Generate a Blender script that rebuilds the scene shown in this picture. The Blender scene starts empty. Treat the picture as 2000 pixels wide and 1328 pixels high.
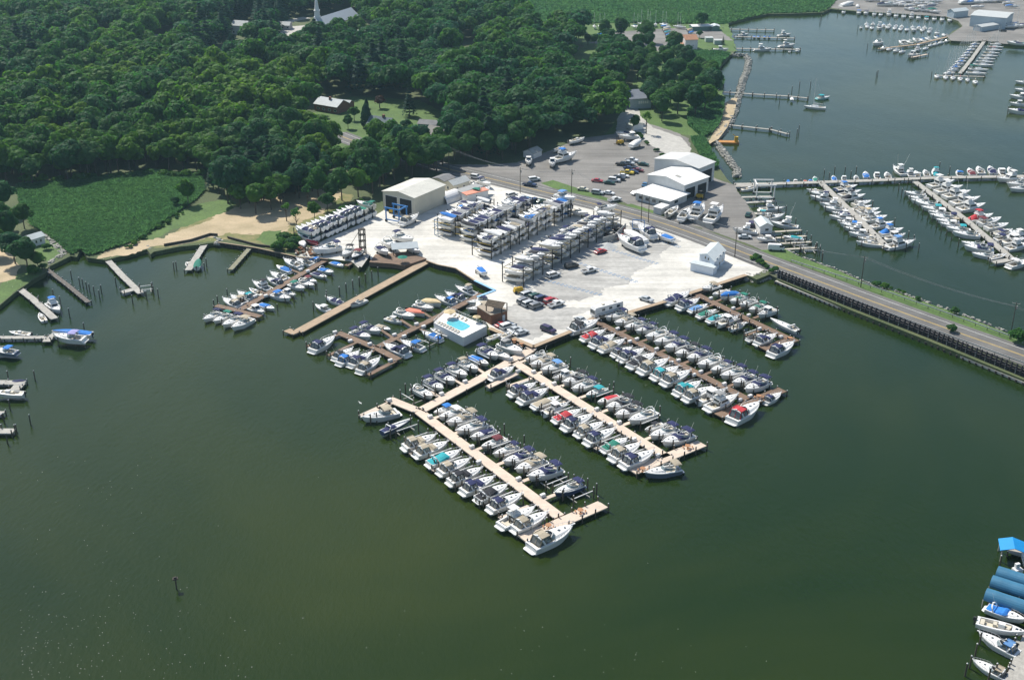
import bpy, math, random
import numpy as np
from mathutils import Vector, Matrix
random.seed(7); rng = np.random.default_rng(7)
R = math.radians
scene = bpy.context.scene
# ---------------------------------------------------------------- camera, sky, sun, exposure
FOC, YH, CAMZ = 2350.0, -415.0, 152.0            # focal length in photo pixels, horizon row, flying height
PITCH = math.atan((664 - YH) / FOC)
cd = bpy.data.cameras.new('camera'); cam = bpy.data.objects.new('camera', cd)
scene.collection.objects.link(cam); scene.camera = cam
cam.location = (0, 0, CAMZ); cam.rotation_euler = (math.pi/2 - PITCH, 0, 0)
cd.sensor_width = 36; cd.lens = FOC / 2000 * 36; cd.clip_start = 1; cd.clip_end = 12000
SUN_AZ, SUN_EL = -38.0, 50.0
world = bpy.data.worlds.new('World'); scene.world = world; world.use_nodes = True
wn = world.node_tree.nodes; bg = wn['Background']
sky = wn.new('ShaderNodeTexSky'); sky.sky_type = 'NISHITA'; sky.sun_disc = False
sky.sun_elevation = R(SUN_EL); sky.sun_rotation = R(SUN_AZ); sky.air_density = 1.0; sky.dust_density = .8
world.node_tree.links.new(sky.outputs[0], bg.inputs[0]); bg.inputs[1].default_value = 0.10
sl = bpy.data.lights.new('sun', 'SUN'); sl.energy = 4.4; sl.angle = R(0.53); sl.color = (1, .955, .88)
sun = bpy.data.objects.new('sun', sl); scene.collection.objects.link(sun)
sd = Vector((math.sin(R(SUN_AZ))*math.cos(R(SUN_EL)), math.cos(R(SUN_AZ))*math.cos(R(SUN_EL)), math.sin(R(SUN_EL))))
sun.rotation_euler = sd.to_track_quat('Z', 'Y').to_euler(); sun.location = (-200, 300, 400)
scene.view_settings.view_transform = 'Standard'; scene.view_settings.look = 'None'
scene.view_settings.exposure = 0.37; scene.view_settings.gamma = 1
scene.cycles.max_bounces = 5; scene.cycles.diffuse_bounces = 2; scene.cycles.glossy_bounces = 2
scene.cycles.transmission_bounces = 2; scene.cycles.transparent_max_bounces = 4; scene.cycles.volume_bounces = 0
scene.cycles.caustics_reflective = False; scene.cycles.caustics_refractive = False

# ---------------------------------------------------------------- helpers
SP, CP = math.sin(PITCH), math.cos(PITCH)
def at(px, py, z=0.0):
    "point of the place that stands at height z and is seen at this photo pixel"
    a, b = (px - 1000) / FOC, (664 - py) / FOC
    dx, dy, dz = a, CP + b*SP, -SP + b*CP
    t = (z - CAMZ) / dz
    return Vector((dx*t, dy*t, z))
def at2(c, zx, zy, z=0.0):
    return at(c[0] + zx / c[2], c[1] + zy / c[2], z)
def ang(v): return math.atan2(v.y, v.x)

MATS = {}
def mat(name, col, rough=.6, var=.0, scale=1.0, bump=0., metal=0., col2=None, spec=.5, detail=4, rand=0., bscale=None, fine=0., fscale=2.0, streak=0.):
    "procedural material: base colour broken up by noise, optional bump"
    if name in MATS: return MATS[name]
    m = bpy.data.materials.new(name); m.use_nodes = True; MATS[name] = m
    nt = m.node_tree; N, K = nt.nodes, nt.links; b = N['Principled BSDF']
    b.inputs['Roughness'].default_value = rough; b.inputs['Metallic'].default_value = metal
    b.inputs['Specular IOR Level'].default_value = spec
    g = N.new('ShaderNodeNewGeometry'); tc = N.new('ShaderNodeTexCoord')
    src = g.outputs['Position']
    c = (*col, 1); c2 = (*(col2 or [v*(1-var) for v in col]), 1)
    no = N.new('ShaderNodeTexNoise'); no.inputs['Scale'].default_value = scale; no.inputs['Detail'].default_value = detail
    no.inputs['Roughness'].default_value = .62
    K.new(src, no.inputs['Vector'])
    rp = N.new('ShaderNodeMapRange'); rp.inputs[1].default_value = .36; rp.inputs[2].default_value = .64
    K.new(no.outputs[0], rp.inputs[0])
    mx = N.new('ShaderNodeMix'); mx.data_type = 'RGBA'
    mx.inputs[6].default_value = c; mx.inputs[7].default_value = c2
    K.new(rp.outputs[0], mx.inputs[0]); out = mx.outputs[2]
    if fine:
        n3 = N.new('ShaderNodeTexNoise'); n3.inputs['Scale'].default_value = fscale; n3.inputs['Detail'].default_value = 3
        K.new(src, n3.inputs['Vector'])
        mr = N.new('ShaderNodeMapRange'); mr.inputs[1].default_value = .3; mr.inputs[2].default_value = .7
        mr.inputs[3].default_value = 1 - fine; mr.inputs[4].default_value = 1 + fine; K.new(n3.outputs[0], mr.inputs[0])
        hv = N.new('ShaderNodeHueSaturation'); K.new(out, hv.inputs['Color']); K.new(mr.outputs[0], hv.inputs['Value']); out = hv.outputs[0]
    if streak:
        for rz_, sc_ in ((24, (.03,.42,1)), (-38, (.025,.5,1))):
            mp = N.new('ShaderNodeMapping'); mp.inputs['Rotation'].default_value = (0,0,R(rz_)); mp.inputs['Scale'].default_value = sc_; K.new(src, mp.inputs[0])
            n4 = N.new('ShaderNodeTexNoise'); n4.inputs['Scale'].default_value = 1.; n4.inputs['Detail'].default_value = 5; n4.inputs['Distortion'].default_value = .6; K.new(mp.outputs[0], n4.inputs['Vector'])
            mr = N.new('ShaderNodeMapRange'); mr.inputs[1].default_value = .38; mr.inputs[2].default_value = .62; mr.inputs[3].default_value = 1 - streak; mr.inputs[4].default_value = 1.; K.new(n4.outputs[0], mr.inputs[0])
            hv = N.new('ShaderNodeHueSaturation'); K.new(out, hv.inputs['Color']); K.new(mr.outputs[0], hv.inputs['Value']); out = hv.outputs[0]
    if rand:
        oi = N.new('ShaderNodeObjectInfo'); mr = N.new('ShaderNodeMapRange')
        mr.inputs[3].default_value = 1 - rand; mr.inputs[4].default_value = 1 + rand; K.new(oi.outputs['Random'], mr.inputs[0])
        hv = N.new('ShaderNodeHueSaturation'); K.new(out, hv.inputs['Color']); K.new(mr.outputs[0], hv.inputs['Value']); out = hv.outputs[0]
    K.new(out, b.inputs['Base Color'])
    if bump:
        n2 = N.new('ShaderNodeTexNoise'); n2.inputs['Scale'].default_value = bscale or scale*4; n2.inputs['Detail'].default_value = 3
        K.new(src, n2.inputs['Vector']); bp = N.new('ShaderNodeBump'); bp.inputs['Strength'].default_value = bump
        bp.inputs['Distance'].default_value = .3
        K.new(n2.outputs[0], bp.inputs['Height']); K.new(bp.outputs[0], b.inputs['Normal'])
    return m

def tag(o, label=None, cat=None, group=None, kind=None):
    if label: o['label'] = label
    if cat: o['category'] = cat
    if group: o['group'] = group
    if kind: o['kind'] = kind
    return o
def empty(name, loc=(0,0,0), rz=0., label=None, cat=None, group=None, scale=1.):
    o = bpy.data.objects.new(name, None); scene.collection.objects.link(o)
    o.location = loc; o.rotation_euler = (0, 0, rz); o.scale = (scale,)*3; o.empty_display_size = .5
    return tag(o, label, cat, group)
def link(name, me, parent=None, mats=None):
    o = bpy.data.objects.new(name, me); scene.collection.objects.link(o)
    if parent: o.parent = parent
    if mats:
        for i, m in enumerate(mats):
            o.material_slots[i].link = 'OBJECT'; o.material_slots[i].material = m
    return o
class MB:
    def __init__(s): s.v = []; s.f = []; s.m = []
    def quad(s, pts, m=0):
        n = len(s.v); s.v += [tuple(p) for p in pts]; s.f.append(tuple(range(n, n+len(pts)))); s.m.append(m); return s
    def box(s, c, d, rz=0., m=0, taper=1., M=None):
        "c = centre of the bottom face, d = full sizes"
        x, y, z = d[0]/2, d[1]/2, d[2]; cs, sn = math.cos(rz), math.sin(rz); n = len(s.v)
        for k, (zz, t) in enumerate(((0, 1), (z, taper))):
            for (a, b) in ((-x,-y),(x,-y),(x,y),(-x,y)):
                a, b = a*t, b*t; s.v.append((c[0]+a*cs-b*sn, c[1]+a*sn+b*cs, c[2]+zz))
        for f in ((3,2,1,0),(4,5,6,7),(0,1,5,4),(1,2,6,5),(2,3,7,6),(3,0,4,7)):
            s.f.append(tuple(n+i for i in f)); s.m.append(m)
        return s
    def bar(s, a, b, w, h=None, m=0):
        a, b = Vector(a), Vector(b); h = h or w; d = (b-a)
        if d.length < 1e-6: return s
        d.normalize(); u = d.cross(Vector((0,0,1)))
        if u.length < .01: u = Vector((1,0,0))
        u.normalize(); w2 = u.cross(d); n = len(s.v)
        for p in (a, b):
            for (i, j) in ((-1,-1),(1,-1),(1,1),(-1,1)): s.v.append(tuple(p + u*i*w/2 + w2*j*h/2))
        for f in ((3,2,1,0),(4,5,6,7),(0,1,5,4),(1,2,6,5),(2,3,7,6),(3,0,4,7)):
            s.f.append(tuple(n+i for i in f)); s.m.append(m)
        return s
    def cyl(s, a, b, r0, r1=None, n=8, m=0, cap=True):
        a, b = Vector(a), Vector(b); r1 = r0 if r1 is None else r1; d = (b-a).normalized()
        u = d.cross(Vector((0,0,1))); u = Vector((1,0,0)) if u.length < .01 else u.normalized(); w = d.cross(u); k = len(s.v)
        for p, r in ((a, r0), (b, r1)):
            for i in range(n):
                t = 2*math.pi*i/n; s.v.append(tuple(p + (u*math.cos(t) + w*math.sin(t))*r))
        for i in range(n):
            j = (i+1) % n; s.f.append((k+i, k+j, k+n+j, k+n+i)); s.m.append(m)
        if cap: s.f.append(tuple(k+n+i for i in range(n))); s.m.append(m); s.f.append(tuple(k+n-1-i for i in range(n))); s.m.append(m)
        return s
    def loft(s, rows, m=0, closed=False):
        n = len(s.v); w = len(rows[0])
        for r in rows: s.v += [tuple(p) for p in r]
        for i in range(len(rows)-1):
            for j in range(w - (0 if closed else 1)):
                k = (j+1) % w; s.f.append((n+i*w+j, n+i*w+k, n+(i+1)*w+k, n+(i+1)*w+j)); s.m.append(m)
        return s
    def mesh(s, name, mats=()):
        me = bpy.data.meshes.new(name); me.from_pydata(s.v, [], s.f)
        for x in mats: me.materials.append(x)
        if len(mats) > 1: me.polygons.foreach_set('material_index', s.m)
        me.update(); return me
    def build(s, name, mats, parent=None, label=None, cat=None, group=None, kind=None):
        if not isinstance(mats, (list, tuple)): mats = [mats]
        o = link(name, s.mesh(name, mats), parent); return tag(o, label, cat, group, kind)
def npmesh(name, V, F4, mats, smooth=False, attr=None, midx=None):
    me = bpy.data.meshes.new(name); V = np.asarray(V, np.float32); F = np.asarray(F4, np.int32); k = F.shape[1]
    me.vertices.add(len(V)); me.vertices.foreach_set('co', V.ravel())
    me.loops.add(F.size); me.loops.foreach_set('vertex_index', F.ravel())
    me.polygons.add(len(F)); me.polygons.foreach_set('loop_start', np.arange(0, F.size, k, dtype=np.int32))
    for m in mats: me.materials.append(m)
    if midx is not None: me.polygons.foreach_set('material_index', np.asarray(midx, np.int32))
    me.update(calc_edges=True)
    if attr is not None:
        a = me.attributes.new('tone', 'FLOAT', 'POINT'); a.data.foreach_set('value', np.asarray(attr, np.float32))
    if smooth: me.polygons.foreach_set('use_smooth', [True]*len(F))
    return me
ORD = ['first','second','third','fourth','fifth','sixth','seventh','eighth','ninth','tenth','eleventh','twelfth','thirteenth','fourteenth','fifteenth','sixteenth','seventeenth','eighteenth','nineteenth','twentieth','twenty-first','twenty-second','twenty-third']

def sheet(name, pts, z, m, kind='structure', label=None, cat=None, h=0, parent=None):
    "flat sheet (or low slab when h>0) with the given outline in world points"
    from mathutils.geometry import tessellate_polygon
    P = [Vector((p.x, p.y, z)) for p in pts]; tri = tessellate_polygon([P]); b = MB(); b.v = [tuple(p) for p in P]
    for t in tri:
        a, c, d = (P[i] for i in t)
        if (c-a).cross(d-a).z < 0: t = (t[0], t[2], t[1])
        b.f.append(tuple(t)); b.m.append(0)
    if h:
        n = len(P); b.v += [(p.x, p.y, z-h) for p in P]
        for i in range(n):
            j = (i+1) % n; b.f.append((i, j, n+j, n+i)); b.m.append(0)
    o = b.build(name, m, parent); return tag(o, label, cat, None, kind)
def px_poly(s, z=1.5):
    v = [float(t) for t in s.replace(';', ' ').replace(',', ' ').split()]
    return [at(v[i], v[i+1], z) for i in range(0, len(v), 2)]
def rough_poly(P, amp=1.5, step=5.0, seed=1):
    r = random.Random(seed); out = []
    for i, a in enumerate(P):
        b = P[(i+1) % len(P)]; L = (b-a).length; n = max(1, min(260, int(L/step)))
        for k in range(n):
            q = a.lerp(b, k/n)
            if k: q = q + Vector((r.uniform(-amp, amp), r.uniform(-amp, amp), 0))
            out.append(q)
    return out
def inside(p, poly):
    x, y = p[0], p[1]; c = False; n = len(poly)
    for i in range(n):
        x1, y1 = poly[i][0], poly[i][1]; x2, y2 = poly[i-1][0], poly[i-1][1]
        if (y1 > y) != (y2 > y) and x < (x2-x1)*(y-y1)/(y2-y1)+x1: c = not c
    return c

# ---------------------------------------------------------------- materials
M_land = mat('soil', (.10,.12,.05), .95, col2=(.06,.085,.03), scale=.05, fine=.3)
M_grass = mat('mown_grass', (.095,.165,.035), .9, col2=(.065,.12,.025), scale=.09, fine=.22, fscale=1.2)
M_gravel = mat('white_gravel', (.80,.765,.68), .95, col2=(.58,.56,.50), scale=.05, fine=.10, fscale=.8, detail=8, streak=.13)
M_lot = mat('grey_gravel_lot', (.29,.275,.25), .95, col2=(.20,.19,.172), scale=.05, fine=.14, detail=8, streak=.16)
M_parking = mat('fine_grey_gravel', (.54,.525,.48), .95, col2=(.40,.39,.36), scale=.06, fine=.12, fscale=.7, detail=8, streak=.18)
M_asph = mat('asphalt', (.18,.175,.163), .9, col2=(.14,.135,.126), scale=.12, fine=.1, streak=.12)
M_sand = mat('sand', (.52,.41,.26), .95, col2=(.36,.29,.17), scale=.09, fine=.15, detail=7)
M_sandgrass = mat('sandy_grass', (.26,.22,.10), .95, col2=(.12,.15,.04), scale=.12, fine=.25)
M_conc = mat('concrete', (.50,.48,.43), .85, .2, .5, fine=.1)
M_rock = mat('stone', (.46,.44,.39), .9, .35, .6)
M_wood_dark = mat('dark_timber', (.055,.045,.036), .85, .3, 1.5)
M_pile = mat('piling_wood', (.13,.105,.075), .9, .4, 1.2, rand=.3)
M_brown = mat('brown_decking', (.24,.155,.10), .8, .3, .6, fine=.14, fscale=4, streak=.12)
M_tan = mat('tan_decking', (.42,.31,.20), .8, .2, .6, fine=.1, fscale=4)
M_pink = mat('new_pale_decking', (.72,.585,.46), .75, .12, .5, fine=.07, fscale=4, streak=.07)
M_greyd = mat('weathered_decking', (.44,.42,.37), .9, .25, .7, fine=.12, fscale=4)
M_white = mat('white_gelcoat', (.82,.81,.77), .3, .04, .4)
M_paint = mat('white_paint', (.80,.79,.76), .6, .08, .5)
M_cream = mat('cream_metal', (.62,.58,.46), .6, .08, .3)
M_roofw = mat('pale_roof', (.68,.665,.58), .7, .14, .25, fine=.06, streak=.08)
M_roofg = mat('grey_shingle', (.22,.22,.22), .9, .2, .5, fine=.1)
M_roofp = mat('pale_shingle', (.48,.50,.48), .9, .15, .4, fine=.06)
M_roofo = mat('orange_tile', (.50,.26,.15), .9, .2, .6)
M_brick = mat('red_brick', (.30,.13,.09), .9, .25, 2.0)
M_glass = mat('tinted_glass', (.03,.045,.055), .08, spec=.8)
M_ws = mat('windshield_glass', (.22,.27,.27), .12, .2, 2., spec=.8)
M_dark = mat('dark_rubber', (.03,.03,.03), .7)
M_chrome = mat('steel_tube', (.6,.6,.6), .3, metal=.8)
M_seat = mat('cream_vinyl', (.62,.56,.44), .6, .1, 1.)
M_bottom = mat('beige_bottom', (.55,.51,.42), .6, .2, .6)
M_yel = mat('yellow_steel', (.58,.42,.06), .6, .2, 1.)
M_bluem = mat('blue_paint', (.03,.20,.50), .5, .15, 1.)
M_pool = mat('pool_water', (.12,.55,.62), .06, .15, .8)
M_line = mat('yellow_road_paint', (.60,.42,.12), .8, .2, .5)
M_lineb = mat('blue_chalk_line', (.16,.30,.50), .9, .25, .5)
M_linew = mat('white_road_paint', (.72,.72,.68), .8, .2, .5)
CANV = {'n': ('navy', (.012,.018,.085)), 'k': ('black', (.014,.015,.022)), 'b': ('bright blue', (.02,.19,.58)), 't': ('teal', (.02,.36,.40)),
        'g': ('green', (.01,.19,.13)), 'r': ('red', (.50,.035,.045)), 'm': ('maroon', (.17,.03,.04)), 'e': ('beige', (.43,.37,.27)),
        'l': ('light blue', (.13,.30,.58)), 'w': ('white', (.78,.77,.74)), 'y': ('tan', (.60,.47,.27)), 'u': ('lilac', (.36,.34,.62)), 's': ('grey', (.34,.34,.33)),
        'o': ('salmon', (.66,.20,.13))}
for k, (nm, c) in CANV.items(): mat('canvas_'+k, c, .85, .18, 1.3, rand=.12)
HULLC = {'w': M_white, 'd': mat('navy_hull', (.05,.07,.16), .3), 'a': mat('grey_blue_hull', (.16,.19,.25), .3), 'c': mat('cream_hull', (.68,.64,.54), .35, rand=.06),
         'q': mat('aqua_hull', (.35,.62,.60), .35), 'r': mat('red_hull', (.45,.05,.05), .35), 'y': mat('yellow_hull', (.65,.48,.15), .4), 'g': mat('green_hull', (.10,.35,.28), .4), 'b': mat('blue_hull', (.03,.12,.36), .35),
         'k': mat('black_hull', (.03,.03,.035), .35)}
HW = {'w': 'white', 'd': 'navy-hulled', 'a': 'grey-blue', 'c': 'cream', 'q': 'aqua', 'r': 'red', 'y': 'yellow', 'g': 'green', 'b': 'blue', 'k': 'black-hulled'}

# leaf material: tone varies from plant to plant and clump to clump
def leaf_mat(name, c1, c2, c3):
    m = bpy.data.materials.new(name); m.use_nodes = True; MATS[name] = m; nt = m.node_tree; N, K = nt.nodes, nt.links; b = N['Principled BSDF']
    b.inputs['Roughness'].default_value = .6; b.inputs['Specular IOR Level'].default_value = .12
    oi = N.new('ShaderNodeObjectInfo'); at_ = N.new('ShaderNodeAttribute'); at_.attribute_name = 'tone'
    ad = N.new('ShaderNodeMath'); ad.operation = 'ADD'; K.new(oi.outputs['Random'], ad.inputs[0]); K.new(at_.outputs['Fac'], ad.inputs[1])
    fr = N.new('ShaderNodeMath'); fr.operation = 'FRACT'; K.new(ad.outputs[0], fr.inputs[0])
    cr = N.new('ShaderNodeValToRGB'); e = cr.color_ramp.elements; e[0].color = (*c1, 1); e[1].color = (*c3, 1); e.new(.5).color = (*c2, 1)
    K.new(fr.outputs[0], cr.inputs[0])
    g = N.new('ShaderNodeNewGeometry'); n = N.new('ShaderNodeTexNoise'); n.inputs['Scale'].default_value = .45; n.inputs['Detail'].default_value = 3
    K.new(g.outputs['Position'], n.inputs['Vector']); mr = N.new('ShaderNodeMapRange'); mr.inputs[1].default_value = .3; mr.inputs[2].default_value = .7
    mr.inputs[3].default_value = .72; mr.inputs[4].default_value = 1.28; K.new(n.outputs[0], mr.inputs[0])
    hv = N.new('ShaderNodeHueSaturation'); K.new(cr.outputs[0], hv.inputs['Color']); K.new(mr.outputs[0], hv.inputs['Value'])
    K.new(hv.outputs[0], b.inputs['Base Color'])
    tr = N.new('ShaderNodeBsdfTranslucent'); h2 = N.new('ShaderNodeHueSaturation'); h2.inputs['Saturation'].default_value = 1.1; h2.inputs['Value'].default_value = 1.5; K.new(hv.outputs[0], h2.inputs['Color']); K.new(h2.outputs[0], tr.inputs[0]); ms = N.new('ShaderNodeMixShader'); ms.inputs[0].default_value = .48
    K.new(b.outputs[0], ms.inputs[1]); K.new(tr.outputs[0], ms.inputs[2]); K.new(ms.outputs[0], N['Material Output'].inputs[0]); return m
L_dark = leaf_mat('dark_leaves', (.026,.098,.028), (.052,.140,.028), (.034,.112,.052))
L_mid = leaf_mat('green_leaves', (.042,.140,.024), (.085,.190,.024), (.042,.122,.036))
L_bright = leaf_mat('bright_leaves', (.065,.170,.018), (.115,.215,.022), (.055,.150,.022))
L_needle = leaf_mat('needles', (.022,.070,.040), (.032,.088,.046), (.020,.060,.034))
L_red = leaf_mat('purple_leaves', (.07,.035,.022), (.085,.045,.025), (.06,.03,.02))
L_reed = leaf_mat('reeds', (.072,.165,.066), (.092,.188,.070), (.060,.145,.060))
M_bark = mat('bark', (.10,.08,.06), .9, .3, 2.)

# water
def water_mat():
    m = bpy.data.materials.new('creek_water'); m.use_nodes = True; nt = m.node_tree; N, K = nt.nodes, nt.links; b = N['Principled BSDF']
    b.inputs['IOR'].default_value = 1.29
    g = N.new('ShaderNodeNewGeometry')
    n = N.new('ShaderNodeTexNoise'); n.inputs['Scale'].default_value = .005; n.inputs['Detail'].default_value = 6; n.inputs['Distortion'].default_value = 1.2; K.new(g.outputs['Position'], n.inputs['Vector'])
    mr = N.new('ShaderNodeMapRange'); mr.inputs[1].default_value = .40; mr.inputs[2].default_value = .64; K.new(n.outputs[0], mr.inputs[0])
    mx = N.new('ShaderNodeMix'); mx.data_type = 'RGBA'; K.new(mr.outputs[0], mx.inputs[0])
    mx.inputs[6].default_value = (.010,.026,.003,1); mx.inputs[7].default_value = (.030,.044,.006,1)
    K.new(mx.outputs[2], b.inputs['Base Color'])
    m5 = N.new('ShaderNodeMapping'); m5.inputs['Rotation'].default_value = (0,0,R(-30)); m5.inputs['Scale'].default_value = (.035, .008, 1); K.new(g.outputs['Position'], m5.inputs[0])
    n5 = N.new('ShaderNodeTexNoise'); n5.inputs['Scale'].default_value = 1.; n5.inputs['Detail'].default_value = 5; n5.inputs['Distortion'].default_value = 1.; K.new(m5.outputs[0], n5.inputs['Vector'])
    r5 = N.new('ShaderNodeMapRange'); r5.inputs[1].default_value = .35; r5.inputs[2].default_value = .65; r5.inputs[3].default_value = .05; r5.inputs[4].default_value = .13; K.new(n5.outputs[0], r5.inputs[0]); K.new(r5.outputs[0], b.inputs['Roughness'])
    mp = N.new('ShaderNodeMapping'); mp.inputs['Rotation'].default_value = (0,0,R(25)); mp.inputs['Scale'].default_value = (1, .45, 1)
    K.new(g.outputs['Position'], mp.inputs[0])
    w = N.new('ShaderNodeTexNoise'); w.inputs['Scale'].default_value = 1.1; w.inputs['Detail'].default_value = 4; w.inputs['Roughness'].default_value = .6; K.new(mp.outputs[0], w.inputs['Vector'])
    w2 = N.new('ShaderNodeTexNoise'); w2.inputs['Scale'].default_value = .09; w2.inputs['Detail'].default_value = 3; K.new(mp.outputs[0], w2.inputs['Vector'])
    ad = N.new('ShaderNodeMath'); ad.operation = 'MULTIPLY_ADD'; K.new(w2.outputs[0], ad.inputs[0]); ad.inputs[1].default_value = 2.0; K.new(w.outputs[0], ad.inputs[2])
    bp = N.new('ShaderNodeBump'); bp.inputs['Strength'].default_value = .34; bp.inputs['Distance'].default_value = .28
    K.new(ad.outputs[0], bp.inputs['Height']); K.new(bp.outputs[0], b.inputs['Normal']); return m
M_water = water_mat()
# ---------------------------------------------------------------- terrain
LAND = 1.5
far = [Vector((x, y, 0)) for x, y in ((-2900,-400),(2900,-400),(2900,2900),(-2900,2900))]
sheet('water', far, 0, M_water)
shore = px_poly("""-700,760 -200,655 0,596 32,569 50,557 65,546 88,533 95,521 122,508 138,500 150,502 158,486 163,490 170,503 207,508 287,487
 294,497 300,492 350,482 390,478 425,473 500,484 582,502 640,506 687,511 700,523 722,498 724,510 789,516 822,503 855,517 890,524 927,548 967,567 932,580 928,600 940,612
 956,641 1042,677 1118,646 1157,622 1222,612 1302,588 1350,572 1457,537 1478,546 1505,535 1522,547 1660,605 1810,664 2000,742 2500,960 2600,760
 2100,704 2000,672 1967,650 1890,620 1812,592 1750,570 1700,557 1640,530 1567,504 1532,490 1511,464 1483,430 1466,406 1457,398 1445,380 1435,364 1420,350 1405,328
 1390,303 1375,282 1388,272 1405,240 1414,205 1412,190 1409,175 1415,160 1402,142 1410,125 1425,110 1437,100 1432,82 1412,67 1412,55 1425,45 1462,35 1500,28
 1560,27 1607,25 1622,18 1640,20 1675,23 1760,28 1847,33 1872,42 1880,52 1860,62 1850,72 1857,80 1887,82 1925,80 1960,86 2000,88 2600,92""", LAND)
shore = shore + [Vector((2880, 1400, 0)), Vector((2880, 2880, 0)), Vector((-2880, 2880, 0)), Vector((-2880, 300, 0))]
sheet('terrain', shore, LAND, M_land, h=3.0)
# sheets on the land, each a little above the one below
G = lambda n, s, k, m, rough=0., seed=1: sheet(n, rough_poly(rough_poly(px_poly(s, LAND + .008*k), rough, 4, seed), min(.7, rough*.5), .9, seed+1) if rough else px_poly(s, LAND + .008*k), LAND + .008*k, m)
G('grass', "300,485 350,448 420,395 470,382 640,372 690,380 660,420 600,448 560,490 500,480 440,468 390,474", 1, M_sandgrass, 1.2)
G('sand', "190,506 212,488 250,472 290,462 320,466 350,452 395,436 420,420 455,408 480,396 520,386 560,376 620,368 668,376 650,400 612,424 565,440 545,470 510,462 470,458 445,455 425,462 380,472 350,478 310,480 290,484 240,500", 2, M_sand, 1.6, 3)
G('lawn', "270,470 300,440 330,420 380,402 450,388 462,398 440,415 380,435 330,452 300,468", 3, M_grass, 1.2, 4)
G('lawn', "66,484 84,456 100,460 128,492 122,503 92,512", 3, M_grass, .4, 5)
G('lawn', "500,468 515,452 550,450 548,476 520,480", 4, M_grass, 1.0, 6)
G('bank', "0,560 20,540 60,530 88,530 62,546 30,568 0,594 -60,605", 2, M_grass, .8, 7)
G('dirt_drive', "-40,555 0,552 30,545 42,520 20,495 0,485 -40,480", 3, M_sand, .8, 8)
G('yard', "582,500 600,488 635,468 700,440 748,412 765,388 850,375 870,350 893,331 940,348 1010,372 1070,385 1190,412 1240,424 1300,447 1430,493 1500,523 1470,540 1457,537 1350,572 1302,588 1222,612 1157,622 1118,646 1042,677 956,641 940,612 928,600 932,580 967,567 927,548 890,524 855,517 822,503 789,514 724,508 722,498 700,523 687,511 640,505", 3, M_gravel)
G('parking_lot', "1100,480 1190,440 1260,440 1300,455 1330,470 1290,500 1235,545 1150,580 1060,600 1040,550 1080,520", 4, M_parking, 2.0, 9)
G('parking_lot', "1035,585 1100,598 1150,600 1140,628 1060,655 1040,665 990,648 968,620 985,600", 5, M_parking, 2.0, 10)
G('boatyard_lot', "850,330 880,322 960,322 1010,318 1060,300 1130,272 1200,262 1215,225 1240,222 1262,240 1310,255 1345,270 1352,305 1388,345 1435,362 1457,398 1483,430 1511,464 1532,490 1500,493 1465,478 1400,455 1300,425 1200,390 1120,372 1060,366 1010,356 940,340 880,328", 3, M_lot, .6, 11)
G('lane', "1205,265 1205,235 1225,205 1245,200 1250,225 1275,250 1330,268 1350,290 1345,310 1300,300 1250,270", 5, M_conc, .5, 12)
G('grass', "1056,358 1080,352 1190,388 1182,397 1100,375", 6, M_grass, .2)
G('grass', "1218,403 1232,398 1305,420 1290,424 1245,412", 6, M_grass, .2)
G('shore_grass', "1468,490 1532,486 1567,504 1640,530 1700,557 1750,570 1812,592 1890,620 1967,650 2000,672 2100,704 2100,722 1990,686 1860,634 1700,570 1600,530 1540,510", 4, M_grass, .2)
G('grass', "1180,268 1260,245 1330,262 1372,272 1405,240 1414,205 1412,180 1409,150 1405,120 1330,92 1290,100 1240,150 1225,200", 1, M_grass, .8, 13)
G('lawn', "560,300 600,225 690,188 820,196 900,240 880,275 760,300 640,300", 1, M_grass, 1.0, 14)
G('lawn', "1110,160 1120,110 1150,80 1200,90 1215,150 1170,175", 1, M_grass, 1.0, 15)
G('lawn', "1020,75 1030,45 1180,42 1420,40 1440,100 1330,108 1200,95", 2, M_grass, .8, 16)
G('club_lot', "1150,85 1210,62 1330,55 1410,62 1432,80 1400,78 1330,70 1330,100 1390,98 1390,104 1300,104 1240,90", 4, M_lot, .6, 17)
G('lawn', "400,140 415,108 440,108 445,150 460,175 420,165", 1, M_grass, .5, 18)
G('sand_bar', "1378,284 1388,270 1403,240 1412,205 1430,192 1440,192 1434,222 1420,250 1403,272 1385,282", 2, M_sand, .2)
G('boatyard_lot', "1622,16 1640,-6 1800,-12 2100,-30 2100,90 2000,88 1960,86 1925,80 1887,82 1857,80 1850,72 1880,52 1872,42 1847,33 1675,22", 4, M_lot)
G('ground_pier_park', "1848,72 1900,60 1990,58 2000,80 1925,78 1887,80", 6, M_lot)
# county road: one ribbon with shoulders, edge lines and a double centre line
def ribbon(name, pts, w, z, m, kind='structure', off=0., parent=None, label=None, cat=None, h=0):
    P = pts; L, Rr = [], []
    for i, p in enumerate(P):
        d = (P[min(i+1, len(P)-1)] - P[max(i-1, 0)]); d.z = 0; d.normalize(); n = Vector((-d.y, d.x, 0))
        L.append(p + n*(off + w/2)); Rr.append(p + n*(off - w/2))
    b = MB(); b.loft([[Vector((a.x, a.y, z)), Vector((c.x, c.y, z))] for a, c in zip(Rr, L)])
    if h:
        b.loft([[Vector((a.x, a.y, z-h)), Vector((a.x, a.y, z))] for a in Rr]); b.loft([[Vector((a.x, a.y, z)), Vector((a.x, a.y, z-h))] for a in L])
    o = b.build(name, m, parent); tag(o, label, cat, None, kind if not parent else None); return o
def dens(P, step=8.):
    out = []
    for a, b in zip(P, P[1:]):
        n = max(1, int((b-a).length/step)); out += [a.lerp(b, k/n) for k in range(n)]
    return out + [P[-1]]
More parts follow.
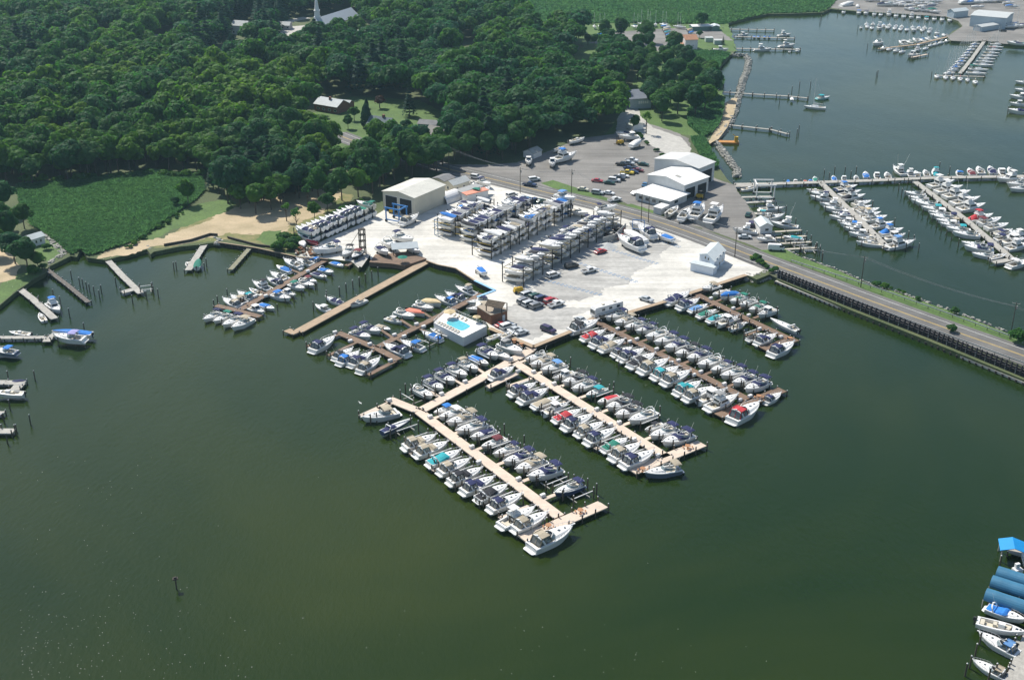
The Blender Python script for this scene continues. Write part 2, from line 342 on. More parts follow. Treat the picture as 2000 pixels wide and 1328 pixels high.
def smooth_line(P, it=3):
    for _ in range(it):
        Q = [P[0]]
        for a, b in zip(P, P[1:]): Q += [a.lerp(b, .25), a.lerp(b, .75)]
        P = Q + [P[-1]]
    return P
road = smooth_line(px_poly("655,262 700,280 780,300 860,328 940,345 1060,375 1200,408 1320,444 1440,489 1500,513 1600,550 1700,588 1860,646 2000,695 2600,915", LAND))
Z = LAND + .085
ribbon('road', road, 12.5, Z, M_asph)
for nm, of, w, m in (('centre_line', .22, .2, M_line), ('centre_line', -.22, .2, M_line), ('edge_line', 4.0, .18, M_linew), ('edge_line', -4.0, .18, M_linew)):
    ribbon(nm, road, w, Z + .006, m, off=of)
ribbon('residential_road', smooth_line(px_poly("655,262 640,268 600,275 560,262 540,240", LAND)), 8, Z - .012, M_asph)
ribbon('side_road', smooth_line(px_poly("370,92 410,108 440,100 480,88 540,78 560,58 548,45 600,35", LAND)), 9, Z - .018, M_conc)
ribbon('side_road', px_poly("180,85 205,76 228,70", LAND), 8, Z - .018, M_sand)
G('church_parking', "545,84 552,60 570,52 600,50 590,64 566,92", 6, M_conc)
G('track', "1118,618 1180,596 1240,566 1290,535 1325,500 1345,470 1362,478 1350,505 1318,545 1262,580 1200,606 1140,628", 6, M_gravel, 1.2, 20)
G('driveway', "650,222 665,218 690,212 685,208 655,216", 5, M_conc); G('footpath', "718,248 738,253 752,262 748,263 733,256 716,251", 5, M_sand)
# blue chalk parking lines
ck = MB()
def dashes(p0, p1, n, z, off=0.):
    a, b = at(*p0, z), at(*p1, z); d = (b-a)/n; nn = Vector((-d.y, d.x, 0)).normalized()*off
    for i in range(n): ck.bar(a + d*i + nn, a + d*(i+.62) + nn, .34, .03)
zz = LAND + .06
for p0, p1 in (((1062,548),(1176,578)),((1130,515),(1246,553)),((1180,485),(1286,517)),((1270,466),(1328,484))):
    dashes(p0, p1, 14, zz); dashes(p0, p1, 14, zz, 1.0)
ck.build('parking_lines', M_lineb, kind='structure')

# ---------------------------------------------------------------- trees
def rand_dirs(n):
    v = rng.normal(size=(n, 3)); return v / np.linalg.norm(v, axis=1)[:, None]
def leaf_quads(C, Nn, size):
    "one quad per leaf clump at C facing roughly Nn"
    n = len(C); t = rand_dirs(n); u = np.cross(Nn, t); u /= np.linalg.norm(u, axis=1)[:, None] + 1e-9; w = np.cross(Nn, u)
    s = (size * rng.uniform(.6, 1.25, n))[:, None]; u *= s/2; w *= s/2 * rng.uniform(.6, 1., n)[:, None]
    return np.stack([C-u-w, C+u-w*.6, C+u*.8+w, C-u*.7+w*.9], 1).reshape(-1, 3)
def crown_geo(kind, nl, size, rad, zc, hz):
    lumps = []
    if kind == 'pine':
        V = []
        k = int(nl); t = rng.uniform(0, 1, k)**.7; r = (1-t)*rad*rng.uniform(.55, 1.05, k); a = rng.uniform(0, 6.283, k)
        tier = np.round(t*9)/9; z = zc - hz + (tier*.8+t*.2)*2*hz
        C = np.stack([np.cos(a)*r, np.sin(a)*r, z - r*.12], 1); N = np.stack([np.cos(a)*.5, np.sin(a)*.5, np.ones(k)], 1)+rand_dirs(k)*.35
        N /= np.linalg.norm(N, axis=1)[:, None]; return leaf_quads(C, N, size)
    if kind == 'cone':
        k = nl; t = rng.uniform(0, 1, k); rr = rad*np.sqrt(np.clip(np.sin(np.pi*(t*.93+.05)**.62), 0.02, 1)); a = rng.uniform(0, 6.283, k)
        rr = rr*rng.uniform(.85, 1.06, k); C = np.stack([np.cos(a)*rr, np.sin(a)*rr, zc-hz+t*2*hz], 1)
        N = np.stack([np.cos(a), np.sin(a), t*0+.4], 1)+rand_dirs(k)*.5; N /= np.linalg.norm(N, axis=1)[:, None]; return leaf_quads(C, N, size)
    nlump = rng.integers(13, 19); Cs = []
    for i in range(nlump):
        d = rand_dirs(1)[0]; d[2] = abs(d[2])*1.1 - .28; q = rng.uniform(.35, .78)
        Cs.append((d*np.array([rad*q, rad*q, hz*q]) + np.array([0, 0, zc]), rng.uniform(.26, .46)*rad))
    Cs.append((np.array([0, 0, zc+hz*.1]), rad*.62))
    w = np.array([c[1]**2 for c in Cs]); cnt = (nl*w/w.sum()).astype(int); out = []
    for (c, r), k in zip(Cs, cnt):
        d = rand_dirs(k); d[:, 2] = np.where(d[:, 2] < -.35, -d[:, 2], d[:, 2])
        C = c + d*r*rng.uniform(.78, 1.1, k)[:, None]*np.array([1, 1, .85]); N = d + rand_dirs(k)*.38 + np.array([0,0,.15]); N /= np.linalg.norm(N, axis=1)[:, None]
        out.append(leaf_quads(C, N, size))
    return np.concatenate(out)
TREES = {}
def tree_proto(key, leaf, kind, n, size, rad, zc, hz):
    V = crown_geo(kind, n, size, rad, zc, hz)
    if kind == 'broad' and n > 1000:
        W = []
        for a in range(10):
            for e in range(5):
                g_ = lambda i, j: (math.cos(i*.6283)*math.cos(-.9+j*.49)*rad*.62, math.sin(i*.6283)*math.cos(-.9+j*.49)*rad*.62, zc+math.sin(-.9+j*.49)*hz*.62)
                W += [g_(a,e), g_(a+1,e), g_(a+1,e+1), g_(a,e+1)]
        V = np.concatenate([V, np.array(W)])
    F = np.arange(len(V)).reshape(-1, 4)
    tone = np.repeat(rng.uniform(-.06, .06, len(F)), 4)
    me = npmesh('crown', V, F, [leaf], attr=tone)
    b = MB(); h = zc - hz*.2; b.cyl((0,0,-.3), (rng.uniform(-.3,.3), rng.uniform(-.3,.3), h), .32, .16, 7)
    for i in range(5):
        a = i*1.256 + rng.uniform(-.3,.3); z0 = h*rng.uniform(.55,.85); b.cyl((0,0,z0), (math.cos(a)*rad*.6, math.sin(a)*rad*.6, z0+hz*.6), .13, .05, 5)
    TREES.setdefault(key, []).append((me, b.mesh('trunk', [M_bark])))
for i in range(5): tree_proto('dark', L_dark, 'broad', 2600, .85, rng.uniform(5.2,6.6), 9.0, 6.6)
for i in range(5): tree_proto('mid', L_mid, 'broad', 2600, .85, rng.uniform(5.0,6.2), 8.6, 6.4)
for i in range(4): tree_proto('bright', L_bright, 'broad', 2300, .85, rng.uniform(4.6,5.6), 8.4, 6.0)
for i in range(3): tree_proto('pine', L_needle, 'pine', 1700, 1.0, rng.uniform(4.2,5.2), 9.5, 7.5)
for i in range(2): tree_proto('cone', L_needle, 'cone', 1500, .6, 2.3, 5.4, 4.8)
for i in range(2): tree_proto('bush', L_mid, 'broad', 800, .5, 2.2, 1.3, 1.5)
for i in range(2): tree_proto('darkbush', L_dark, 'broad', 800, .5, 2.2, 1.3, 1.5)
tree_proto('red', L_red, 'broad', 1300, .6, 3.6, 4.6, 3.4)
for i in range(2): tree_proto('thin', L_mid, 'broad', 420, .6, 2.9, 8.2, 3.6)
NAMES = {'dark':'broadleaf_tree','mid':'broadleaf_tree','bright':'broadleaf_tree','pine':'pine_tree','cone':'cypress_tree','bush':'bush','darkbush':'bush','red':'purple_leaf_tree','thin':'slender_tree'}
def put_tree(key, p, s, label, group=None):
    me, tk = random.choice(TREES[key]); nm = NAMES[key]
    r = empty(nm, p, random.uniform(0, 6.28), label, 'bush' if 'bush' in key else 'tree', group, s)
    link('crown', me, r)
    if 'bush' not in key: link('trunk', tk, r)
    r.scale = (s, s, s*random.uniform(.9, 1.1)); return r
# forest: positions of all trees, nearest 300 become single trees, the rest one wood
def PP(s): 
    v = [float(t) for t in s.replace(',', ' ').split()]; return [(v[i], v[i+1]) for i in range(0, len(v), 2)]
wood = [PP("-120,380 -20,368 60,362 130,358 180,352 250,342 330,336 395,342 415,380 440,402 480,408 520,402 560,392 600,385 640,380 650,352 700,362 745,372 760,340 800,345 850,352 868,322 900,318 960,318 1005,312 1020,298 1060,288 1130,266 1195,256 1212,232 1200,196 1215,160 1220,110 1150,75 1050,72 1000,40 960,30 900,8 880,-40 -120,-40")]
bans = [PP("652,338 652,285 612,280 606,198 622,188 690,186 720,196 800,200 862,232 880,255 872,300 790,308 740,304 702,338"),   # houses and lawns
        PP("535,125 540,60 560,40 600,32 690,26 705,40 702,84 660,92 620,98 600,100 575,125"),                       # church
        PP("446,104 452,42 500,40 502,104"), PP("300,122 303,72 346,72 350,122"), PP("176,118 180,75 235,70 235,112"), PP("395,170 398,130 410,100 470,75 480,95 450,120 455,170"),
        PP("506,190 508,146 538,146 540,190"), PP("700,112 702,60 728,58 730,112"), PP("895,132 892,82 940,78 942,130"),
        PP("1105,185 1115,110 1145,80 1185,80 1175,130 1165,180"), PP("556,222 558,182 588,186 588,222")]
def wood_kind(px, py):
    n = math.sin(px*.013+1.3)*math.cos(py*.021+px*.004) + random.uniform(-.75, .75)
    if 90 < px < 660 and 150 < py < 345 and py > 120 + abs(px-350)*.12: return 'bright' if n > .05 else 'mid' if n > -.8 else 'dark'
    if px > 660: return 'mid' if n > .45 else ('pine' if n < -1.25 else 'dark')
    if px > 340 and py < 170: return 'pine' if n < -.55 else 'mid' if n > .5 else 'dark'
    return 'mid' if n > .15 else 'dark' if n > -1.15 else 'pine'
spots = []
wp = [at(x, y, LAND) for x, y in wood[0]]
xs = [p.x for p in wp]; ys = [p.y for p in wp]
def pix(p):
    v = Vector(p) - cam.location; f = v.y*CP - v.z*SP; u = v.y*SP + v.z*CP; return 1000 + FOC*v.x/f, 664 - FOC*u/f
y = min(ys)
while y < min(max(ys), 1060):
    x = min(xs)
    while x < max(xs):
        p = Vector((x + random.uniform(-2.6,2.6), y + random.uniform(-2.6,2.6), LAND)); x += 6.9
        q = pix(p)
        if q[0] < -90 or q[0] > 1300 or not inside(q, wood[0]): continue
        if any(inside(q, b) for b in bans): continue
        spots.append((p, wood_kind(*q), q))
    y += 6.6
spots.sort(key=lambda t: -t[2][1] + (0 if -30 < t[2][0] < 1300 else 900) + random.uniform(0, 25))
print('forest trees', len(spots))
zone_lab = [(lambda x,y: x < 260, 'left of marsh'), (lambda x,y: x < 430, 'behind marsh'), (lambda x,y: x < 660, 'above beach'),
            (lambda x,y: x < 870, 'behind boat shed'), (lambda x,y: True, 'behind upper boatyard')]
TW = {'dark': 'dark green tree', 'mid': 'mid green tree', 'bright': 'yellow-green tree', 'pine': 'dark pine'}
near = spots[:285]; zi = lambda q: next(i for i, (f, t) in enumerate(zone_lab) if f(*q))
ROWN = ['front','second','third','fourth','fifth','sixth','seventh']
for zn in range(len(zone_lab)):
    grp = sorted([t for t in near if zi(t[2]) == zn], key=lambda t: -t[2][1]); z = zone_lab[zn][1]; nr = max(1, math.ceil(len(grp)/13))
    for ri in range(nr):
        rw = sorted(grp[ri*13:(ri+1)*13], key=lambda t: t[2][0])
        for i, (p, k, q) in enumerate(rw):
            put_tree(k, p, random.uniform(.72, 1.3), f'{TW[k]}, {ORD[i]} from left, {ROWN[min(ri,6)]} row, wood {z}', f'trees in the wood {z}')
# rest of the wood
LV = []; LT = []; LM = []
lowp = {k: [crown_geo('pine' if k == 'pine' else 'broad', 760, 1.3, 5.9, 9.4, 6.2 if k != 'pine' else 7.) for _ in range(4)] for k in ('dark','mid','bright','pine')}
for p, k, q in spots[285:]:
    V = random.choice(lowp[k]); a = random.uniform(0, 6.28); s = random.choice((.75,.9,1.,1.1,1.35))*random.uniform(.92,1.08); c, sn = math.cos(a)*s, math.sin(a)*s
    W = np.stack([V[:,0]*c - V[:,1]*sn + p.x, V[:,0]*sn + V[:,1]*c + p.y, V[:,2]*s*random.uniform(.9,1.1) + p.z], 1); LV.append(W)
    LT.append(np.full(len(W), random.random()) + np.repeat(rng.uniform(-.06,.06,len(W)//4), 4)); LM.append(np.full(len(W)//4, {'dark':0,'mid':1,'bright':2,'pine':3}[k]))
V = np.concatenate(LV); T = np.concatenate(LT)
o = link('forest', npmesh('forest', V, np.arange(len(V)).reshape(-1,4), [L_dark, L_mid, L_bright, L_needle], attr=T, midx=np.concatenate(LM)))
tag(o, 'far part of the broad green wood filling the upper left', 'wood', None, 'stuff')
# single trees and bushes
def T(key, px, py, s, label, z=LAND, group=None): return put_tree(key, at(px, py, z), s, label, group)
for k, x, y, s, l in (
 ('mid',368,401,.72,'bushy tree alone on the right edge of the reed marsh'),('dark',345,405,.35,'low dark tree beside the bushy one at the marsh edge'),
 ('mid',500,418,.95,'tall sparse green tree at the edge of the sand'),('mid',530,410,.85,'tree right of the tall one at the edge of the sand'),
 ('mid',470,408,.9,'leafy tree at the upper end of the mown grass strip'),('thin',580,452,.75,'thin bare-stemmed tree on the sand, nearest the racks'),
 ('mid',487,398,1.05,'full leafy tree behind the sand, left of the pair'),('dark',515,392,1.05,'tall dark tree behind the sand, between two lighter ones'),('mid',548,398,.95,'leafy tree shading the upper sand'),('dark',585,388,1.05,'dark tree where the wood meets the upper sand'),('mid',622,392,1.0,'full green tree above the right end of the sand'),('mid',640,412,.6,'round shrubby tree between sand and shrub rack'),('dark',668,392,.95,'dark tree behind the middle of the shrub rack'),('mid',700,385,.95,'green tree behind the far half of the shrub rack'),('dark',728,378,.95,'dark tree just left of the boat shed'),('mid',742,366,1.05,'tall green tree at the back corner of the boat shed'),('thin',560,432,.7,'slender tree in the middle of the sand'),('thin',602,405,.8,'slender tree on the sand near the wood'),
 ('dark',20,480,1.0,'dark tree left of the small waterside cottage'),('dark',48,447,.75,'dark round tree behind the small waterside cottage'),
 ('dark',55,530,.95,'big dark tree right of the dirt drive by the creek'),('dark',30,515,.9,'dark tree between the dirt drive and the cottage'),
 ('mid',5,450,.8,'green tree on the left frame edge above the cottage'),('dark',10,420,.95,'dark tree on the left frame edge by the wood'),('mid',76,528,.5,'small bright tree at the creek bank'),
 ('mid',-12,500,.9,'tree cut by the left frame edge'),
 ('dark',648,398,.6,'dark bush-like tree above the boat racks'),('mid',615,430,.55,'round leafy tree between the sand and the boat racks'),
 ('red',742,212,.95,'dark purple-leaved tree on the lawn behind the brick cottage'),('cone',716,250,1.15,'dark cypress left of the brick cottage'),('cone',716,212,.5,'little clipped cypress on the back lawn'),
 ('cone',432,140,1.15,'dark cypress by the far road, left one'),('cone',455,118,1.4,'tall dark cypress by the far road, right one'),
 ('pine',800,228,.9,'wide spreading pine right of the purple-leaved tree'),('mid',692,236,.55,'small tree on the lawn left of the cypress'),('dark',680,252,.5,'low tree on the front lawn of the brick cottage'),('dark',796,262,.55,'bushy tree beside the brick cottage'),
 ('mid',640,305,.75,'tree in front of the residential road'),('mid',665,322,.5,'yellow-green small tree by the white shed roof'),
 ('bright',720,362,.9,'leafy tree left of the boat shed, in front'),('bright',770,352,.95,'yellow-green tree behind the boat shed'),('bright',805,345,.9,'yellow-green tree behind the shed ridge'),('mid',745,340,1.,'tall tree behind the left end of the shed'),('mid',700,350,.9,'green tree at the wood edge left of the shed'),('mid',838,338,.85,'tree beside the road end above the shed'),
 ('thin',1262,262,.9,'sparse brownish tree at the bend of the lane'),('dark',1240,255,.5,'low tree beside the lane by the grey house'),
 ('dark',1370,58,.85,'round dark tree behind the yacht club sheds'),('dark',1112,52,.7,'dark conifer-like tree right of the long grey house'),('mid',1135,52,.45,'small shrubby tree beside the long grey house'),
 ('dark',1180,80,.9,'dark tree in front of the club dinghies'),('dark',1212,82,1.15,'big round tree left of the orange roofed club house'),('dark',1262,84,1.1,'dark tree left beside the orange roofed club house'),('mid',1160,92,.7,'tree at the edge of the field by the club'),
 ('dark',1148,90,.6,'small dark tree by the club driveway'),('dark',1366,75,.4,'little tree right of the orange roofed house'),('pine',1412,88,.3,'small shrub by the club docks')): T(k, x, y, s, l)
# grove on the point by the grey house
gv = PP("1215,120 1260,100 1320,105 1350,130 1395,175 1402,215 1350,235 1290,240 1262,225 1260,190 1240,160"); grove = []
for i in range(900):
    x, y = random.uniform(1210,1405), random.uniform(100,242)
    p = at(x, y, LAND)
    if len(grove) > 46 or not inside((x, y), gv) or any((p-q).length < 8.2 for q in grove): continue
    grove.append(p)
grove.sort(key=lambda p: -pix(p)[1])
for ri in range(4):
    for i, p in enumerate(sorted(grove[ri*12:(ri+1)*12], key=lambda p: pix(p)[0])):
        put_tree('dark' if random.random() < .7 else 'mid', p, random.uniform(.8, 1.1), f'grove tree on the point, {ORD[i]} from left in its {ROWN[ri]} row', 'trees of the grove on the point')
# low shrubs: named rows
def band_labels(items, base):
    'items: (object, px, py); bands of at most 18 from top to bottom, ordinals from the left'
    items = sorted(items, key=lambda t: t[2]); n = max(1, math.ceil(len(items)/18)); per = math.ceil(len(items)/n); bn = {1: [''], 2: ['upper half, ', 'lower half, '], 3: ['upper third, ', 'middle third, ', 'lower third, ']}.get(n, [f'band {i+1}, ' for i in range(n)])
    for k in range(n):
        for i, (o, x, y) in enumerate(sorted(items[k*per:(k+1)*per], key=lambda t: t[1])): o['label'] = f'{base}, {bn[k]}{ORD[i]} from left'
def bushes(pts, n, s0, s1, label, group, key='bush', jit=1.):
    P = px_poly(pts, LAND); L = dens(P, .5)
    Q = sorted([random.choice(L) + Vector((random.uniform(-jit,jit), random.uniform(-jit,jit), 0)) for i in range(n)], key=lambda p: p.x)
    band_labels([(put_tree(key if random.random() < .7 else 'darkbush', p, random.uniform(s0, s1), label, group), *pix(p)) for p in Q], label)
bushes("548,492 580,468 610,452 650,432 690,412 735,398", 34, .7, 1.25, 'leafy shrub in the thicket beside the boat racks', 'shrubs beside the boat racks', jit=3.)
bushes("250,485 300,452 325,438 360,415", 22, .3, .6, 'low shrub along the line between marsh and mown grass', 'shrubs between marsh and grass', jit=.8)
bushes("1470,505 1490,520 1515,535", 12, .4, .7, 'weedy shrub on the rubble bank below the road', 'shrubs on the rubble bank', jit=1.2)
bushes("1700,555 1750,568 1800,588", 12, .3, .7, 'low shrub on the far bank of the causeway', 'shrubs on the causeway bank', jit=.7)
bushes("1240,262 1262,285 1290,300 1300,312", 16, .5, .9, 'shrub of the hedge between boatyard and lane', 'shrubs between boatyard and lane', jit=1.2)
bushes("60,535 80,530 90,522", 8, .5, .9, 'shrub on the creek bank by the cottage', 'shrubs on the creek bank', jit=1.2)
bushes("1060,48 1200,48 1330,50", 14, .6, 1.1, 'shrub at the back of the yacht club lawn', 'shrubs behind the yacht club', jit=3)
bushes("40,358 200,350 395,345", 26, .8, 1.3, 'shrub where the wood meets the reed marsh', 'shrubs at the foot of the wood', jit=2.)
T('bush',1858,648,.9,'bush growing through the guard fence beside the road'); T('bush',1985,668,1.5,'big bush at the foot of the utility pole, right frame edge'); T('bush',1864,612,.8,'round bush on the far bank of the causeway')
T('bush',556,472,1.5,'large round bush at the near end of the boat racks'); T('bush',92,488,.9,'clipped hedge bush beside the cottage')
# reeds: marshes
def reeds(name, poly, n, h, label, sz=.5):
    P = px_poly(poly, LAND); X = [p.x for p in P]; Y = [p.y for p in P]; out = []
    while len(out) < n:
        x, y = random.uniform(min(X), max(X)), random.uniform(min(Y), max(Y))
        if inside((x, y), P): out.append((x, y))
    A = np.array(out); k = len(A); d = rng.uniform(0, 6.283, k); ph = np.sin(A[:,0]*.07)*np.cos(A[:,1]*.05+1)
    H = h*(1+.28*ph)*rng.uniform(.75, 1.05, k); w = sz*rng.uniform(.6, 1.3, k); l = rng.uniform(-1.3, 1.3, (k, 2))
    B = np.column_stack([A, np.full(k, LAND)]); u = np.column_stack([np.cos(d)*w, np.sin(d)*w, np.zeros(k)]); t = np.column_stack([l, H])
    V = np.stack([B-u, B+u, B+t+u*.45, B+t-u*.45], 1).reshape(-1, 3)
    nn = (np.sin(A[:,0]*.11+A[:,1]*.03)+np.sin(A[:,1]*.08))*.12+rng.uniform(-.12,.12,k)+.4
    o = link(name, npmesh(name, V, np.arange(len(V)).reshape(-1,4), [L_reed], attr=np.repeat(nn, 4))); tag(o, label, 'reeds', None, 'stuff')
M_marsh = mat('marsh_floor', (.062,.145,.056), .95, col2=(.05,.11,.045), scale=.08, fine=.3)
ms = "36,362 100,358 200,350 300,338 392,346 400,372 380,392 352,412 322,432 280,462 240,480 200,492 172,500 164,488 150,492 140,498 128,486 100,462 62,440 40,400"
G('marsh', ms, 1, M_marsh, .5, 30)
reeds('reeds', ms, 90000, 1.5, 'dense green reeds of the marsh between wood and beach', .34)
ms2 = "880,-30 900,8 960,30 1000,40 1060,46 1200,46 1420,48 1425,45 1462,35 1500,27 1560,26 1605,24 1620,16 1640,-8 1640,-40"
G('marsh', ms2, 1, M_marsh, .5, 31)
reeds('reeds', ms2, 90000, 1.6, 'wide green marsh behind the yacht club', .8)
ms3 = "1330,104 1400,104 1425,108 1408,125 1400,142 1413,160 1407,175 1385,178 1350,135"
G('marsh', ms3, 3, M_marsh, .3, 32); reeds('reeds', ms3, 9000, 2.0, 'strip of reeds along the shore above the long jetty', .6)
ms4 = "1345,218 1395,190 1414,198 1405,240 1388,262 1372,270 1345,245"
G('marsh', ms4, 3, M_marsh, .3, 33); reeds('reeds', ms4, 7000, 2.2, 'clump of reeds between the grove and the sand bar', .6)
ms5 = "1352,275 1372,274 1388,305 1402,326 1392,332 1372,310"
G('marsh', ms5, 6, M_marsh, .3, 34); reeds('reeds', ms5, 3500, 2.4, 'narrow strip of reeds beside the rounded shore above the white sheds', .6)
# ---------------------------------------------------------------- boat parts (local x towards the bow, y to port, z up from the waterline)
def lerp(a, b, t): return a + (b-a)*t
M_clear = mat('clear_vinyl_panel', (.16,.17,.165), .15, .3, 1.5, spec=.7)
class HullShape:
    def __init__(s, L, B, fs, fb, draft, tc, full=2.3, cab=.35, x0=0., open_=False, wide=.92):
        s.__dict__.update(L=L, B=B, fs=fs, fb=fb, draft=draft, tc=tc, full=full, cab=cab, x0=x0, open_=open_, wide=wide)
    def hb(s, t):
        t0 = .42
        if t < t0: return s.B/2*lerp(s.wide, 1, math.sin(t/t0*math.pi/2))
        return s.B/2*max(.012, 1-((t-t0)/(1-t0))**s.full)
    def sheer(s, t): return lerp(s.fs, s.fb, t**1.6)
    def mesh(s, name='hull'):
        b = MB(); n = 15; T = [i/(n-1) for i in range(n)]; T[-2] = .955
        for sg in (1, -1):
            rows = []
            for t in T:
                h = s.hb(t); z = s.sheer(t); xk = s.L*t*.87 if t > .5 else s.L*t*(.87+.26*(.5-t)); up = max(0, t-.45)/.55
                xk = lerp(s.L*t, s.L*.88*t/.88*.9 if t < .88 else s.L*.86, up); xc = lerp(s.L*t, s.L*t*.955, up)
                zk = lerp(-s.draft, .0, up**2.2); zc = lerp(-.12*s.draft, s.fb*.38, up**1.7)
                rows.append([(xk, 0, zk), (xc, sg*h*.80*(1-.25*up), zc), (s.L*t, sg*h, z-.16), (s.L*t, sg*h*.975, z)])
            if sg < 0: rows = [r[::-1] for r in rows]
            w = len(b.f); b.loft([r[:2] if sg > 0 else r[2:] for r in rows], 1); b.loft([r[1:3] if sg > 0 else r[1:3] for r in rows], 0); b.loft([r[2:] if sg > 0 else r[:2] for r in rows], 3)
        # transom
        h = s.hb(0); z = s.sheer(0); b.quad([(0,-h,z-.16),(0,-h*.8,-.12*s.draft),(0,0,-s.draft),(0,h*.8,-.12*s.draft),(0,h,z-.16),(0,h*.975,z),(0,-h*.975,z)][::-1], 0)
        # deck: raised foredeck
        rows = []
        fd = [t for t in T if t > s.tc]; fd = [s.tc] + fd
        for t in fd:
            h = s.hb(t)*.975; z = s.sheer(t); u = (t-s.tc)/(1-s.tc); c = s.cab*max(0, math.cos(u*math.pi*.62))**.8 if u < .8 else s.cab*.05
            if s.open_: c = s.cab*.15
            rows.append([(s.L*t, -h, z), (s.L*t, -h*.78, z+.03), (s.L*t, -h*.52, z+c*.85), (s.L*t, 0, z+c), (s.L*t, h*.52, z+c*.85), (s.L*t, h*.78, z+.03), (s.L*t, h, z)])
        b.loft([r[::-1] for r in rows], 3)
        # cockpit coaming and sole
        sole = .42*s.fs; rows = []; ck = [t for t in T if t < s.tc] + [s.tc]
        for t in ck:
            h = s.hb(t)*.975; z = s.sheer(t); x = s.L*t
            rows.append([(x, h, z), (x, h*.80, z+.04), (x, h*.77, sole), (x, -h*.77, sole), (x, -h*.80, z+.04), (x, -h, z)])
        for r, m in ((slice(0,2),3),(slice(1,3),3),(slice(2,4),2),(slice(3,5),3),(slice(4,6),3)): b.loft([q[r] for q in rows], m)
        f0 = rows[-1]; top = s.sheer(s.tc)+s.cab*.9
        b.quad([(f0[2][0], f0[3][1], sole), (f0[2][0], f0[2][1], sole), (f0[2][0], f0[1][1], f0[1][2]), (f0[2][0], f0[1][1]*.6, top), (f0[2][0], f0[4][1]*.6, top), (f0[2][0], f0[4][1], f0[4][2])][::-1], 3)
        x = s.L*.035; h = s.hb(0)*.78; b.box((x, 0, sole), (x*1.6, h*2, s.fs-sole+.02), m=0)
        # helm seats / benches
        b.box((s.L*.12, 0, sole), (.7, h*1.6, .5), m=2); b.box((s.L*(s.tc-.08), -h*.45, sole), (.6, .6, .85), m=2); b.box((s.L*(s.tc-.09), h*.5, sole), (1.2, .6, .6), m=2)
        # hatches on the foredeck
        for t, r in ((lerp(s.tc,1,.36), .26), (lerp(s.tc,1,.62), .2)):
            u = (t-s.tc)/(1-s.tc); c = s.cab*max(0, math.cos(u*math.pi*.62))**.8 if not s.open_ else s.cab*.15
            b.box((s.L*t, 0, s.sheer(t)+c-.03), (r*1.9, r*1.9, .07), m=4)
        return b.mesh(name, [M_white, M_bottom, M_seat, M_white, M_glass])
    # accessories
    def windshield(s, h=.55, t=None, name='windshield'):
        t = t or s.tc; z = s.sheer(t)+s.cab*.8; w = s.hb(t)*.80; x = s.L*t; b = MB(); L = s.L*.11
        o = [(x-L*1.5, -w, z-s.cab*.5), (x-L*.2, -w*.94, z-s.cab*.2), (x+L*.55, -w*.55, z), (x+L*.8, 0, z+.03), (x+L*.55, w*.55, z), (x-L*.2, w*.94, z-s.cab*.2), (x-L*1.5, w, z-s.cab*.5)]
        i = [(p[0]-L*.62, p[1]*.88, max(p[2]+h*(.55 if k in (0,6) else 1), z+h*.55)) for k, p in enumerate(o)]
        b.loft([o, i]); b.loft([[(p[0]-.03, p[1]*.99, p[2]) for p in i][::-1], [(p[0]-.03, p[1]*.99, p[2]) for p in o][::-1]])
        for a, c in zip(i, i[1:]): b.bar(a, c, .07, m=1)
        return b.mesh(name, [M_ws, M_white])
    def arch(s, t=.22, h=1.45, w=.34, lean=.9, name='radar_arch'):
        b = MB(); H = s.hb(t)*.95; z = s.sheer(t); x = s.L*t; pts = []
        for k in range(9):
            a = math.pi*k/8; pts.append((x + lean*math.sin(a)**.7*-.9, -H*math.cos(a)*(1 if k in (0,8) else .95), z + h*math.sin(a)**.55))
        rows = [[(p[0]-w/2, p[1], p[2]), (p[0]+w/2, p[1], p[2]), (p[0]+w/2, p[1]*.88, p[2]-.10), (p[0]-w/2, p[1]*.88, p[2]-.10)] for p in pts]
        b.loft(rows, closed=True); b.box((x-lean*.9, 0, z+h), (.35, .35, .16)); b.bar((x-lean*.9, H*.5, z+h), (x-lean*1.9, H*.6, z+h+2.0), .035); return b.mesh(name, [M_white])
    def bimini(s, t0, t1, z, w=.9, name='bimini', sag=.22):
        b = MB(); n = 5; rows = []; H = s.hb((t0+t1)/2)*w
        for i in range(n):
            x = lerp(s.L*t0, s.L*t1, i/(n-1)); dz = -.10*(abs(i-2)/2)**2
            rows.append([(x, H*math.sin(a*1.15)/math.sin(1.15), z + dz - sag*(1-math.cos(a))*2.2) for a in (-1, -.6, 0, .6, 1)])
        b.loft([r[::-1] for r in rows]); b.loft([[(p[0], p[1], p[2]-.05) for p in r] for r in rows])
        for r in (rows[0], rows[-1]): b.loft([r, [(p[0], p[1], p[2]-.16) for p in r]])
        zd = s.sheer(t0)
        for x in (rows[0][0][0], rows[-1][0][0]):
            for y in (-H, H): b.bar((x, y, z-.25), ((rows[0][0][0]+rows[-1][0][0])/2, y, zd), .045, m=1)
        return b.mesh(name, [M_white, M_chrome])
    def cover(s, t0, t1, hgt=.45, name='cockpit_cover', w=.9, peak=.65, low=.0):
        b = MB(); n = 8; rows = []
        for i in range(n):
            u = i/(n-1); t = lerp(t0, t1, u); H = s.hb(t)*w*(1 if .05 < u < .9 else .88); z = s.sheer(t) + .05 + (s.cab*.5 if t > s.tc else 0)
            k = (math.sin(math.pi*min(1, u/peak/2)) if u < peak else math.cos((u-peak)/(1-peak)*math.pi/2)**.7); k = max(0, k)*hgt + low
            rows.append([(s.L*t, -H, z-.06), (s.L*t, -H*.8, z+k*.55), (s.L*t, -H*.35, z+k*.95), (s.L*t, 0, z+k), (s.L*t, H*.35, z+k*.95), (s.L*t, H*.8, z+k*.55), (s.L*t, H, z-.06)])
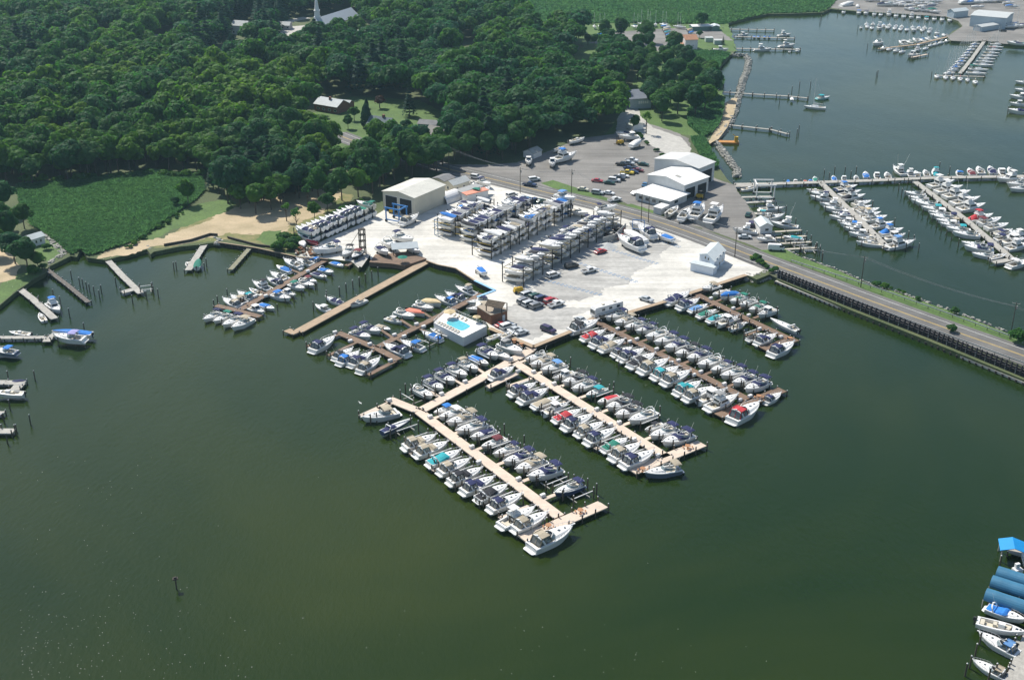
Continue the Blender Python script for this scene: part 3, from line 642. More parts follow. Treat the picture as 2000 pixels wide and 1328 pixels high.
        b.loft([r[::-1] for r in rows]); b.quad(rows[0][::-1]); b.quad(rows[-1]); return b.mesh(name, [M_white])
    def camper(s, t0, t1, z, name='camper_canvas'):
        b = MB(); H0 = s.hb(t0)*.80; H1 = s.hb(t1)*.76; x0, x1 = s.L*t0, s.L*t1; za, zb = s.sheer(t0), s.sheer(t1)+.1
        lo = [(x0-.2, -H0, za), (x1+.2, -H1, zb), (x1+.2, H1, zb), (x0-.2, H0, za)]; hi = [(x0+.45, -H0*.88, z-.12), (x1-.25, -H1*.88, z-.05), (x1-.25, H1*.88, z-.05), (x0+.45, H0*.88, z-.12)]
        mid = [(x0+.2, 0, z+.03), (x1-.2, 0, z+.12)]
        for i in range(4):
            j = (i+1) % 4; b.quad([lo[i], lo[j], hi[j], hi[i]], 1)
            a, c, d, e = (Vector(q) for q in (lo[i], lo[j], hi[j], hi[i])); b.bar(a, e, .16, m=0); b.bar(c, d, .16, m=0); b.bar(a.lerp(c,.5), e.lerp(d,.5), .1, m=0)
        b.quad([hi[0], hi[1], mid[1], mid[0]]); b.quad([mid[0], mid[1], hi[2], hi[3]]); b.quad([hi[0], mid[0], hi[3]]); b.quad([hi[1], hi[2], mid[1]])
        for i in range(4): b.bar(hi[i], hi[(i+1) % 4], .14, .2)
        return b.mesh(name, [M_white, M_clear])
    def platform(s, d=.8, name='swim_platform'):
        b = MB(); h = s.hb(0)*.92; b.v = [(-d, -h*.75, .28), (-d*.8, -h*.9, .28), (.0, -h, .28), (0, h, .28), (-d*.8, h*.9, .28), (-d, h*.75, .28)]; b.v += [(x, y, .40) for x, y, z in b.v]
        b.f = [(5,4,3,2,1,0), (6,7,8,9,10,11)] + [(i, (i+1) % 6, 6+(i+1) % 6, 6+i) for i in range(6)]; b.m = [0]*8; return b.mesh(name, [M_white])
    def rail(s, t0=.5, name='bow_rail'):
        b = MB(); T = [lerp(t0, .985, i/6) for i in range(7)]
        for sg in (-1, 1):
            P = [Vector((s.L*t, sg*s.hb(t)*.93, s.sheer(t)+.05)) for t in T]; Q = [p + Vector((.05, 0, .55)) for p in P]; Q[0] = P[0]
            for a, c in zip(Q, Q[1:]): b.bar(a, c, .05)
            for p, q in list(zip(P, Q))[1:]: b.bar(p, q, .035)
        b.bar((s.L*.985, -s.hb(.985), s.sheer(.985)+.6), (s.L*1.02, 0, s.sheer(1)+.6), .05); b.bar((s.L*.985, s.hb(.985), s.sheer(.985)+.6), (s.L*1.02, 0, s.sheer(1)+.6), .05)
        b.box((s.L*.99, 0, s.sheer(1)-.02), (.9, .3, .08), m=1); return b.mesh(name, [M_chrome, M_white])
    def stripe(s, z=.62, w=.10, name='hull_stripe'):
        b = MB()
        for sg in (-1, 1):
            rows = []
            for i in range(9):
                t = i/8*.93; up = max(0, t-.45)/.55; h = s.hb(t); zt = s.sheer(t)-.16; zc = lerp(-.12*s.draft, s.fb*.38, up**1.7); hc = h*.80*(1-.25*up); xc = lerp(s.L*t, s.L*t*.955, up)
                k = z; k2 = min(.97, z+w/(zt-zc)); f = lambda q: (lerp(xc, s.L*t, q), sg*(lerp(hc, h, q)+.012), lerp(zc, zt, q)); rows.append([f(k), f(k2)] if sg > 0 else [f(k2), f(k)])
            b.loft(rows)
        return b.mesh(name, [HULLC['d']])
    def outboard(s, y=0., name='outboard_motor', m=None):
        b = MB(); b.box((-.35, y, .75), (.62, .42, .62), taper=.75); b.box((-.3, y, -.3), (.25, .16, 1.1)); return b.mesh(name, [m or M_dark])
HS = {'cr': HullShape(10, 3.45, 1.2, 1.85, .75, .46, 2.35, .42), 'ru': HullShape(7, 2.55, .85, 1.15, .5, .5, 2.1, .22), 'cc': HullShape(8, 2.7, .85, 1.35, .55, .72, 2.2, .15, open_=True),
      'sf': HullShape(12, 4.1, 1.15, 2.15, .9, .44, 1.9, .45), 'go': HullShape(12, 2.7, .95, 1.15, .6, .30, 1.75, .18), 'pi': HullShape(8, 2.8, .95, 1.5, .6, .58, 2.1, .3),
      'sa': HullShape(10, 3.2, 1.0, 1.3, .8, .32, 1.7, .36, wide=.72)}
hm = {k: h.mesh() for k, h in HS.items()}
for m_ in hm.values(): pass
cr, ru, cc, sf, go, pi_, sa = (HS[k] for k in ('cr','ru','cc','sf','go','pi','sa'))
hull_dirty = {}
def boxm(name, items, mats):
    b = MB()
    for it in items: b.box(*it[:2], m=it[2] if len(it) > 2 else 0, taper=it[3] if len(it) > 3 else 1)
    return b.mesh(name, mats)
A_ = {}
A_['cr_ws'] = cr.windshield(); A_['cr_arch'] = cr.arch(); A_['cr_plat'] = cr.platform(); A_['cr_rail'] = cr.rail(); A_['cr_bim'] = cr.bimini(.03, .24, 3.0); A_['cr_bim2'] = cr.bimini(.20, .44, 3.05)
A_['cr_cov'] = cr.cover(.19, .58, .62, w=.95); A_['cr_aft'] = cr.cover(.02, .20, .25, 'aft_cover', peak=.5); A_['cr_camp'] = cr.camper(.12, .36, 2.7); A_['cr_str'] = cr.stripe(); A_['cr_tops'] = cr.bimini(.28, .45, 2.95, .8)
A_['cr_fcov'] = cr.cover(.42, .60, .35, 'windshield_cover', peak=.4)
A_['ru_ws'] = ru.windshield(.4); A_['ru_cov'] = ru.cover(.04, .62, .42); A_['ru_ob'] = ru.outboard(); A_['ru_str'] = ru.stripe(); A_['ru_bim'] = ru.bimini(.2, .5, 2.2); A_['ru_plat'] = ru.platform(.5)
A_['ru_bowcov'] = ru.cover(.58, .96, .12, 'bow_cover', peak=.4)
A_['full_ru'] = ru.cover(.0, .985, .5, 'boat_cover', w=1.04, peak=.5, low=.03); A_['full_cr'] = cr.cover(.0, .985, .9, 'boat_cover', w=1.03, peak=.42, low=.05)
A_['cc_con'] = boxm('console', [((4.1,0,.35),(1.1,.9,1.25),0), ((3.0,0,.35),(.6,1.0,.9),1), ((5.1,0,.35),(.7,.8,.6),1)], [M_white, M_seat]); A_['cc_ob'] = cc.outboard(0); A_['cc_ob2'] = cc.outboard(.5)
b_ = MB(); b_.box((3.9,0,2.35),(2.3,1.7,.10)); [b_.bar((3.9+dx, dy, .8), (3.9+dx*.9, dy, 2.35), .06, m=1) for dx in (-.7,.7) for dy in (-.55,.55)]; A_['cc_top'] = b_.mesh('t_top', [M_white, M_chrome])
# flybridge / sport boats
def cabin(h, t0, t1, z0, z1, w0, w1, name='cabin', m=(M_white, M_glass)):
    b = MB(); x0, x1 = h.L*t0, h.L*t1; H = h.hb((t0+t1)/2)*w0; Hf = h.hb(t1)*w0*1.02; sl = (z1-z0)
    lo = [(x0,-H,z0),(x1+sl*.7,-Hf*.8,z0),(x1+sl*.7,Hf*.8,z0),(x0,H,z0)]; hi = [(x0+.1,-H*w1,z1),(x1-sl*.2,-Hf*w1*.85,z1),(x1-sl*.2,Hf*w1*.85,z1),(x0+.1,H*w1,z1)]
    for i in range(4): j = (i+1) % 4; b.quad([lo[i], lo[j], hi[j], hi[i]])
    b.quad(hi); L = lambda a, c, t: tuple(Vector(a).lerp(Vector(c), t))
    for i in (0, 1, 2, 3):
        j = (i+1) % 4; a, c, d, e = lo[i], lo[j], hi[j], hi[i]; n = (Vector(c)-Vector(a)).cross(Vector(e)-Vector(a)).normalized()*.015
        q = [Vector(L(L(a,c,.08),L(e,d,.08),.42))+n, Vector(L(L(a,c,.92),L(e,d,.92),.42))+n, Vector(L(L(a,c,.92),L(e,d,.92),.85))+n, Vector(L(L(a,c,.08),L(e,d,.08),.85))+n]; b.quad(q, 1)
    b.box(((x0+x1)/2-.1, 0, z1), (x1-x0+.5, H*w1*2.05, .09)); return b.mesh(name, list(m))
A_['sf_cab'] = cabin(sf, .30, .56, 1.2, 2.75, .82, .9); b_ = MB(); b_.box((4.6,0,2.84),(2.6,2.5,.75),taper=.9); b_.box((4.9,0,3.3),(.9,1.4,.5)); A_['sf_fly'] = b_.mesh('flybridge', [M_white])
b_ = MB(); b_.box((4.4,0,4.75),(2.4,2.4,.12)); [b_.bar((4.4+dx,dy,3.4),(4.4+dx*.9,dy,4.8),.06,m=1) for dx in (-1.,1.) for dy in (-1.05,1.05)]; A_['sf_hard'] = b_.mesh('hardtop', [M_white, M_chrome])
A_['sf_rail'] = sf.rail(.55); A_['sf_plat'] = sf.platform(.9); A_['sf_bim'] = sf.bimini(.27, .46, 4.7, .62); A_['sf_ws'] = sf.windshield(.6)
b_ = MB(); [b_.cyl((4.6,sg*1.3,3.2),(2.6,sg*3.0,10.5),.06,.03,5) for sg in (-1,1)]; A_['sf_rig'] = b_.mesh('outriggers', [M_white])
A_['sf_aft'] = sf.cover(.02, .30, 1.4, 'aft_canvas', w=.8, peak=.8)
A_['pi_cab'] = cabin(pi_, .38, .56, 1.0, 2.45, .78, .9); A_['pi_rail'] = pi_.rail(.6); A_['pi_ob'] = pi_.outboard()
A_['go_ws'] = go.windshield(.35, .30); A_['go_cov'] = go.cover(.05, .42, .45); A_['go_full'] = go.cover(.02, .97, .45, 'boat_cover', w=1.02, peak=.35, low=.03); A_['go_ob'] = go.outboard(.45); A_['go_ob2'] = go.outboard(-.45)
b_ = MB(); H = 1.1; b_.box((2.6,0,1.95),(.35,2.3,.1)); [b_.bar((2.2,sg*1.1,1.0),(2.6,sg*1.1,2.0),.12,.3) for sg in (-1,1)]; A_['go_arch'] = b_.mesh('radar_arch', [M_white])
A_['sa_cab'] = boxm('cabin', [((5.0,0,1.2),(3.6,1.7,.42),0,.85), ((6.4,0,1.62),(.6,.6,.06),1)], [M_white, M_glass])
b_ = MB(); b_.cyl((5.6,0,1.2),(5.6,0,14.2),.10,.06,6); b_.bar((5.6,-1.0,7.5),(5.6,1.0,7.5),.06)
for a, c in (((5.6,0,14.1),(9.9,0,1.4)),((5.6,0,14.1),(.1,0,1.2)),((5.6,1.,7.5),(5.4,1.5,1.2)),((5.6,-1.,7.5),(5.4,-1.5,1.2)),((5.6,0,14.0),(5.6,1.,7.5)),((5.6,0,14.0),(5.6,-1.,7.5))): b_.bar(a, c, .03)
A_['sa_mast'] = b_.mesh('mast', [M_white]); b_ = MB(); b_.cyl((5.45,0,2.5),(1.4,0,2.4),.26,.14,7); A_['sa_sail'] = b_.mesh('furled_sail', [M_white]); A_['sa_rail'] = sa.rail(.5)
A_['sa_dodger'] = sa.bimini(.06, .24, 2.9, .8)
A_['hatch_lid'] = None
# style: name, category, hull, reference length, parts (name, mesh, colour role)
ST = {
 'X': ('cabin_cruiser','cabin cruiser','cr',10.6,[('windshield','cr_ws',0),('radar_arch','cr_arch',0),('swim_platform','cr_plat','H'),('bow_rail','cr_rail',0),('cockpit_cover','cr_cov','C'),('bimini','cr_bim','C')]),
 'C': ('cabin_cruiser','cabin cruiser','cr',10.6,[('windshield','cr_ws',0),('radar_arch','cr_arch',0),('swim_platform','cr_plat','H'),('bow_rail','cr_rail',0),('camper_canvas','cr_camp','C')]),
 'D': ('cabin_cruiser','cabin cruiser','cr',10.6,[('radar_arch','cr_arch',0),('swim_platform','cr_plat','H'),('bow_rail','cr_rail',0),('camper_canvas','cr_camp','C'),('windshield_cover','cr_fcov','C')]),
 'O': ('cabin_cruiser','cabin cruiser','cr',10.6,[('windshield','cr_ws',0),('radar_arch','cr_arch',0),('swim_platform','cr_plat','H'),('bow_rail','cr_rail',0),('bimini','cr_bim','C')]),
 'B': ('cabin_cruiser','cabin cruiser','cr',10.6,[('windshield','cr_ws',0),('swim_platform','cr_plat','H'),('bow_rail','cr_rail',0),('bimini','cr_bim2','C')]),
 'N': ('cabin_cruiser','cabin cruiser','cr',10.6,[('windshield','cr_ws',0),('radar_arch','cr_arch',0),('swim_platform','cr_plat','H'),('bow_rail','cr_rail',0)]),
 'A': ('cabin_cruiser','cabin cruiser','cr',10.6,[('cockpit_cover','cr_cov','C'),('aft_cover','cr_aft','C'),('radar_arch','cr_arch',0),('swim_platform','cr_plat','H'),('bow_rail','cr_rail',0)]),
 'U': ('runabout','small motorboat','ru',7.3,[('swim_platform','ru_plat','H'),('cockpit_cover','ru_cov','C')]),
 'W': ('runabout','small motorboat','ru',7.3,[('swim_platform','ru_plat','H'),('windshield','ru_ws',0),('bow_cover','ru_bowcov','C')]),
 'M': ('runabout','small motorboat','ru',7.3,[('swim_platform','ru_plat','H'),('windshield','ru_ws',0),('bimini','ru_bim','C')]),
 'V': ('covered_boat','covered motorboat','ru',7.3,[('outboard_motor','ru_ob',0),('boat_cover','full_ru','C')]),
 'Y': ('covered_boat','covered motorboat','cr',10.6,[('boat_cover','full_cr','C'),('swim_platform','cr_plat','H')]),
 'K': ('fishing_boat','centre-console boat','cc',8.4,[('console','cc_con',0),('t_top','cc_top','C'),('outboard_motor','cc_ob',0)]),
 'J': ('fishing_boat','centre-console boat','cc',8.4,[('console','cc_con',0),('outboard_motor','cc_ob',0)]),
 'F': ('flybridge_yacht','flybridge motor yacht','sf',12.8,[('cabin','sf_cab',0),('flybridge','sf_fly',0),('hardtop','sf_hard','C'),('bow_rail','sf_rail',0),('swim_platform','sf_plat','H')]),
 'f': ('flybridge_yacht','flybridge motor yacht','sf',12.8,[('cabin','sf_cab',0),('flybridge','sf_fly',0),('bimini','sf_bim','C'),('bow_rail','sf_rail',0),('swim_platform','sf_plat','H')]),
 'R': ('sport_fishing_yacht','sport fishing boat','sf',12.8,[('cabin','sf_cab',0),('flybridge','sf_fly',0),('hardtop','sf_hard',0),('outriggers','sf_rig',0),('bow_rail','sf_rail',0)]),
 'a': ('flybridge_yacht','flybridge motor yacht','sf',12.8,[('cabin','sf_cab',0),('flybridge','sf_fly',0),('bimini','sf_bim','C'),('aft_canvas','sf_aft','C'),('bow_rail','sf_rail',0)]),
 'P': ('pilothouse_boat','pilothouse boat','pi',8.5,[('cabin','pi_cab',0),('bow_rail','pi_rail',0),('outboard_motor','pi_ob',0)]),
 'G': ('speedboat','long speedboat','go',12.6,[('windshield','go_ws',0),('radar_arch','go_arch',0),('outboard_motor','go_ob',0),('outboard_motor','go_ob2',0)]),
 'g': ('speedboat','long speedboat','go',12.6,[('boat_cover','go_cov','C'),('radar_arch','go_arch',0)]),
 'H': ('speedboat','long speedboat','go',12.6,[('boat_cover','go_full','C'),('outboard_motor','go_ob',0)]),
 'S': ('sailboat','sailboat','sa',10,[('cabin','sa_cab',0),('mast','sa_mast',0),('furled_sail','sa_sail','C')]),
 's': ('sailboat','sailboat','sa',10,[('cabin','sa_cab',0),('mast','sa_mast',0),('furled_sail','sa_sail','C'),('bimini','sa_dodger','C')]),
}
def prep_slots(me, n=1):
    return me
CW = {'X':'{} canvas','C':'{} camper top','D':'{} camper canvas','O':'{} bimini','B':'{} bimini','N':'no canvas','A':'{} covers','U':'{} cockpit cover','W':'{} bow cover','M':'{} bimini','V':'{} cover','Y':'{} cover','K':'{} T-top','J':'open deck',
      'F':'{} hardtop','f':'{} bimini','R':'tall outriggers','a':'{} canvas','P':'small cabin','G':'bare deck','g':'{} cockpit cover','H':'{} cover','S':'{} sail cover','s':'{} bimini'}
NB = [0]
def boat(st, col, p, yaw, L=None, hc='w', where='', group=None, bottom=None, simple=False, label=None):
    nm, cat, hk, ref, parts = ST[st]; L = L or ref; s = L/ref*(.96 if ST[st][2] in ('cr','ru') else 1.); cn = CANV[col][0]; NB[0] += 1
    ct = {'flybridge motor yacht':'flybridge yacht','covered motorboat':'covered boat'}.get(cat, cat); lab = label or f"{HW[hc]} {ct} with {CW[st].format(cn)}, {where}"
    r = empty(nm, p, yaw, lab, cat, group, s); wy = 1.09 if ST[st][2] == 'cr' else 1.; r.scale = (s, s*wy*random.uniform(.96,1.05), s*wy*random.uniform(.97,1.06))
    off = ref/2 - .3                                # origin of the thing is amidships
    hm_ = HULLC[hc]
    def add(name, me, mats=None):
        o = link(name, me, r, mats); o.location = (-off, 0, 0); return o
    h = add('hull', hm[hk], [hm_, hm_ if bottom is None else bottom, M_seat, M_white, M_glass])
    cm = MATS['canvas_'+col]
    for pn, key, role in parts:
        if simple and pn in ('bow_rail','swim_platform'): continue
        me = A_[key]; k = len(me.materials)
        if role == 'C': mats = [cm] + [me.materials[i] for i in range(1, k)]
        elif role == 'H': mats = [hm_] + [me.materials[i] for i in range(1, k)]
        else: mats = None
        add(pn, me, mats)
    return r
C1 = (1120, 580, 4.); C2 = (1280, 540, 6.64); C3 = (1000, 680, 4.9925); C4 = (780, 780, 4.); C5 = (680, 640, 4.9925); C6 = (560, 540, 4.9925); C7 = (380, 440, 4.9925); C8 = (560, 380, 6.64)
C9 = (1580, 310, 6.64); C10 = (1740, 310, 5.773); C11 = (1400, 380, 9.09); C12 = (1500, 0, 4.); C13 = (0, 332, 4.); C14 = (500, 332, 4.); C15 = (1000, 332, 4.); C16 = (1500, 332, 4.); C17 = (1000, 0, 4.); C18 = (0, 600, 4.9925)
C19 = (1800, 1040, 4.61); C20 = (840, 360, 6.64); C21 = (980, 360, 6.64); C22 = (860, 640, 4.9925)
FAC = {C1:.95, C2:.88, C3:.86, C4:.80, C5:.80, C6:.79, C7:.81, C9:.88, C10:.87, C11:.8, C19:.73, C12:.9}
def row(crop, s, yaw, where, group, zv=1.3, zb=0., start=1, simple=False, from_='shore', dl=0., fac=None):
    "s: 'zx,zy,style+canvas[+hull],length; ...'  positions read at height zv above the boat's waterline"
    out = []
    for i, e in enumerate([x.strip() for x in s.split(';') if x.strip()]):
        q = e.split(','); st, col = q[2][0], q[2][1]; hc = q[2][2] if len(q[2]) > 2 else 'w'
        p = at2(crop, float(q[0]), float(q[1]), zb + zv); p.z = zb + (dl if dl is not None else 0)
        w = f"{ORD[i+start-1]} from {from_}, {where}"
        L = float(q[3])*(fac or FAC.get(crop, 1.)) if len(q) > 3 else None
        out.append(boat(st, col, p, yaw + random.gauss(0,.032), L, hc, w, group, simple=simple)); 
    return out
def yaw_px(a, b, z=0.): 
    return ang(at(*b, z) - at(*a, z))
# ---------------------------------------------------------------- piers and docks
def piling_mesh(h, r=.17):
    b = MB(); b.cyl((0,0,-2.0), (0,0,h), r*1.15, r, 8); b.cyl((0,0,h), (0,0,h+.16), r*1.05, r*.3, 8, m=1); return b.mesh('piling', [M_pile, M_white])
PIL = {h: piling_mesh(h) for h in (1.4, 2.2, 3.0, 3.8)}
PILS = {h: piling_mesh(h, .16) for h in (1.4, 2.2, 3.0)}
def piling(p, h=3.0, parent=None, label=None, group=None):
    o = link('piling' if parent else 'mooring_piling', PIL[h], parent); o.location = (p.x, p.y, p.z if parent is None else 0)
    if not parent: tag(o, label, 'piling', group); o.location.z = 0
    return o
def slab(parent, name, pts, w, z, m, th=.28, cap=True):
    b = MB()
    for a, c in zip(pts, pts[1:]):
        d = (c-a); d.z = 0; d.normalize(); nrm = Vector((-d.y, d.x, 0))
        A, B = a - (d*w/2 if False else d*0), c
        mid = (A+B)/2; b.box((mid.x, mid.y, z-th), ((B-A).length, w, th), rz=math.atan2(d.y, d.x))
    return b.build(name, m, parent)
def pier(label, line, w, m, z=1.1, piles=(6., 'both', 2.2), fingers=(), legs=True, name='pier', cat='pier', group=None, fz=None):
    "line: pixel points of the centre line at deck height; fingers: list of (from, to, width)"
    P = [at(x, y, z) for x, y in line]; r = empty(name, (0,0,0), 0, label, cat, group)
    b = MB()
    for a, c in zip(P, P[1:]):
        d = (c-a).normalized(); mid = (a+c)/2; b.box((mid.x, mid.y, z-.3), ((c-a).length, w, .3), rz=ang(d))
    b.build('deck', m, r)
    npil = 0
    for k, (a, c) in enumerate(zip(P, P[1:])):
        L = (c-a).length; d = (c-a)/L; nrm = Vector((-d.y, d.x, 0)); n = max(1, int(L/piles[0]))
        for i in range(n+1):
            for sg in ((-1, 1) if piles[1] == 'both' else (1,) if piles[1] == 'left' else (-1,) if piles[1] == 'right' else ()):
                if npil > 80: break
                npil += 1; piling(a + d*(L*i/n) + nrm*sg*(w/2+.17), piles[2], r)
    for (fa, fb, fw) in fingers:
        a, c = at(*fa, z), at(*fb, z); d = (c-a).normalized(); mid = (a+c)/2; fb_ = MB(); fb_.box((mid.x, mid.y, z-.27), ((c-a).length, fw, .25), rz=ang(d)); fb_.build('finger_dock', m, r)
        for q in (c - d*.3,):
            for sg in (-1, 1):
                if npil < 98: npil += 1; piling(q + Vector((-d.y, d.x, 0))*sg*(fw/2+.15), 2.2, r)
    return r
z = lambda c, x, y: (c[0]+x/c[2], c[1]+y/c[2])
# lower white pier (nearest), its end platform and the walkway to land
TD = (at(1177,985) - at(1020,1052)).normalized()      # direction of the end platforms = direction the slips run
dirT = ang(TD)
def fingers_from(crop, pts, L, w=1.1, z0=1.1, sgn=1):
    out = []
    for (x, y) in pts:
        a = at2(crop, x, y, z0); e = a + Vector((math.cos(dirT), math.sin(dirT), 0))*L*sgn; out.append((crop_px(a), crop_px(e), w))
    return out
def crop_px(p): return pix(p)
far_f = fingers_from(C4, ((240,155),(400,275),(590,395),(745,515),(930,650),(1120,780)), 8.2)
near_f = fingers_from(C4, ((300,345),(480,470),(640,590),(830,720),(1010,830)), -8.4)
pier('nearest pale pier, its broad end platform farthest out in the water', [(760,779),(817,802),(900,864),(1092,1008)], 2.9, M_pink, fingers=far_f+near_f, piles=(7., 'both', 1.4))
pier('pale end platform of the nearest pier, beside the big cruiser', [(1020,1052),(1178,984)], 3.4, M_pink, piles=(3.6, 'both', 2.2), name='end_platform', cat='dock')
pier('pale walkway linking the two white piers to the land', [(822,801),(940,738),(1036,683),(1040,671)], 3.1, M_pink, piles=(7., 'both', 1.4), name='walkway', cat='walkway',
     fingers=[(z(C5,1340,450),z(C5,1240,385),1.), (z(C5,1130,560),z(C5,1030,500),1.), (z(C5,900,680),z(C5,800,620),1.), (z(C5,1560,330),z(C5,1450,265),1.), (z(C5,440,720),z(C5,300,790),1.6), (z(C5,460,705),z(C5,120,860),1.8)])
far_f = fingers_from(C3, ((50,145),(215,255),(430,385),(610,500),(850,630),(1050,760),(1280,895)), 8.2)
near_f = fingers_from(C3, ((190,290),(340,400),(520,520),(690,640),(880,760),(1060,880),(1240,990)), -8.6)
pier('second pale pier, inshore of the nearest, full of cruisers', [(1003,706),(1016,714),(1164,806),(1302,892)], 2.9, M_pink, fingers=far_f+near_f+[((1010,728),(952,756),1.8)], piles=(7., 'both', 1.4))
pier('pale end platform of the second pier, dark-hulled cruiser alongside', [(1234,920),(1371,865)], 3.4, M_pink, piles=(3.6, 'both', 2.2), name='end_platform', cat='dock')
far_f = fingers_from(C1, ((370,275),(520,350),(670,430),(850,520),(1020,605),(1200,700)), 7.5)
near_f = fingers_from(C1, ((260,250),(440,350),(600,440),(770,535),(940,620),(1100,700),(1250,780)), -8.5)
pier('long brown pier below the motorhome', [(1160,624),(1167,629),(1315,704),(1464,781)], 2.5, M_brown, fingers=far_f+near_f, piles=(7., 'both', 1.4))
pier('brown end platform of the long pier with the red-topped cruiser', [(1402,811),(1528,760)], 3.2, M_brown, piles=(5, 'both', 1.4), name='end_platform', cat='dock')
far_f = fingers_from(C2, ((540,220),(790,320),(1030,430),(1270,540)), 7.0)
near_f = fingers_from(C2, ((560,260),(760,360),(980,480),(1170,580),(1400,680)), -8.0)
pier('brown pier nearest the road causeway', [(1350,569),(1445,616),(1544,662)], 2.5, M_brown, fingers=far_f+near_f, piles=(7., 'both', 1.4))
pier('brown end platform of the pier nearest the causeway', [(1490,681),(1553,661)], 3.6, M_brown, piles=(5, 'both', 1.4), name='end_platform', cat='dock')
pier('long empty brown pier with an L-shaped tip', [(582,647),(705,580),(832,511)], 3.3, M_tan, piles=(400, 'both', 1.4)); pier('short outer leg of the long empty brown pier', [(560,644),(578,651)], 2.6, M_tan, piles=(50, 'both', 1.4), name='short_dock', cat='dock')
ff = [(z(C6,1040,600),z(C6,920,520),1.), (z(C6,1230,495),z(C6,1110,420),1.), (z(C6,1420,405),z(C6,1330,350),1.), (z(C6,1080,610),z(C6,1240,700),1.), (z(C6,1300,510),z(C6,1500,600),1.)]
pier('brown pier running out from the pool barge', [z(C6,880,690),z(C6,1150,550),z(C6,1430,410),z(C6,1800,225),z(C6,1900,165)], 2.3, M_brown, fingers=ff, piles=(7., 'both', 1.4))
pier('brown cross dock at the tip of the pool barge pier', [z(C6,500,545),z(C6,880,700),z(C6,1090,810)], 2.4, M_brown, fingers=[(z(C6,510,560),z(C6,200,680),1.3), (z(C6,680,640),z(C6,400,770),1.2), (z(C6,1060,820),z(C6,790,960),1.5), (z(C6,850,720),z(C6,760,760),1.0)], piles=(5., 'both', 1.4), name='cross_dock', cat='dock')
pier('brown pier below the boat ramp, boats on both sides', [z(C7,450,820),z(C7,860,580),z(C7,1290,330)], 2.3, M_brown, piles=(4., 'both', 1.4), fingers=[(z(C7,1040,470),z(C7,940,430),1.), (z(C7,720,680),z(C7,640,640),.9), (z(C7,540,770),z(C7,460,730),.9)])
pier('brown cross dock at the tip of the pier below the boat ramp', [z(C7,210,780),z(C7,420,830),z(C7,640,890)], 2.2, M_brown, piles=(4., 'both', 1.4), name='cross_dock', cat='dock')
pier('brown dock beside the boat ramp wall', [z(C7,1300,320),z(C7,1560,340),z(C7,1480,395)], 1.8, M_brown, piles=(50, 'both', 1.4), name='dock', cat='dock')
# old wooden jetties on the left
pier('weathered jetty in the left corner with a white cruiser beside it', [z(C13,90,880),z(C13,260,1010),z(C13,425,1160)], 2.3, M_greyd, piles=(4.2,'both',1.4), name='jetty', cat='jetty')
pier('dark old jetty starting at the stone bank', [z(C13,365,775),z(C13,530,900),z(C13,690,1032)], 1.6, mat('old_wood',(.16,.14,.12),.9,.4,1.), piles=(3.2,'both',1.4), name='jetty', cat='jetty')
pier('grey jetty from the sandy bank with a lift at its T-shaped end', [z(C13,838,700),z(C13,960,830),z(C13,1100,962)], 2.2, M_greyd, piles=(5,'both',1.4), name='jetty', cat='jetty', fingers=[(z(C13,1060,925),z(C13,950,955),2.6)])
pier('grey jetty with two small boats, right of the beach', [z(C13,1640,520),z(C13,1565,630),z(C13,1470,782)], 2.4, M_greyd, piles=(4,'both',1.4), name='jetty', cat='jetty')
pier('mossy plain jetty from the bulkhead, no boats', [z(C13,1950,610),z(C13,1800,778)], 1.8, mat('mossy_wood',(.27,.26,.17),.9,.3,1.), piles=(3,'both',1.4), name='jetty', cat='jetty')
pier('grey jetty entering at the left edge, two lifted speedboats at its head', [(-40,659),z(C18,460,292),z(C18,540,262)], 2.0, M_greyd, piles=(3.,'both',1.4), name='jetty', cat='jetty', fingers=[(z(C18,480,290),z(C18,450,335),2.4)])
pier('grey jetty on the left edge with a raised white boat below it', [(-60,745),z(C18,240,735)], 2.6, M_greyd, piles=(4.,'both',1.4), name='jetty', cat='jetty', fingers=[(z(C18,200,740),z(C18,140,805),2.8)])
pier('small dock stub, upper of two at the left edge', [(-30,806),z(C18,35,1030)], 2., M_greyd, piles=(3,'both',1.4), name='dock_stub', cat='dock'); pier('small dock stub, lower of two at the left edge', [(-30,841),z(C18,135,1205)], 2.6, M_greyd, piles=(3,'both',2.2), name='dock_stub', cat='dock')
# upper right marina
pier('long grey main pier of the right marina', [z(C16,-260,112),z(C16,0,108),z(C16,800,82),z(C16,1300,60),(2060,343)], 3.2, M_greyd, piles=(6.5,'both',2.2), z=1.3)
pier('grey finger pier left of two in the right marina', [z(C16,410,95),z(C16,700,370),z(C16,935,605)], 2.6, M_greyd, piles=(7,'both',2.2), z=1.2)
pier('grey finger pier right of two in the right marina', [z(C16,1150,90),z(C16,1550,390),z(C16,1910,695),z(C16,1760,722)], 2.6, M_greyd, piles=(7,'both',2.2), z=1.2)
for i, (a, c) in enumerate(((z(C11,430,48),z(C11,960,30)),(z(C11,520,145),z(C11,1040,108)))):
    pier(('upper','lower')[i]+' timber runway of the travel lift basin', [a, c], 1.8, M_greyd, piles=(3.4,'both',1.4), name='lift_runway', cat='pier', z=1.5)
pier('third timber pier of the lift basin, nearest the rocks', [z(C15,1720,128),z(C15,2010,122)], 1.8, M_greyd, piles=(3.4,'both',1.4), name='lift_runway', cat='pier', z=1.5)
for i, (a, c) in enumerate(((z(C11,940,665),z(C11,1495,630)),(z(C11,1040,770),z(C11,1580,735)),(z(C11,1130,870),z(C11,1670,838)),(z(C11,1210,970),z(C11,1760,942)))):
    pier(f'{ORD[i]} short pale slip dock down from the small dock office', [a, c], 1.3, mat('pale_wood',(.55,.50,.40),.85,.2,.7), piles=(5,'both',1.4), name='slip_dock', cat='dock')
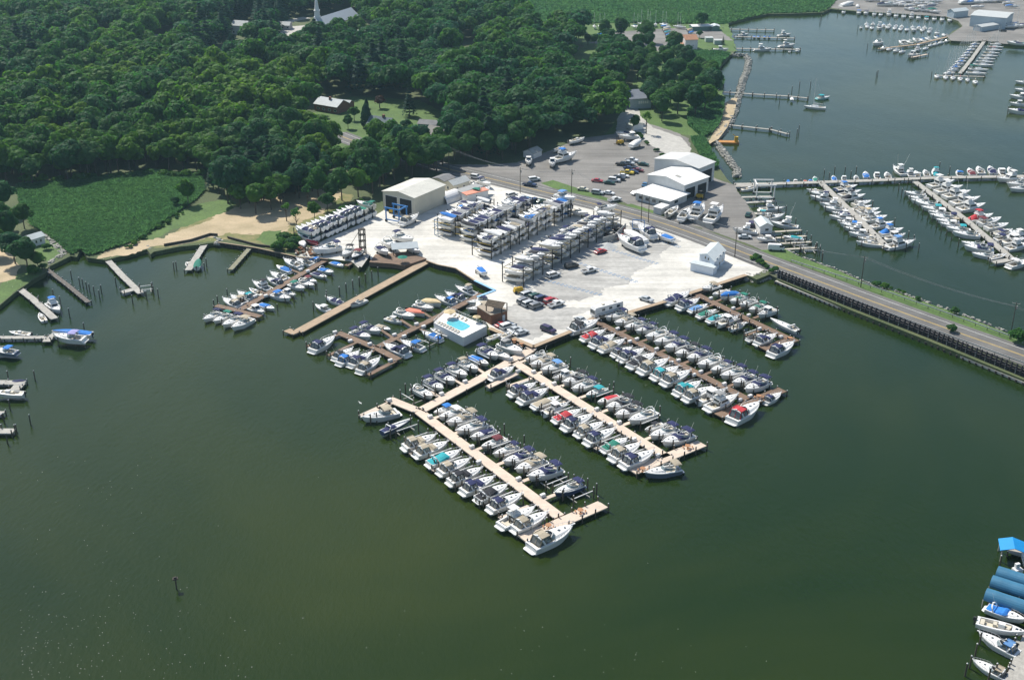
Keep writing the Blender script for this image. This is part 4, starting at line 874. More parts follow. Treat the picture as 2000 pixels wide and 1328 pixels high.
# club piers, far jetties
for lab, pts, w in (('long thin jetty, topmost at the yacht club', [(1412,57),(1512,59)],1.8), ('club jetty with blue-covered dinghies', [(1434,72),(1552,75)],2.), ('club jetty with the power boats, lowest', [(1434,95),(1563,97)],2.),
    ('long thin jetty crossing the rocks to the catamaran', [(1404,179),(1470,184),(1540,188),(1578,192)],1.6), ('long thin jetty crossing the sand bar', [(1390,240),(1450,247),(1505,253),(1540,262)],1.6)):
    pier(lab, pts, w, M_greyd, piles=(5,'both',2.2), name='jetty', cat='jetty')
pier('main pier among the sailboats, far right', [z(C12,1500,575),z(C12,1600,450),z(C12,1690,322)], 2.2, M_greyd, piles=(400,'both',2.2)); pier('cross head of the sailboat pier', [z(C12,1310,590),z(C12,1690,600)], 1.5, M_greyd, piles=(7,'both',2.2), name='cross_dock', cat='dock')
pier('wooden pier with mixed boats at the far boatyard', [z(C12,1400,290),z(C12,1150,350),z(C12,860,382)], 2., M_tan, piles=(400,'both',2.2)); pier('short pale dock at the end of the far wooden pier', [z(C12,1120,450),z(C12,1245,425)], 1.5, M_pink, piles=(6,'both',2.2), name='dock', cat='dock')
pier('quay front of the far boatyard', [z(C12,495,68),z(C12,680,92)], 2., M_greyd, piles=(9,'both',1.4), name='quay', cat='quay')
pier('pier leaving the frame at the bottom right', [z(C19,800,1420),z(C19,930,1080),z(C19,1040,800)], 3.0, M_greyd, piles=(5,'both',1.4), fingers=[(z(C19,880,1225),z(C19,780,1190),.9),(z(C19,930,1000),z(C19,830,965),.9)])
pier('dock behind the blue-roofed boat shelters, bottom right', [z(C19,790,140),z(C19,1000,200)], 3.2, M_greyd, piles=(8,'both',1.4), name='dock', cat='dock')

# ---------------------------------------------------------------- moored boats, row by row
yB = yaw_px((1170,602),(1120,626))
hd = lambda c, a, b: yaw_px(z(c,*a), z(c,*b))
tow = dirT + math.pi      # bows towards lower left
row(C1, "330,140,On,9.5;400,180,Xe,9.5;480,215,On,9.5;565,245,Xn,9;650,290,Ne,10.5;720,330,On,10.5;800,375,Xn,10.5;885,420,Xk,10.5;975,455,Xn,10.5;1065,505,Nk,11;1150,545,On,9;1245,590,On,10.5;1335,645,Xn,10.5;1430,690,Xn,11.5", tow, 'long brown pier, road side', 'boats on the road side of the long brown pier', zb=.7)
row(C1, "85,225,Ck,13;160,290,Ar,10;235,335,Dn,11;310,370,Ae,11;385,415,Cn,8.5;460,445,Dn,11;540,490,Ak,12;635,535,Ce,12.5;725,585,Ct,11;810,625,Ce,12;900,705,Dt,11;975,750,Ce,11;1085,765,Pw,11.5;1170,815,fs,12.5", dirT, 'long brown pier, outer side', 'boats on the outer side of the long brown pier', zb=.7)
boat('C','r', at2(C1,1345,902,1.3)*Vector((1,1,0)) if False else Vector((*at2(C1,1345,902,1.3).xy, 0)), hd(C1,(1250,960),(1470,840)), 13.6, 'w', label='big white cruiser with red camper top at the end of the long brown pier')
boat('C','n', Vector((*at2(C1,1560,785,1.).xy, 0)), hd(C1,(1490,820),(1640,745)), 7.8, 'w', label='small navy-topped cruiser at the tip of the long brown pier')
row(C2, "715,125,Be,9.5;850,190,Jw,9;960,235,Yb,10.5;1075,285,Xg,9.5;1200,330,Nw,9.5;1320,395,Xg,9.5;1450,455,Pw,10.5", tow, 'causeway brown pier, road side', 'boats on the road side of the causeway pier', zb=.7)
row(C2, "300,270,An,13.5;435,345,Dn,11.5;560,390,Ul,9.5;670,460,Ug,9.5;805,520,Ut,10;945,560,Pw,10.5;1080,620,Kk,8.5;1290,760,Uk,8;1440,800,Dn,11", dirT, 'causeway brown pier, near side', 'boats on the near side of the causeway pier', zb=.7)
boat('G','w', Vector((*at2(C2,1665,655,1.).xy, 1.)), hd(C2,(1850,735),(1480,570)), 12.2, 'w', label='long bare white speedboat on a lift near the causeway')
boat('C','n', Vector((*at2(C2,1650,935,1.3).xy, 0)), hd(C2,(1500,1000),(1815,860)), 12, 'w', label='white cruiser with navy top at the tip of the causeway pier')
row(C3, "230,75,Ne,10;295,130,Xe,11;400,180,Bl,11;510,255,Pw,9.5;610,300,Xk,11;700,360,On,11;820,410,Mtq,9.5;945,485,Ur,9.5;1045,540,Xk,11.5;1130,610,Xk,11.5;1270,665,Ne,12.5;1390,750,Kk,8;1475,815,On,11.5;1610,880,Xn,12.5", tow, 'second pale pier, road side', 'boats on the road side of the second pale pier', zb=.7)
row(C3, "110,390,Dn,11.5;215,455,Dn,12.5;330,515,Ue,11;430,575,Pw,10.5;545,645,Ar,11;650,710,Cn,12.5;765,775,Ce,11.5;870,850,Cn,12.5;1010,925,Ag,10.5;1115,1000,Ce,12.5;1235,1070,Cn,13", dirT, 'second pale pier, outer side', 'boats on the outer side of the second pale pier', zb=.7)
boat('D','n', Vector((*at2(C22,605,450,1.3).xy, .6)), dirT+.05, 9.6, 'w', label='white cruiser with navy canvas tucked beside the pale walkway corner')
boat('O','e', Vector((*at2(C3,1465,1195,1.3).xy, 0)), hd(C3,(1640,1165),(1290,1240)), 10.6, 'a', label='big grey-blue hulled cruiser with beige bimini at the second pale pier end')
row(C4, "350,65,Mb,9;410,105,Bw,11.5;485,150,Xe,12.5;560,215,On,12.5;655,260,An,11;740,325,Mm,10.5;830,390,On,10.5;930,450,Xn,12.5;1020,505,Xe,12.5;1130,570,Xn,13;1320,690,Ond,11.5", tow, 'nearest pale pier, shore side', 'boats on the shoreward side of the nearest pale pier', zb=.7)
row(C4, "165,325,De,13;255,380,De,13;355,450,At,13;435,515,Ce,12.5;520,590,Dk,13;620,660,Dn,13;730,720,Ak,12.5;835,795,Cn,13;930,905,Fw,14;1030,945,Ce,13.5", dirT, 'nearest pale pier, outer side', 'boats on the outer side of the nearest pale pier', zb=.7)
boat('C','e', Vector((*at2(C4,1195,1075,1.4).xy, 0)), hd(C4,(1025,1140),(1385,980)), 13.4, 'w', label='biggest white cruiser with beige top, alongside the nearest pier end')
boat('B','e', Vector((*at2(C5,310,850,1.3).xy, 0)), hd(C5,(500,810),(130,900)), 11.2, 'w', label='white cruiser with beige bimini, bow pointing out left of the pale piers')
boat('g','n', Vector((*at2(C5,480,950,1.6).xy, .9)), hd(C5,(340,1010),(660,870)), 10.8, 'd', label='navy-hulled speedboat with navy cover raised on a lift')
yw = hd(C5, (760,500),(940,600))
row(C5, "730,620,Ne,11.5;840,545,Xn,11.5;950,480,Xn,11.5;1070,420,On,11.5;1180,365,Oe,11;1270,305,Ub,11;1370,240,Xn,12;1500,255,Nk,10;1590,195,Cs,13.5", yw, 'pale walkway', 'boats along the pale walkway', from_='outer end', zb=.7)
# pool barge pier
row(C6, "360,655,Cn,14.5;555,745,Ck,11;610,785,Cb,12.5;725,800,Dn,13;810,860,Ce,13", hd(C6,(230,720),(500,590)), 'barge pier cross dock', 'boats at the outer cross dock', from_='left')
yf = hd(C6,(640,540),(830,610))
row(C6, "725,560,Xn,11.5;820,505,Xn,11.5;940,480,Ue,8.5;1040,410,Kw,9;1155,360,Ne,11.5;1255,335,Vo,10.5;1340,285,Nw,11;1420,245,Yy,11", yf, 'barge pier, far side', 'boats on the far side of the pool barge pier', from_='tip')
row(C6, "1545,225,Cb,12;1640,190,Dn,12;1745,130,fe,12.5", yf+math.pi, 'barge pier near land', 'boats near land at the pool barge pier', from_='tip')
row(C6, "1065,710,Dn,13.5;1220,660,Bb,12;1410,570,Ab,11;1495,530,Juw,10", yf+math.pi, 'barge pier, near side', 'boats on the near side of the pool barge pier', from_='tip')
row(C6, "1870,235,Cn,11;1885,305,Be,12.5", hd(C6,(1980,250),(1750,290)), 'beside barge pier root', 'boats between pier and yard', from_='shore')
# pier below the ramp
row(C7, "165,880,On,10.5;265,895,Og,10.5;365,930,On,12;460,955,Be,13", hd(C7,(250,840),(80,930)), 'ramp pier cross dock', 'boats at the cross dock below the ramp', from_='left')
yg = hd(C7,(430,800),(260,730))
row(C7, "355,745,Ce,11.5;425,715,Be,11;490,675,Ct,10.5;600,635,Jw,9.5;650,580,fk,12;780,540,Dn,11;820,490,Nw,12;870,415,Ub,10.5;950,365,Ne,12.5;1070,350,Bk,11;1150,330,Db,10", yg, 'ramp pier, far side', 'boats on the far side of the ramp pier', from_='tip')
row(C7, "600,815,Pw,10.5;700,780,Ub,10;845,690,Bb,11.5;910,650,Pw,9.5;1000,590,Bg,10.5;1090,560,Nw,10.5;1125,515,Mm,8.5;1215,475,Un,10;1285,435,Ab,9.5;1390,365,Ub,9", hd(C7,(750,650),(960,725)), 'ramp pier, near side', 'boats on the near side of the ramp pier', from_='tip')
# moored at the long empty pier
for e, h, l in (("1245,800,Mw,9.5", ((1320,830),(1170,770)), 'small open white boat with a little top beside the long empty pier'), ("1355,730,An,10.5", ((1450,760),(1270,700)), 'white cruiser with two navy covers beside the long empty pier'), ("1595,750,Wk,10", ((1675,715),(1505,790)), 'white bowrider on the outer side of the long empty pier')):
    q = e.split(','); boat(q[2][0], q[2][1], Vector((*at2(C7, float(q[0]), float(q[1]), 1.).xy, 0)), hd(C7, *h), float(q[3])*.77, 'w', label=l)
# left side boats
def one(c, x, y, st, col, hc, L, a, b, l, zb=0., zv=1.2):
    return boat(st, col, Vector((*at2(c, x, y, zb+zv).xy, zb)), hd(c, a, b), L*(FAC.get(c, 1.) if c is not C10 else .9), hc, label=l)
one(C13,425,1070,'f','b','w',11,(370,1020),(480,1120),'white flybridge cruiser with a blue top beside the left jetty')
one(C13,325,1140,'J','w','w',7,(350,1180),(300,1110),'small open white boat tied left of the jetty with the cruiser')
one(C13,1465,725,'J','m','w',5.5,(1470,700),(1460,750),'tiny dinghy with red seat on the jetty by the beach')
one(C13,1545,725,'V','g','w',8,(1530,770),(1560,690),'white boat with a green cover on a lift by the beach jetty', .8)
one(C18,700,240,'H','b','w',13.5,(850,245),(570,230),'long speedboat under a full blue cover at the left jetty head', 1.2)
one(C18,670,295,'B','u','w',11,(800,310),(530,290),'white boat with lilac bimini raised beside the blue-covered speedboat', 1.2)
one(C18,195,240,'J','w','w',7.5,(270,245),(110,235),'flat white skiff above the left jetty')
one(C18,40,420,'B','b','a',9,(130,430),(-60,410),'grey boat with blue canopy cut by the left frame edge', .9)
one(C18,85,825,'J','w','w',9,(170,825),(-20,820),'white boat on a lift below the left edge jetty', .9)
one(C18,160,715,'V','n','w',6,(120,720),(250,715),'small boat with dark cover above the left edge jetty')
# bottom right boats
one(C19,760,720,'A','b','w',11.5,(600,660),(930,790),'white cruiser with blue cover below the blue tube roofs',.8)
one(C19,710,835,'J','w','w',13,(530,790),(920,900),'long white open boat with outboard raised on a lift',1.2)
one(C19,690,995,'C','l','w',12.5,(870,1085),(500,900),'white cruiser with blue camper top at the bottom right')
one(C19,620,1215,'C','e','w',10.5,(790,1290),(440,1130),'white cruiser with beige top, lowest at the bottom right')
one(C19,960,240,'B','w','w',10,(1000,300),(930,180),'white boat cut by the right frame edge beside the blue gable roof')
# ---------------------------------------------------------------- right marina
def hx(c, a, b): return hd(c, a, b)
lft = hx(C9,(420,620),(180,600)); rgt = hx(C9,(800,870),(1090,830))
row(C9, "90,400,Jw,9;130,440,Nw,10;170,505,fn,12;290,590,Fw,11.5;330,645,Nw,11;430,700,Un,9.5;420,755,Fw,11.5;500,810,Pw,9.5;540,850,Bb,10;600,905,Fw,11;680,975,Pw,11;770,1025,Jw,9;790,1090,Jw,11.5", lft, 'left marina finger, left side', 'boats on the left side of the left marina finger', simple=True, from_='top')
row(C9, "490,370,fbd,13;540,440,fe,13;590,490,ak,13;690,570,Nwc,11;690,625,Fw,11;780,670,Oe,12;800,720,fy,12;860,775,Ne,13;950,850,fb,12.5;1080,935,ab,12.5;1110,1010,Pw,12", rgt, 'left marina finger, right side', 'boats on the right side of the left marina finger', simple=True, from_='top')
one(C9,1190,1110,'f','l','w',15,(1010,1180),(1400,1120),'white motor yacht with slate blue enclosure at the left marina finger end')
lft2 = hx(C10,(330,440),(160,400) if False else (170,410)); rgt2 = hx(C10,(720,590),(1070,540))
row(C10, "270,390,Ne,11;310,440,Nw,10.5;350,480,Bs,11;420,510,Nw,12;480,560,Bt,12;560,610,Pw,11.5;590,655,On,13;640,700,Oe,11;690,740,Pt,11;760,790,Bt,11.5;850,850,Ne,12.5;940,960,Nk,11.5;990,1010,Xn,13;1050,1080,Nm,10.5", lft, 'right marina finger, left side', 'boats on the left side of the right marina finger', simple=True, from_='top')
row(C10, "575,280,Fw,15;660,345,Fw,15.5;750,400,fw,15;850,475,Re,16;915,545,Fw,15;1020,660,ar,13.5;1120,705,Om,13;1200,760,Nw,12;1260,820,Jwc,11;1330,840,On,11.5;1290,890,Bn,11;1390,920,Pw,13;1440,980,fw,12.5;1480,880,Fw,12", rgt2, 'right marina finger, right side', 'boats on the right side of the right marina finger', simple=True, fac=.93, from_='top')
one(C10,1205,1095,'J','w','w',9.5,(1100,1120),(1310,1080),'open white fishing boat at the right marina finger end'); one(C10,1440,1180,'B','w','w',12,(1350,1200),(1520,1160),'white boat cut by the frame edge near the right finger end')
up = hx(C9,(600,270),(570,200))
row(C9, "20,275,Mb,6;85,255,Ug,8.5;325,240,Ub,8;455,245,Pw,7.5;615,240,Nw,8;740,205,Ab,10;880,215,Pw,9.5;1020,215,Nw,10;1310,180,Fw,10;1400,190,Ow,9;1520,185,Ny,10;1640,175,at,12", up, 'behind main marina pier', 'boats behind the main marina pier', simple=True, from_='left')
one(C9,1160,150,'R','w','w',13,(1240,210),(1070,100),'sport fishing boat with raised white outriggers behind the main pier')
row(C10, "770,160,Bb,9.5;905,145,Am,11;1005,130,Nw,11.5;1135,130,An,12;1250,150,Pw,11.5;1350,130,Nn,10", up, 'behind main pier, right part', 'boats behind the main pier, right part', simple=True, from_='left')
one(C10,1330,225,'f','w','w',15,(1470,200),(1225,230),'white yacht lying below the main pier at the right frame edge'); one(C10,1420,280,'N','w','w',12,(1510,265),(1320,285),'upper of two white cruisers cut by the right frame edge'); one(C10,1450,335,'N','w','w',12,(1540,325),(1360,345),'lower of two white cruisers cut by the right frame edge')
row(C16, "215,75,Mw,5;290,80,Mo,4.5;160,78,Vb,4.5", up, 'behind marina pier start', 'small craft behind the main pier', simple=True, from_='left')
# lift basin / middle row
one(C11,980,245,'F','w','w',13,(830,240),(1200,245),'white yacht in the slip next to the lift basin'); one(C11,820,320,'K','t','c',9,(700,320),(900,330),'cream open boat with teal top behind the dock office')
one(C11,1010,400,'N','w','w',13,(800,430),(1230,370),'white cruiser with clear enclosure behind the sport fishing boat'); one(C11,1190,530,'R','r','w',14.5,(1390,570),(920,510),'white sport fishing boat with two long outriggers beside the dock office')
one(C11,1360,745,'U','t','w',9.5,(1530,770),(1180,735),'white boat with turquoise cover on a lift below the dock office',.9)
one(C11,490,620,'F','w','w',11.5,(690,640),(290,610),'white cruiser standing on land left of the dock office',1.9,1.2); one(C11,870,770,'M','w','w',9,(1010,790),(700,790),'white boat on a trailer below the dock office',2.1,1.)
one(C15,1850,140,'J','w','w',8,(1810,145),(1900,135),'small white boat in the travel lift basin')
# jetty boats
one(C12,370,835,'S','w','w',12.5,(460,850),(280,840),'white catamaran-like sailboat at the end of the thin jetty'); one(C12,430,760,'M','t','q',10,(380,765),(490,755),'aqua boat with teal cover above the white sailboat'); one(C12,188,765,'V','w','w',6,(190,790),(185,740),'small white covered boat on a lift at the thin jetty',.8)
one(C12,130,270,'F','w','w',11,(80,275),(190,270),'white motor yacht at the club jetty head'); one(C12,150,355,'F','w','w',13,(90,360),(220,355),'white cruiser at the lowest club jetty'); one(C12,228,392,'B','w','w',7,(230,370),(225,410),'white boat outside the lowest club jetty, right'); one(C12,168,398,'J','w','w',5,(170,385),(168,410),'tiny white dinghy outside the lowest club jetty')
one(C17,1630,385,'P','w','w',10,(1580,385),(1690,390),'white cruiser on the grass beside the lowest club jetty',1.8); one(C17,1960,385,'F','w','w',12,(1920,385),(2020,385),'white fishing yacht midway on the lowest club jetty'); one(C17,1805,270,'P','w','w',9,(1780,275),(1840,270),'white pilothouse boat between the two club jetties')
for i, x in enumerate((1895,1927,1975,2010)): one(C17,x,283,'V','b','w',5.5,(x,270),(x-2,296),f'blue-covered dinghy, {ORD[i]} from the left at the club jetty')
one(C17,1930,140,'J','w','w',6,(1930,150),(1930,130),'dinghy behind the topmost club jetty') if False else None
# far marina
dn = hd(C12,(1060,115),(1055,145)); 
row(C12, "590,95,Nw,9;710,100,Bb,11;765,102,Bn,11;830,112,Nw,10.5;880,116,Nw,10;945,112,Fw,12.5;1000,125,Nw,10.5;1060,130,Nw,11.5;1120,132,Fw,12;1175,140,Nw,11;1240,146,Mt,10.5;1300,150,Nw,10.5;1360,155,Nw,11;1420,158,Nw,10", dn, 'far quay', 'power boats along the far quay', simple=True, from_='left')
row(C12, "728,212,Nw,7;775,205,Sb,10;812,215,Sn,10;870,218,Fw,13.5;935,215,Nw,11;990,218,Sb,10;1035,225,Sw,10;1085,228,Sb,10;1140,232,Nw,11.5;1205,232,Sw,10;1260,245,Sb,10;1320,258,Nw,10;1375,272,Uw,9", dn, 'front line off far quay', 'boats in the line off the far quay', simple=True, from_='left')
row(C12, "770,185,Sw,9;820,185,Sw,9;905,195,Sb,9.5;950,195,Sw,9.5;1000,200,Sn,9.5;1045,205,Sw,9.5;1130,212,Sw,9.5;1180,212,Sb,9.5;1225,215,Sw,9.5;1270,222,Sn,9.5", dn+math.pi, 'back line off far quay', 'sailboats behind the line off the far quay', simple=True, from_='left')
one(C12,850,340,'N','e','w',15,(910,320),(790,370),'large white cruiser at the head of the far wooden pier'); 
sd_ = hd(C12,(1000,380),(960,400))
row(C12, "900,375,Nwc,9.5;945,380,Sn,9.5;1000,390,Sw,10;1045,400,Sb,10;1165,385,Fw,11;1230,375,Sw,9.5;1270,350,Sw,9.5;1310,340,Sb,9.5;1350,328,Sw,9.5;1395,318,Nw,8", sd_, 'far wooden pier, near side', 'boats on the near side of the far wooden pier', simple=True, from_='head')
row(C12, "1050,335,Bw,12;1105,325,Sw,10;1155,312,Nw,11;1205,310,Sb,10;1250,300,Sw,9.5;1320,290,Sb,9;1385,272,Nw,8.5", hd(C12,(1060,345),(1020,330)), 'far wooden pier, back side', 'boats on the far side of the far wooden pier', simple=True, from_='head')
one(C12,1130,430,'P','w','w',13,(1200,420),(1075,450),'wide white houseboat at the tip of the far wooden pier')
lh = hd(C12,(1520,500),(1420,520)); rh = hd(C12,(1620,520),(1740,530))
row(C12, "1615,340,Sw,10;1600,362,Sb,10;1580,385,Sw,10;1560,410,Sb,10.5;1540,433,Sb,10.5;1520,455,Sw,10.5;1500,478,Sb,11;1485,500,sb,11;1460,522,Sb,11;1440,545,sb,11;1410,568,Sw,11", lh, 'left of sailboat pier', 'sailboats left of the far sailboat pier', simple=True, from_='shore')
row(C12, "1790,340,Sk,10;1775,362,Sw,11;1765,385,Sr,11;1745,410,Sw,11;1730,432,Sy,11;1710,455,Sw,11;1695,478,Sw,11.5;1680,505,Sw,13;1640,540,sg,13;1625,570,Sw,13", rh, 'right of sailboat pier', 'sailboats right of the far sailboat pier', simple=True, from_='shore')
row(C12, "1320,592,Sg,10;1388,600,Sw,10;1445,605,Sb,9.5;1502,612,Sr,10;1560,618,Sw,8.5;1620,636,Sy,10", dn, 'sailboat pier head', 'sailboats across the pier head', simple=True, from_='left')
row(C12, "1880,15,Sb,10;1925,40,Sw,9;1885,40,Vb,8;1620,45,Vw,8;1660,45,Vw,8;950,15,Sw,9;1060,30,Sn,9;1110,35,Sw,9;1165,20,Sw,9;1205,45,Vw,9;1240,18,Sw,10;1275,45,Vn,9;1290,25,Sg,9;1080,0,Sw,9;1150,-5,Sw,9;1020,5,Sb,9;1225,-8,Sw,9", rh+.4, 'ashore in far boatyard', 'boats ashore in the far boatyard', simple=True, from_='right', zb=2.6, start=1)
one(C12,1540,12,'Y','w','w',13,(1500,15),(1590,8),'large white covered boat ashore in the far boatyard',2.6); one(C12,1930,195,'S','b','w',12,(1870,195),(1990,205),'white sailboat ashore beside the big blue-grey shed',2.6); one(C12,620,40,'Y','w','w',16,(510,50),(700,30),'long white boats under cover at the far quay corner',1.); one(C12,700,45,'Y','w','w',8,(700,60),(700,15),'white shrink-wrapped boat right of the quay corner',1.6)
row(C12, "1960,755,Bw,12;1960,810,Py,11;1960,870,An,14;1985,700,Nw,10;1990,640,Nw,10", lft, 'marina at right frame edge', 'boats at the right frame edge', simple=True, from_='far end')
rs_ = random.Random(4)
def yard_row(x0, y0, x1, y1, n, where, group, yw_, kinds='SNYUSNVSfY'):
    it = []
    for i in range(n):
        t = (i+.5)/n; it.append(f"{x0+(x1-x0)*t+rs_.uniform(-5,5):.0f},{y0+(y1-y0)*t+rs_.uniform(-3,3):.0f},{rs_.choice(kinds)}{rs_.choice('wnbwwtgn')},{rs_.uniform(8,11):.1f}")
    row(C12, ';'.join(it), yw_, where, group, simple=True, from_='left', zb=2.5)
yard_row(780, -6, 1330, 6, 17, 'back row, far boatyard', 'boats in the back row of the far boatyard', rh+.5)
yard_row(870, 30, 1060, 26, 6, 'middle row, far boatyard', 'boats in the middle row of the far boatyard', rh+.2)
yard_row(1100, 62, 1320, 82, 8, 'quayside row, far boatyard', 'boats in the quayside row of the far boatyard', rh-.2)
yard_row(1560, 12, 1840, -4, 9, 'behind big far shed', 'boats behind the big far shed', rh+.3)
yard_row(1850, 200, 2010, 190, 5, 'right of big far shed', 'boats right of the big far shed', rh)
yard_row(1900, 330, 2000, 335, 3, 'ashore at right frame edge', 'boats ashore at the right frame edge', lft, 'SUN')
print('boats', NB[0])
# ---------------------------------------------------------------- buildings
def V3(p, z): return Vector((p.x, p.y, z))
def building(label, A, B, C, h, rise=0., ridge='BC', wall=M_cream, roof=M_roofw, cat='building', name='building', z0=LAND, over=.4, doors=(), wins=(), chimney=None, px=True, flat_t=.25, group=None, orth=.85):
    """A,B,C = ground corners (left, nearest, right); ridge runs parallel to BC or AB.
    doors/wins: (face 'AB'|'BC', t0, t1, z0, z1, material)"""
    if px: A, B, C = (at(*q, z0) for q in (A, B, C))
    u, v = (A-B), (C-B); v = v - u*(v.dot(u)/u.dot(u)) * orth; D = B + u + v; C = B + v
    r = empty(name, (0,0,0), 0, label, cat, group)
    b = MB(); base = [A, B, C, D]; cen = (A+B+C+D)/4
    for i in range(4):
        p, q = base[i], base[(i+1) % 4]; b.quad([V3(p, z0), V3(q, z0), V3(q, z0+h), V3(p, z0+h)])
    z1 = z0+h
    if rise:
        if ridge == 'BC': g = [(A, B), (D, C)]      # gable ends over AB and CD
        else: g = [(B, C), (A, D)]
        m = [(p+q)/2 for p, q in g]
        for (p, q), c in zip(g, m): b.quad([V3(p, z1), V3(q, z1), V3(c, z1+rise)])
    b.build('wall', wall, r)
    rb = MB(); t = .16
    if rise:
        (p0, q0), (p1, q1) = g; ax = (m[1]-m[0]).normalized()*over; m0, m1 = m[0]-ax, m[1]+ax
        for s0, s1 in ((p0, p1), (q0, q1)):
            w = (s0-m[0]); k = over/w.length; dz = rise*k; e0, e1 = s0+w*k-ax, s1+(s1-m[1])*k+ax
            top = [V3(m0, z1+rise+t), V3(m1, z1+rise+t), V3(e1, z1-dz+t), V3(e0, z1-dz+t)]; bot = [p-Vector((0,0,t)) for p in top]
            n = len(rb.v); rb.v += [tuple(p) for p in top+bot]; rb.f += [(0+n,1+n,2+n,3+n),(7+n,6+n,5+n,4+n)]+[(n+i, n+(i+1)%4, n+4+(i+1)%4, n+4+i) for i in range(4)]; rb.m += [0]*6
    else:
        o = [p + (p-cen).normalized()*over*1.4 for p in base]; top = [V3(p, z1+flat_t) for p in o]; bot = [V3(p, z1+.002) for p in o]
        rb.v += [tuple(p) for p in top+bot]; rb.f += [(0,1,2,3),(7,6,5,4)]+[(i,4+i,4+(i+1)%4,(i+1)%4) for i in range(4)]; rb.m += [0]*6
    rf = rb.build('roof', roof, r)
    def face(f):
        p, q = {'AB': (A, B), 'BC': (B, C), 'CD': (C, D)}[f]; n = ((p+q)/2 - cen); n = n - (q-p)*(n.dot(q-p)/(q-p).dot(q-p)); return p, q, n.normalized()
    for kind, lst in (('door', doors), ('window', wins)):
        for (f, t0, t1, a, c, m_) in lst:
            p, q, n = face(f); p0, p1 = p.lerp(q, t0)+n*.05, p.lerp(q, t1)+n*.05; w = MB()
            w.quad([V3(p0, z0+a), V3(p1, z0+a), V3(p1, z0+c), V3(p0, z0+c)])
            for s, e in ((V3(p0,z0+a),V3(p0,z0+c)),(V3(p1,z0+a),V3(p1,z0+c)),(V3(p0,z0+c),V3(p1,z0+c)),(V3(p0,z0+a),V3(p1,z0+a))): w.bar(s, e, .1, m=1)
            w.build(kind, [m_, M_paint], r)
    if chimney:
        f, t, w, hh, m_ = chimney; p = cen.lerp(B, f) + (C-B)*t; MB().box((p.x, p.y, z1), (w, w, rise+hh), rz=ang(C-B)).build('chimney', m_, rf)
    return r
def house(label, x, y, w, d, h, rise, rot, wall, roof, ridge='BC', zc=0, **k):
    p = at(x, y, LAND + h*.8 + zc); p.z = LAND; c, s = math.cos(R(rot)), math.sin(R(rot)); f = lambda a, b: Vector((p.x+a*c-b*s, p.y+a*s+b*c, LAND))
    B, C, A = f(-w/2, -d/2), f(w/2, -d/2), f(-w/2, d/2); wn = [('BC', .12+.25*i, .22+.25*i, 1., 2.2, M_glass) for i in range(4)] + [('AB', .3, .42, 1., 2.2, M_glass), ('AB', .6, .72, 1., 2.2, M_glass)]
    return building(label, A, B, C, h, rise, ridge, wall, roof, 'house', 'house', px=False, wins=k.pop('wins', wn), **k)
wv = mat('shed_bay_shade', (.02,.022,.025), .9)  # near-black panel colour, paints the shaded interior of the open bays
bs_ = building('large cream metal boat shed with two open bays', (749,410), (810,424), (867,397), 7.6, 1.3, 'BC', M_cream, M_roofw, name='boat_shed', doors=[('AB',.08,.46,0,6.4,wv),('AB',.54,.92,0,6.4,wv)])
gw = mat('grey_white_siding', (.62,.64,.63), .6, .1, .6)
building('low white office with a wide white roof beside the road', (1241,391), (1306,408), (1336,392), 3.2, 0, 'BC', gw, mat('white_roof',(.80,.79,.75),.6,.05,.2), name='office_building', over=1.0, wins=[('AB',.1+.2*i,.22+.2*i,1,2.3,M_glass) for i in range(4)]+[('BC',.3,.5,1,2.3,M_glass)])
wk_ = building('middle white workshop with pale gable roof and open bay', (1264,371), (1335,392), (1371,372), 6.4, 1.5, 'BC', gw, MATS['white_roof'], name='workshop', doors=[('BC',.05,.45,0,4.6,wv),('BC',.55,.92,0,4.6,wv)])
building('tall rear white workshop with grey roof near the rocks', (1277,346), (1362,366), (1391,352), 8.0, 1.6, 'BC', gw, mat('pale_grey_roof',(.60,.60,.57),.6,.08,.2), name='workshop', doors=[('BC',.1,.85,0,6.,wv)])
building('small flat white block at the end of the office', (1276,417), (1291,421), (1298,412), 2.6, 0, 'BC', gw, MATS['white_roof'], name='utility_block', over=.2)
bw = mat('pale_blue_siding', (.66,.73,.80), .6, .08, .8)
building('two-storey pale blue house with grey gable roof on the yard', (1365,519), (1394,534), (1415,512), 4.3, 1.5, 'BC', bw, mat('light_grey_roof',(.55,.60,.60),.7,.1,.5), cat='house', name='house', orth=0., wins=[('AB',.35,.45,3.6,4.6,M_glass),('AB',.55,.65,3.6,4.6,M_glass)]+[('BC',.15+.28*i,.27+.28*i,z,z+1,M_glass) for i in range(3) for z in (1.2,3.8)], doors=[('BC',.5,.56,0,2.1,M_dark)])
building('low lean-to in front of the pale blue house', (1348,529), (1392,539), (1398,533), 2.7, 0, 'BC', bw, MATS['light_grey_roof'], name='annexe', over=.3)
building('cream gabled office behind the boat shed', (868,372), (886,378), (905,364), 3.4, 1.3, 'BC', M_cream, M_roofp, name='office_building', wins=[('AB',.3,.5,1,2.2,M_glass),('BC',.2,.3,1,2.2,M_glass),('BC',.6,.7,1,2.2,M_glass)])
building('low grey-roofed store between shed and road', (845,362), (868,368), (880,358), 3.0, .8, 'BC', M_cream, M_roofg, name='store')
building('white hut with salmon-red roof edge beside the yard entrance', (903,392), (912,397), (935,377), 3.2, 0, 'BC', M_paint, mat('salmon_roof',(.70,.28,.18),.7,.1,.4), name='hut', over=.25)
building('long grey-roofed lean-to behind the salmon-roofed hut', (889,386), (903,391), (925,372), 3.0, 0, 'BC', M_paint, mat('mid_grey_roof',(.34,.35,.34),.8,.1,.4), name='lean_to', over=.2)
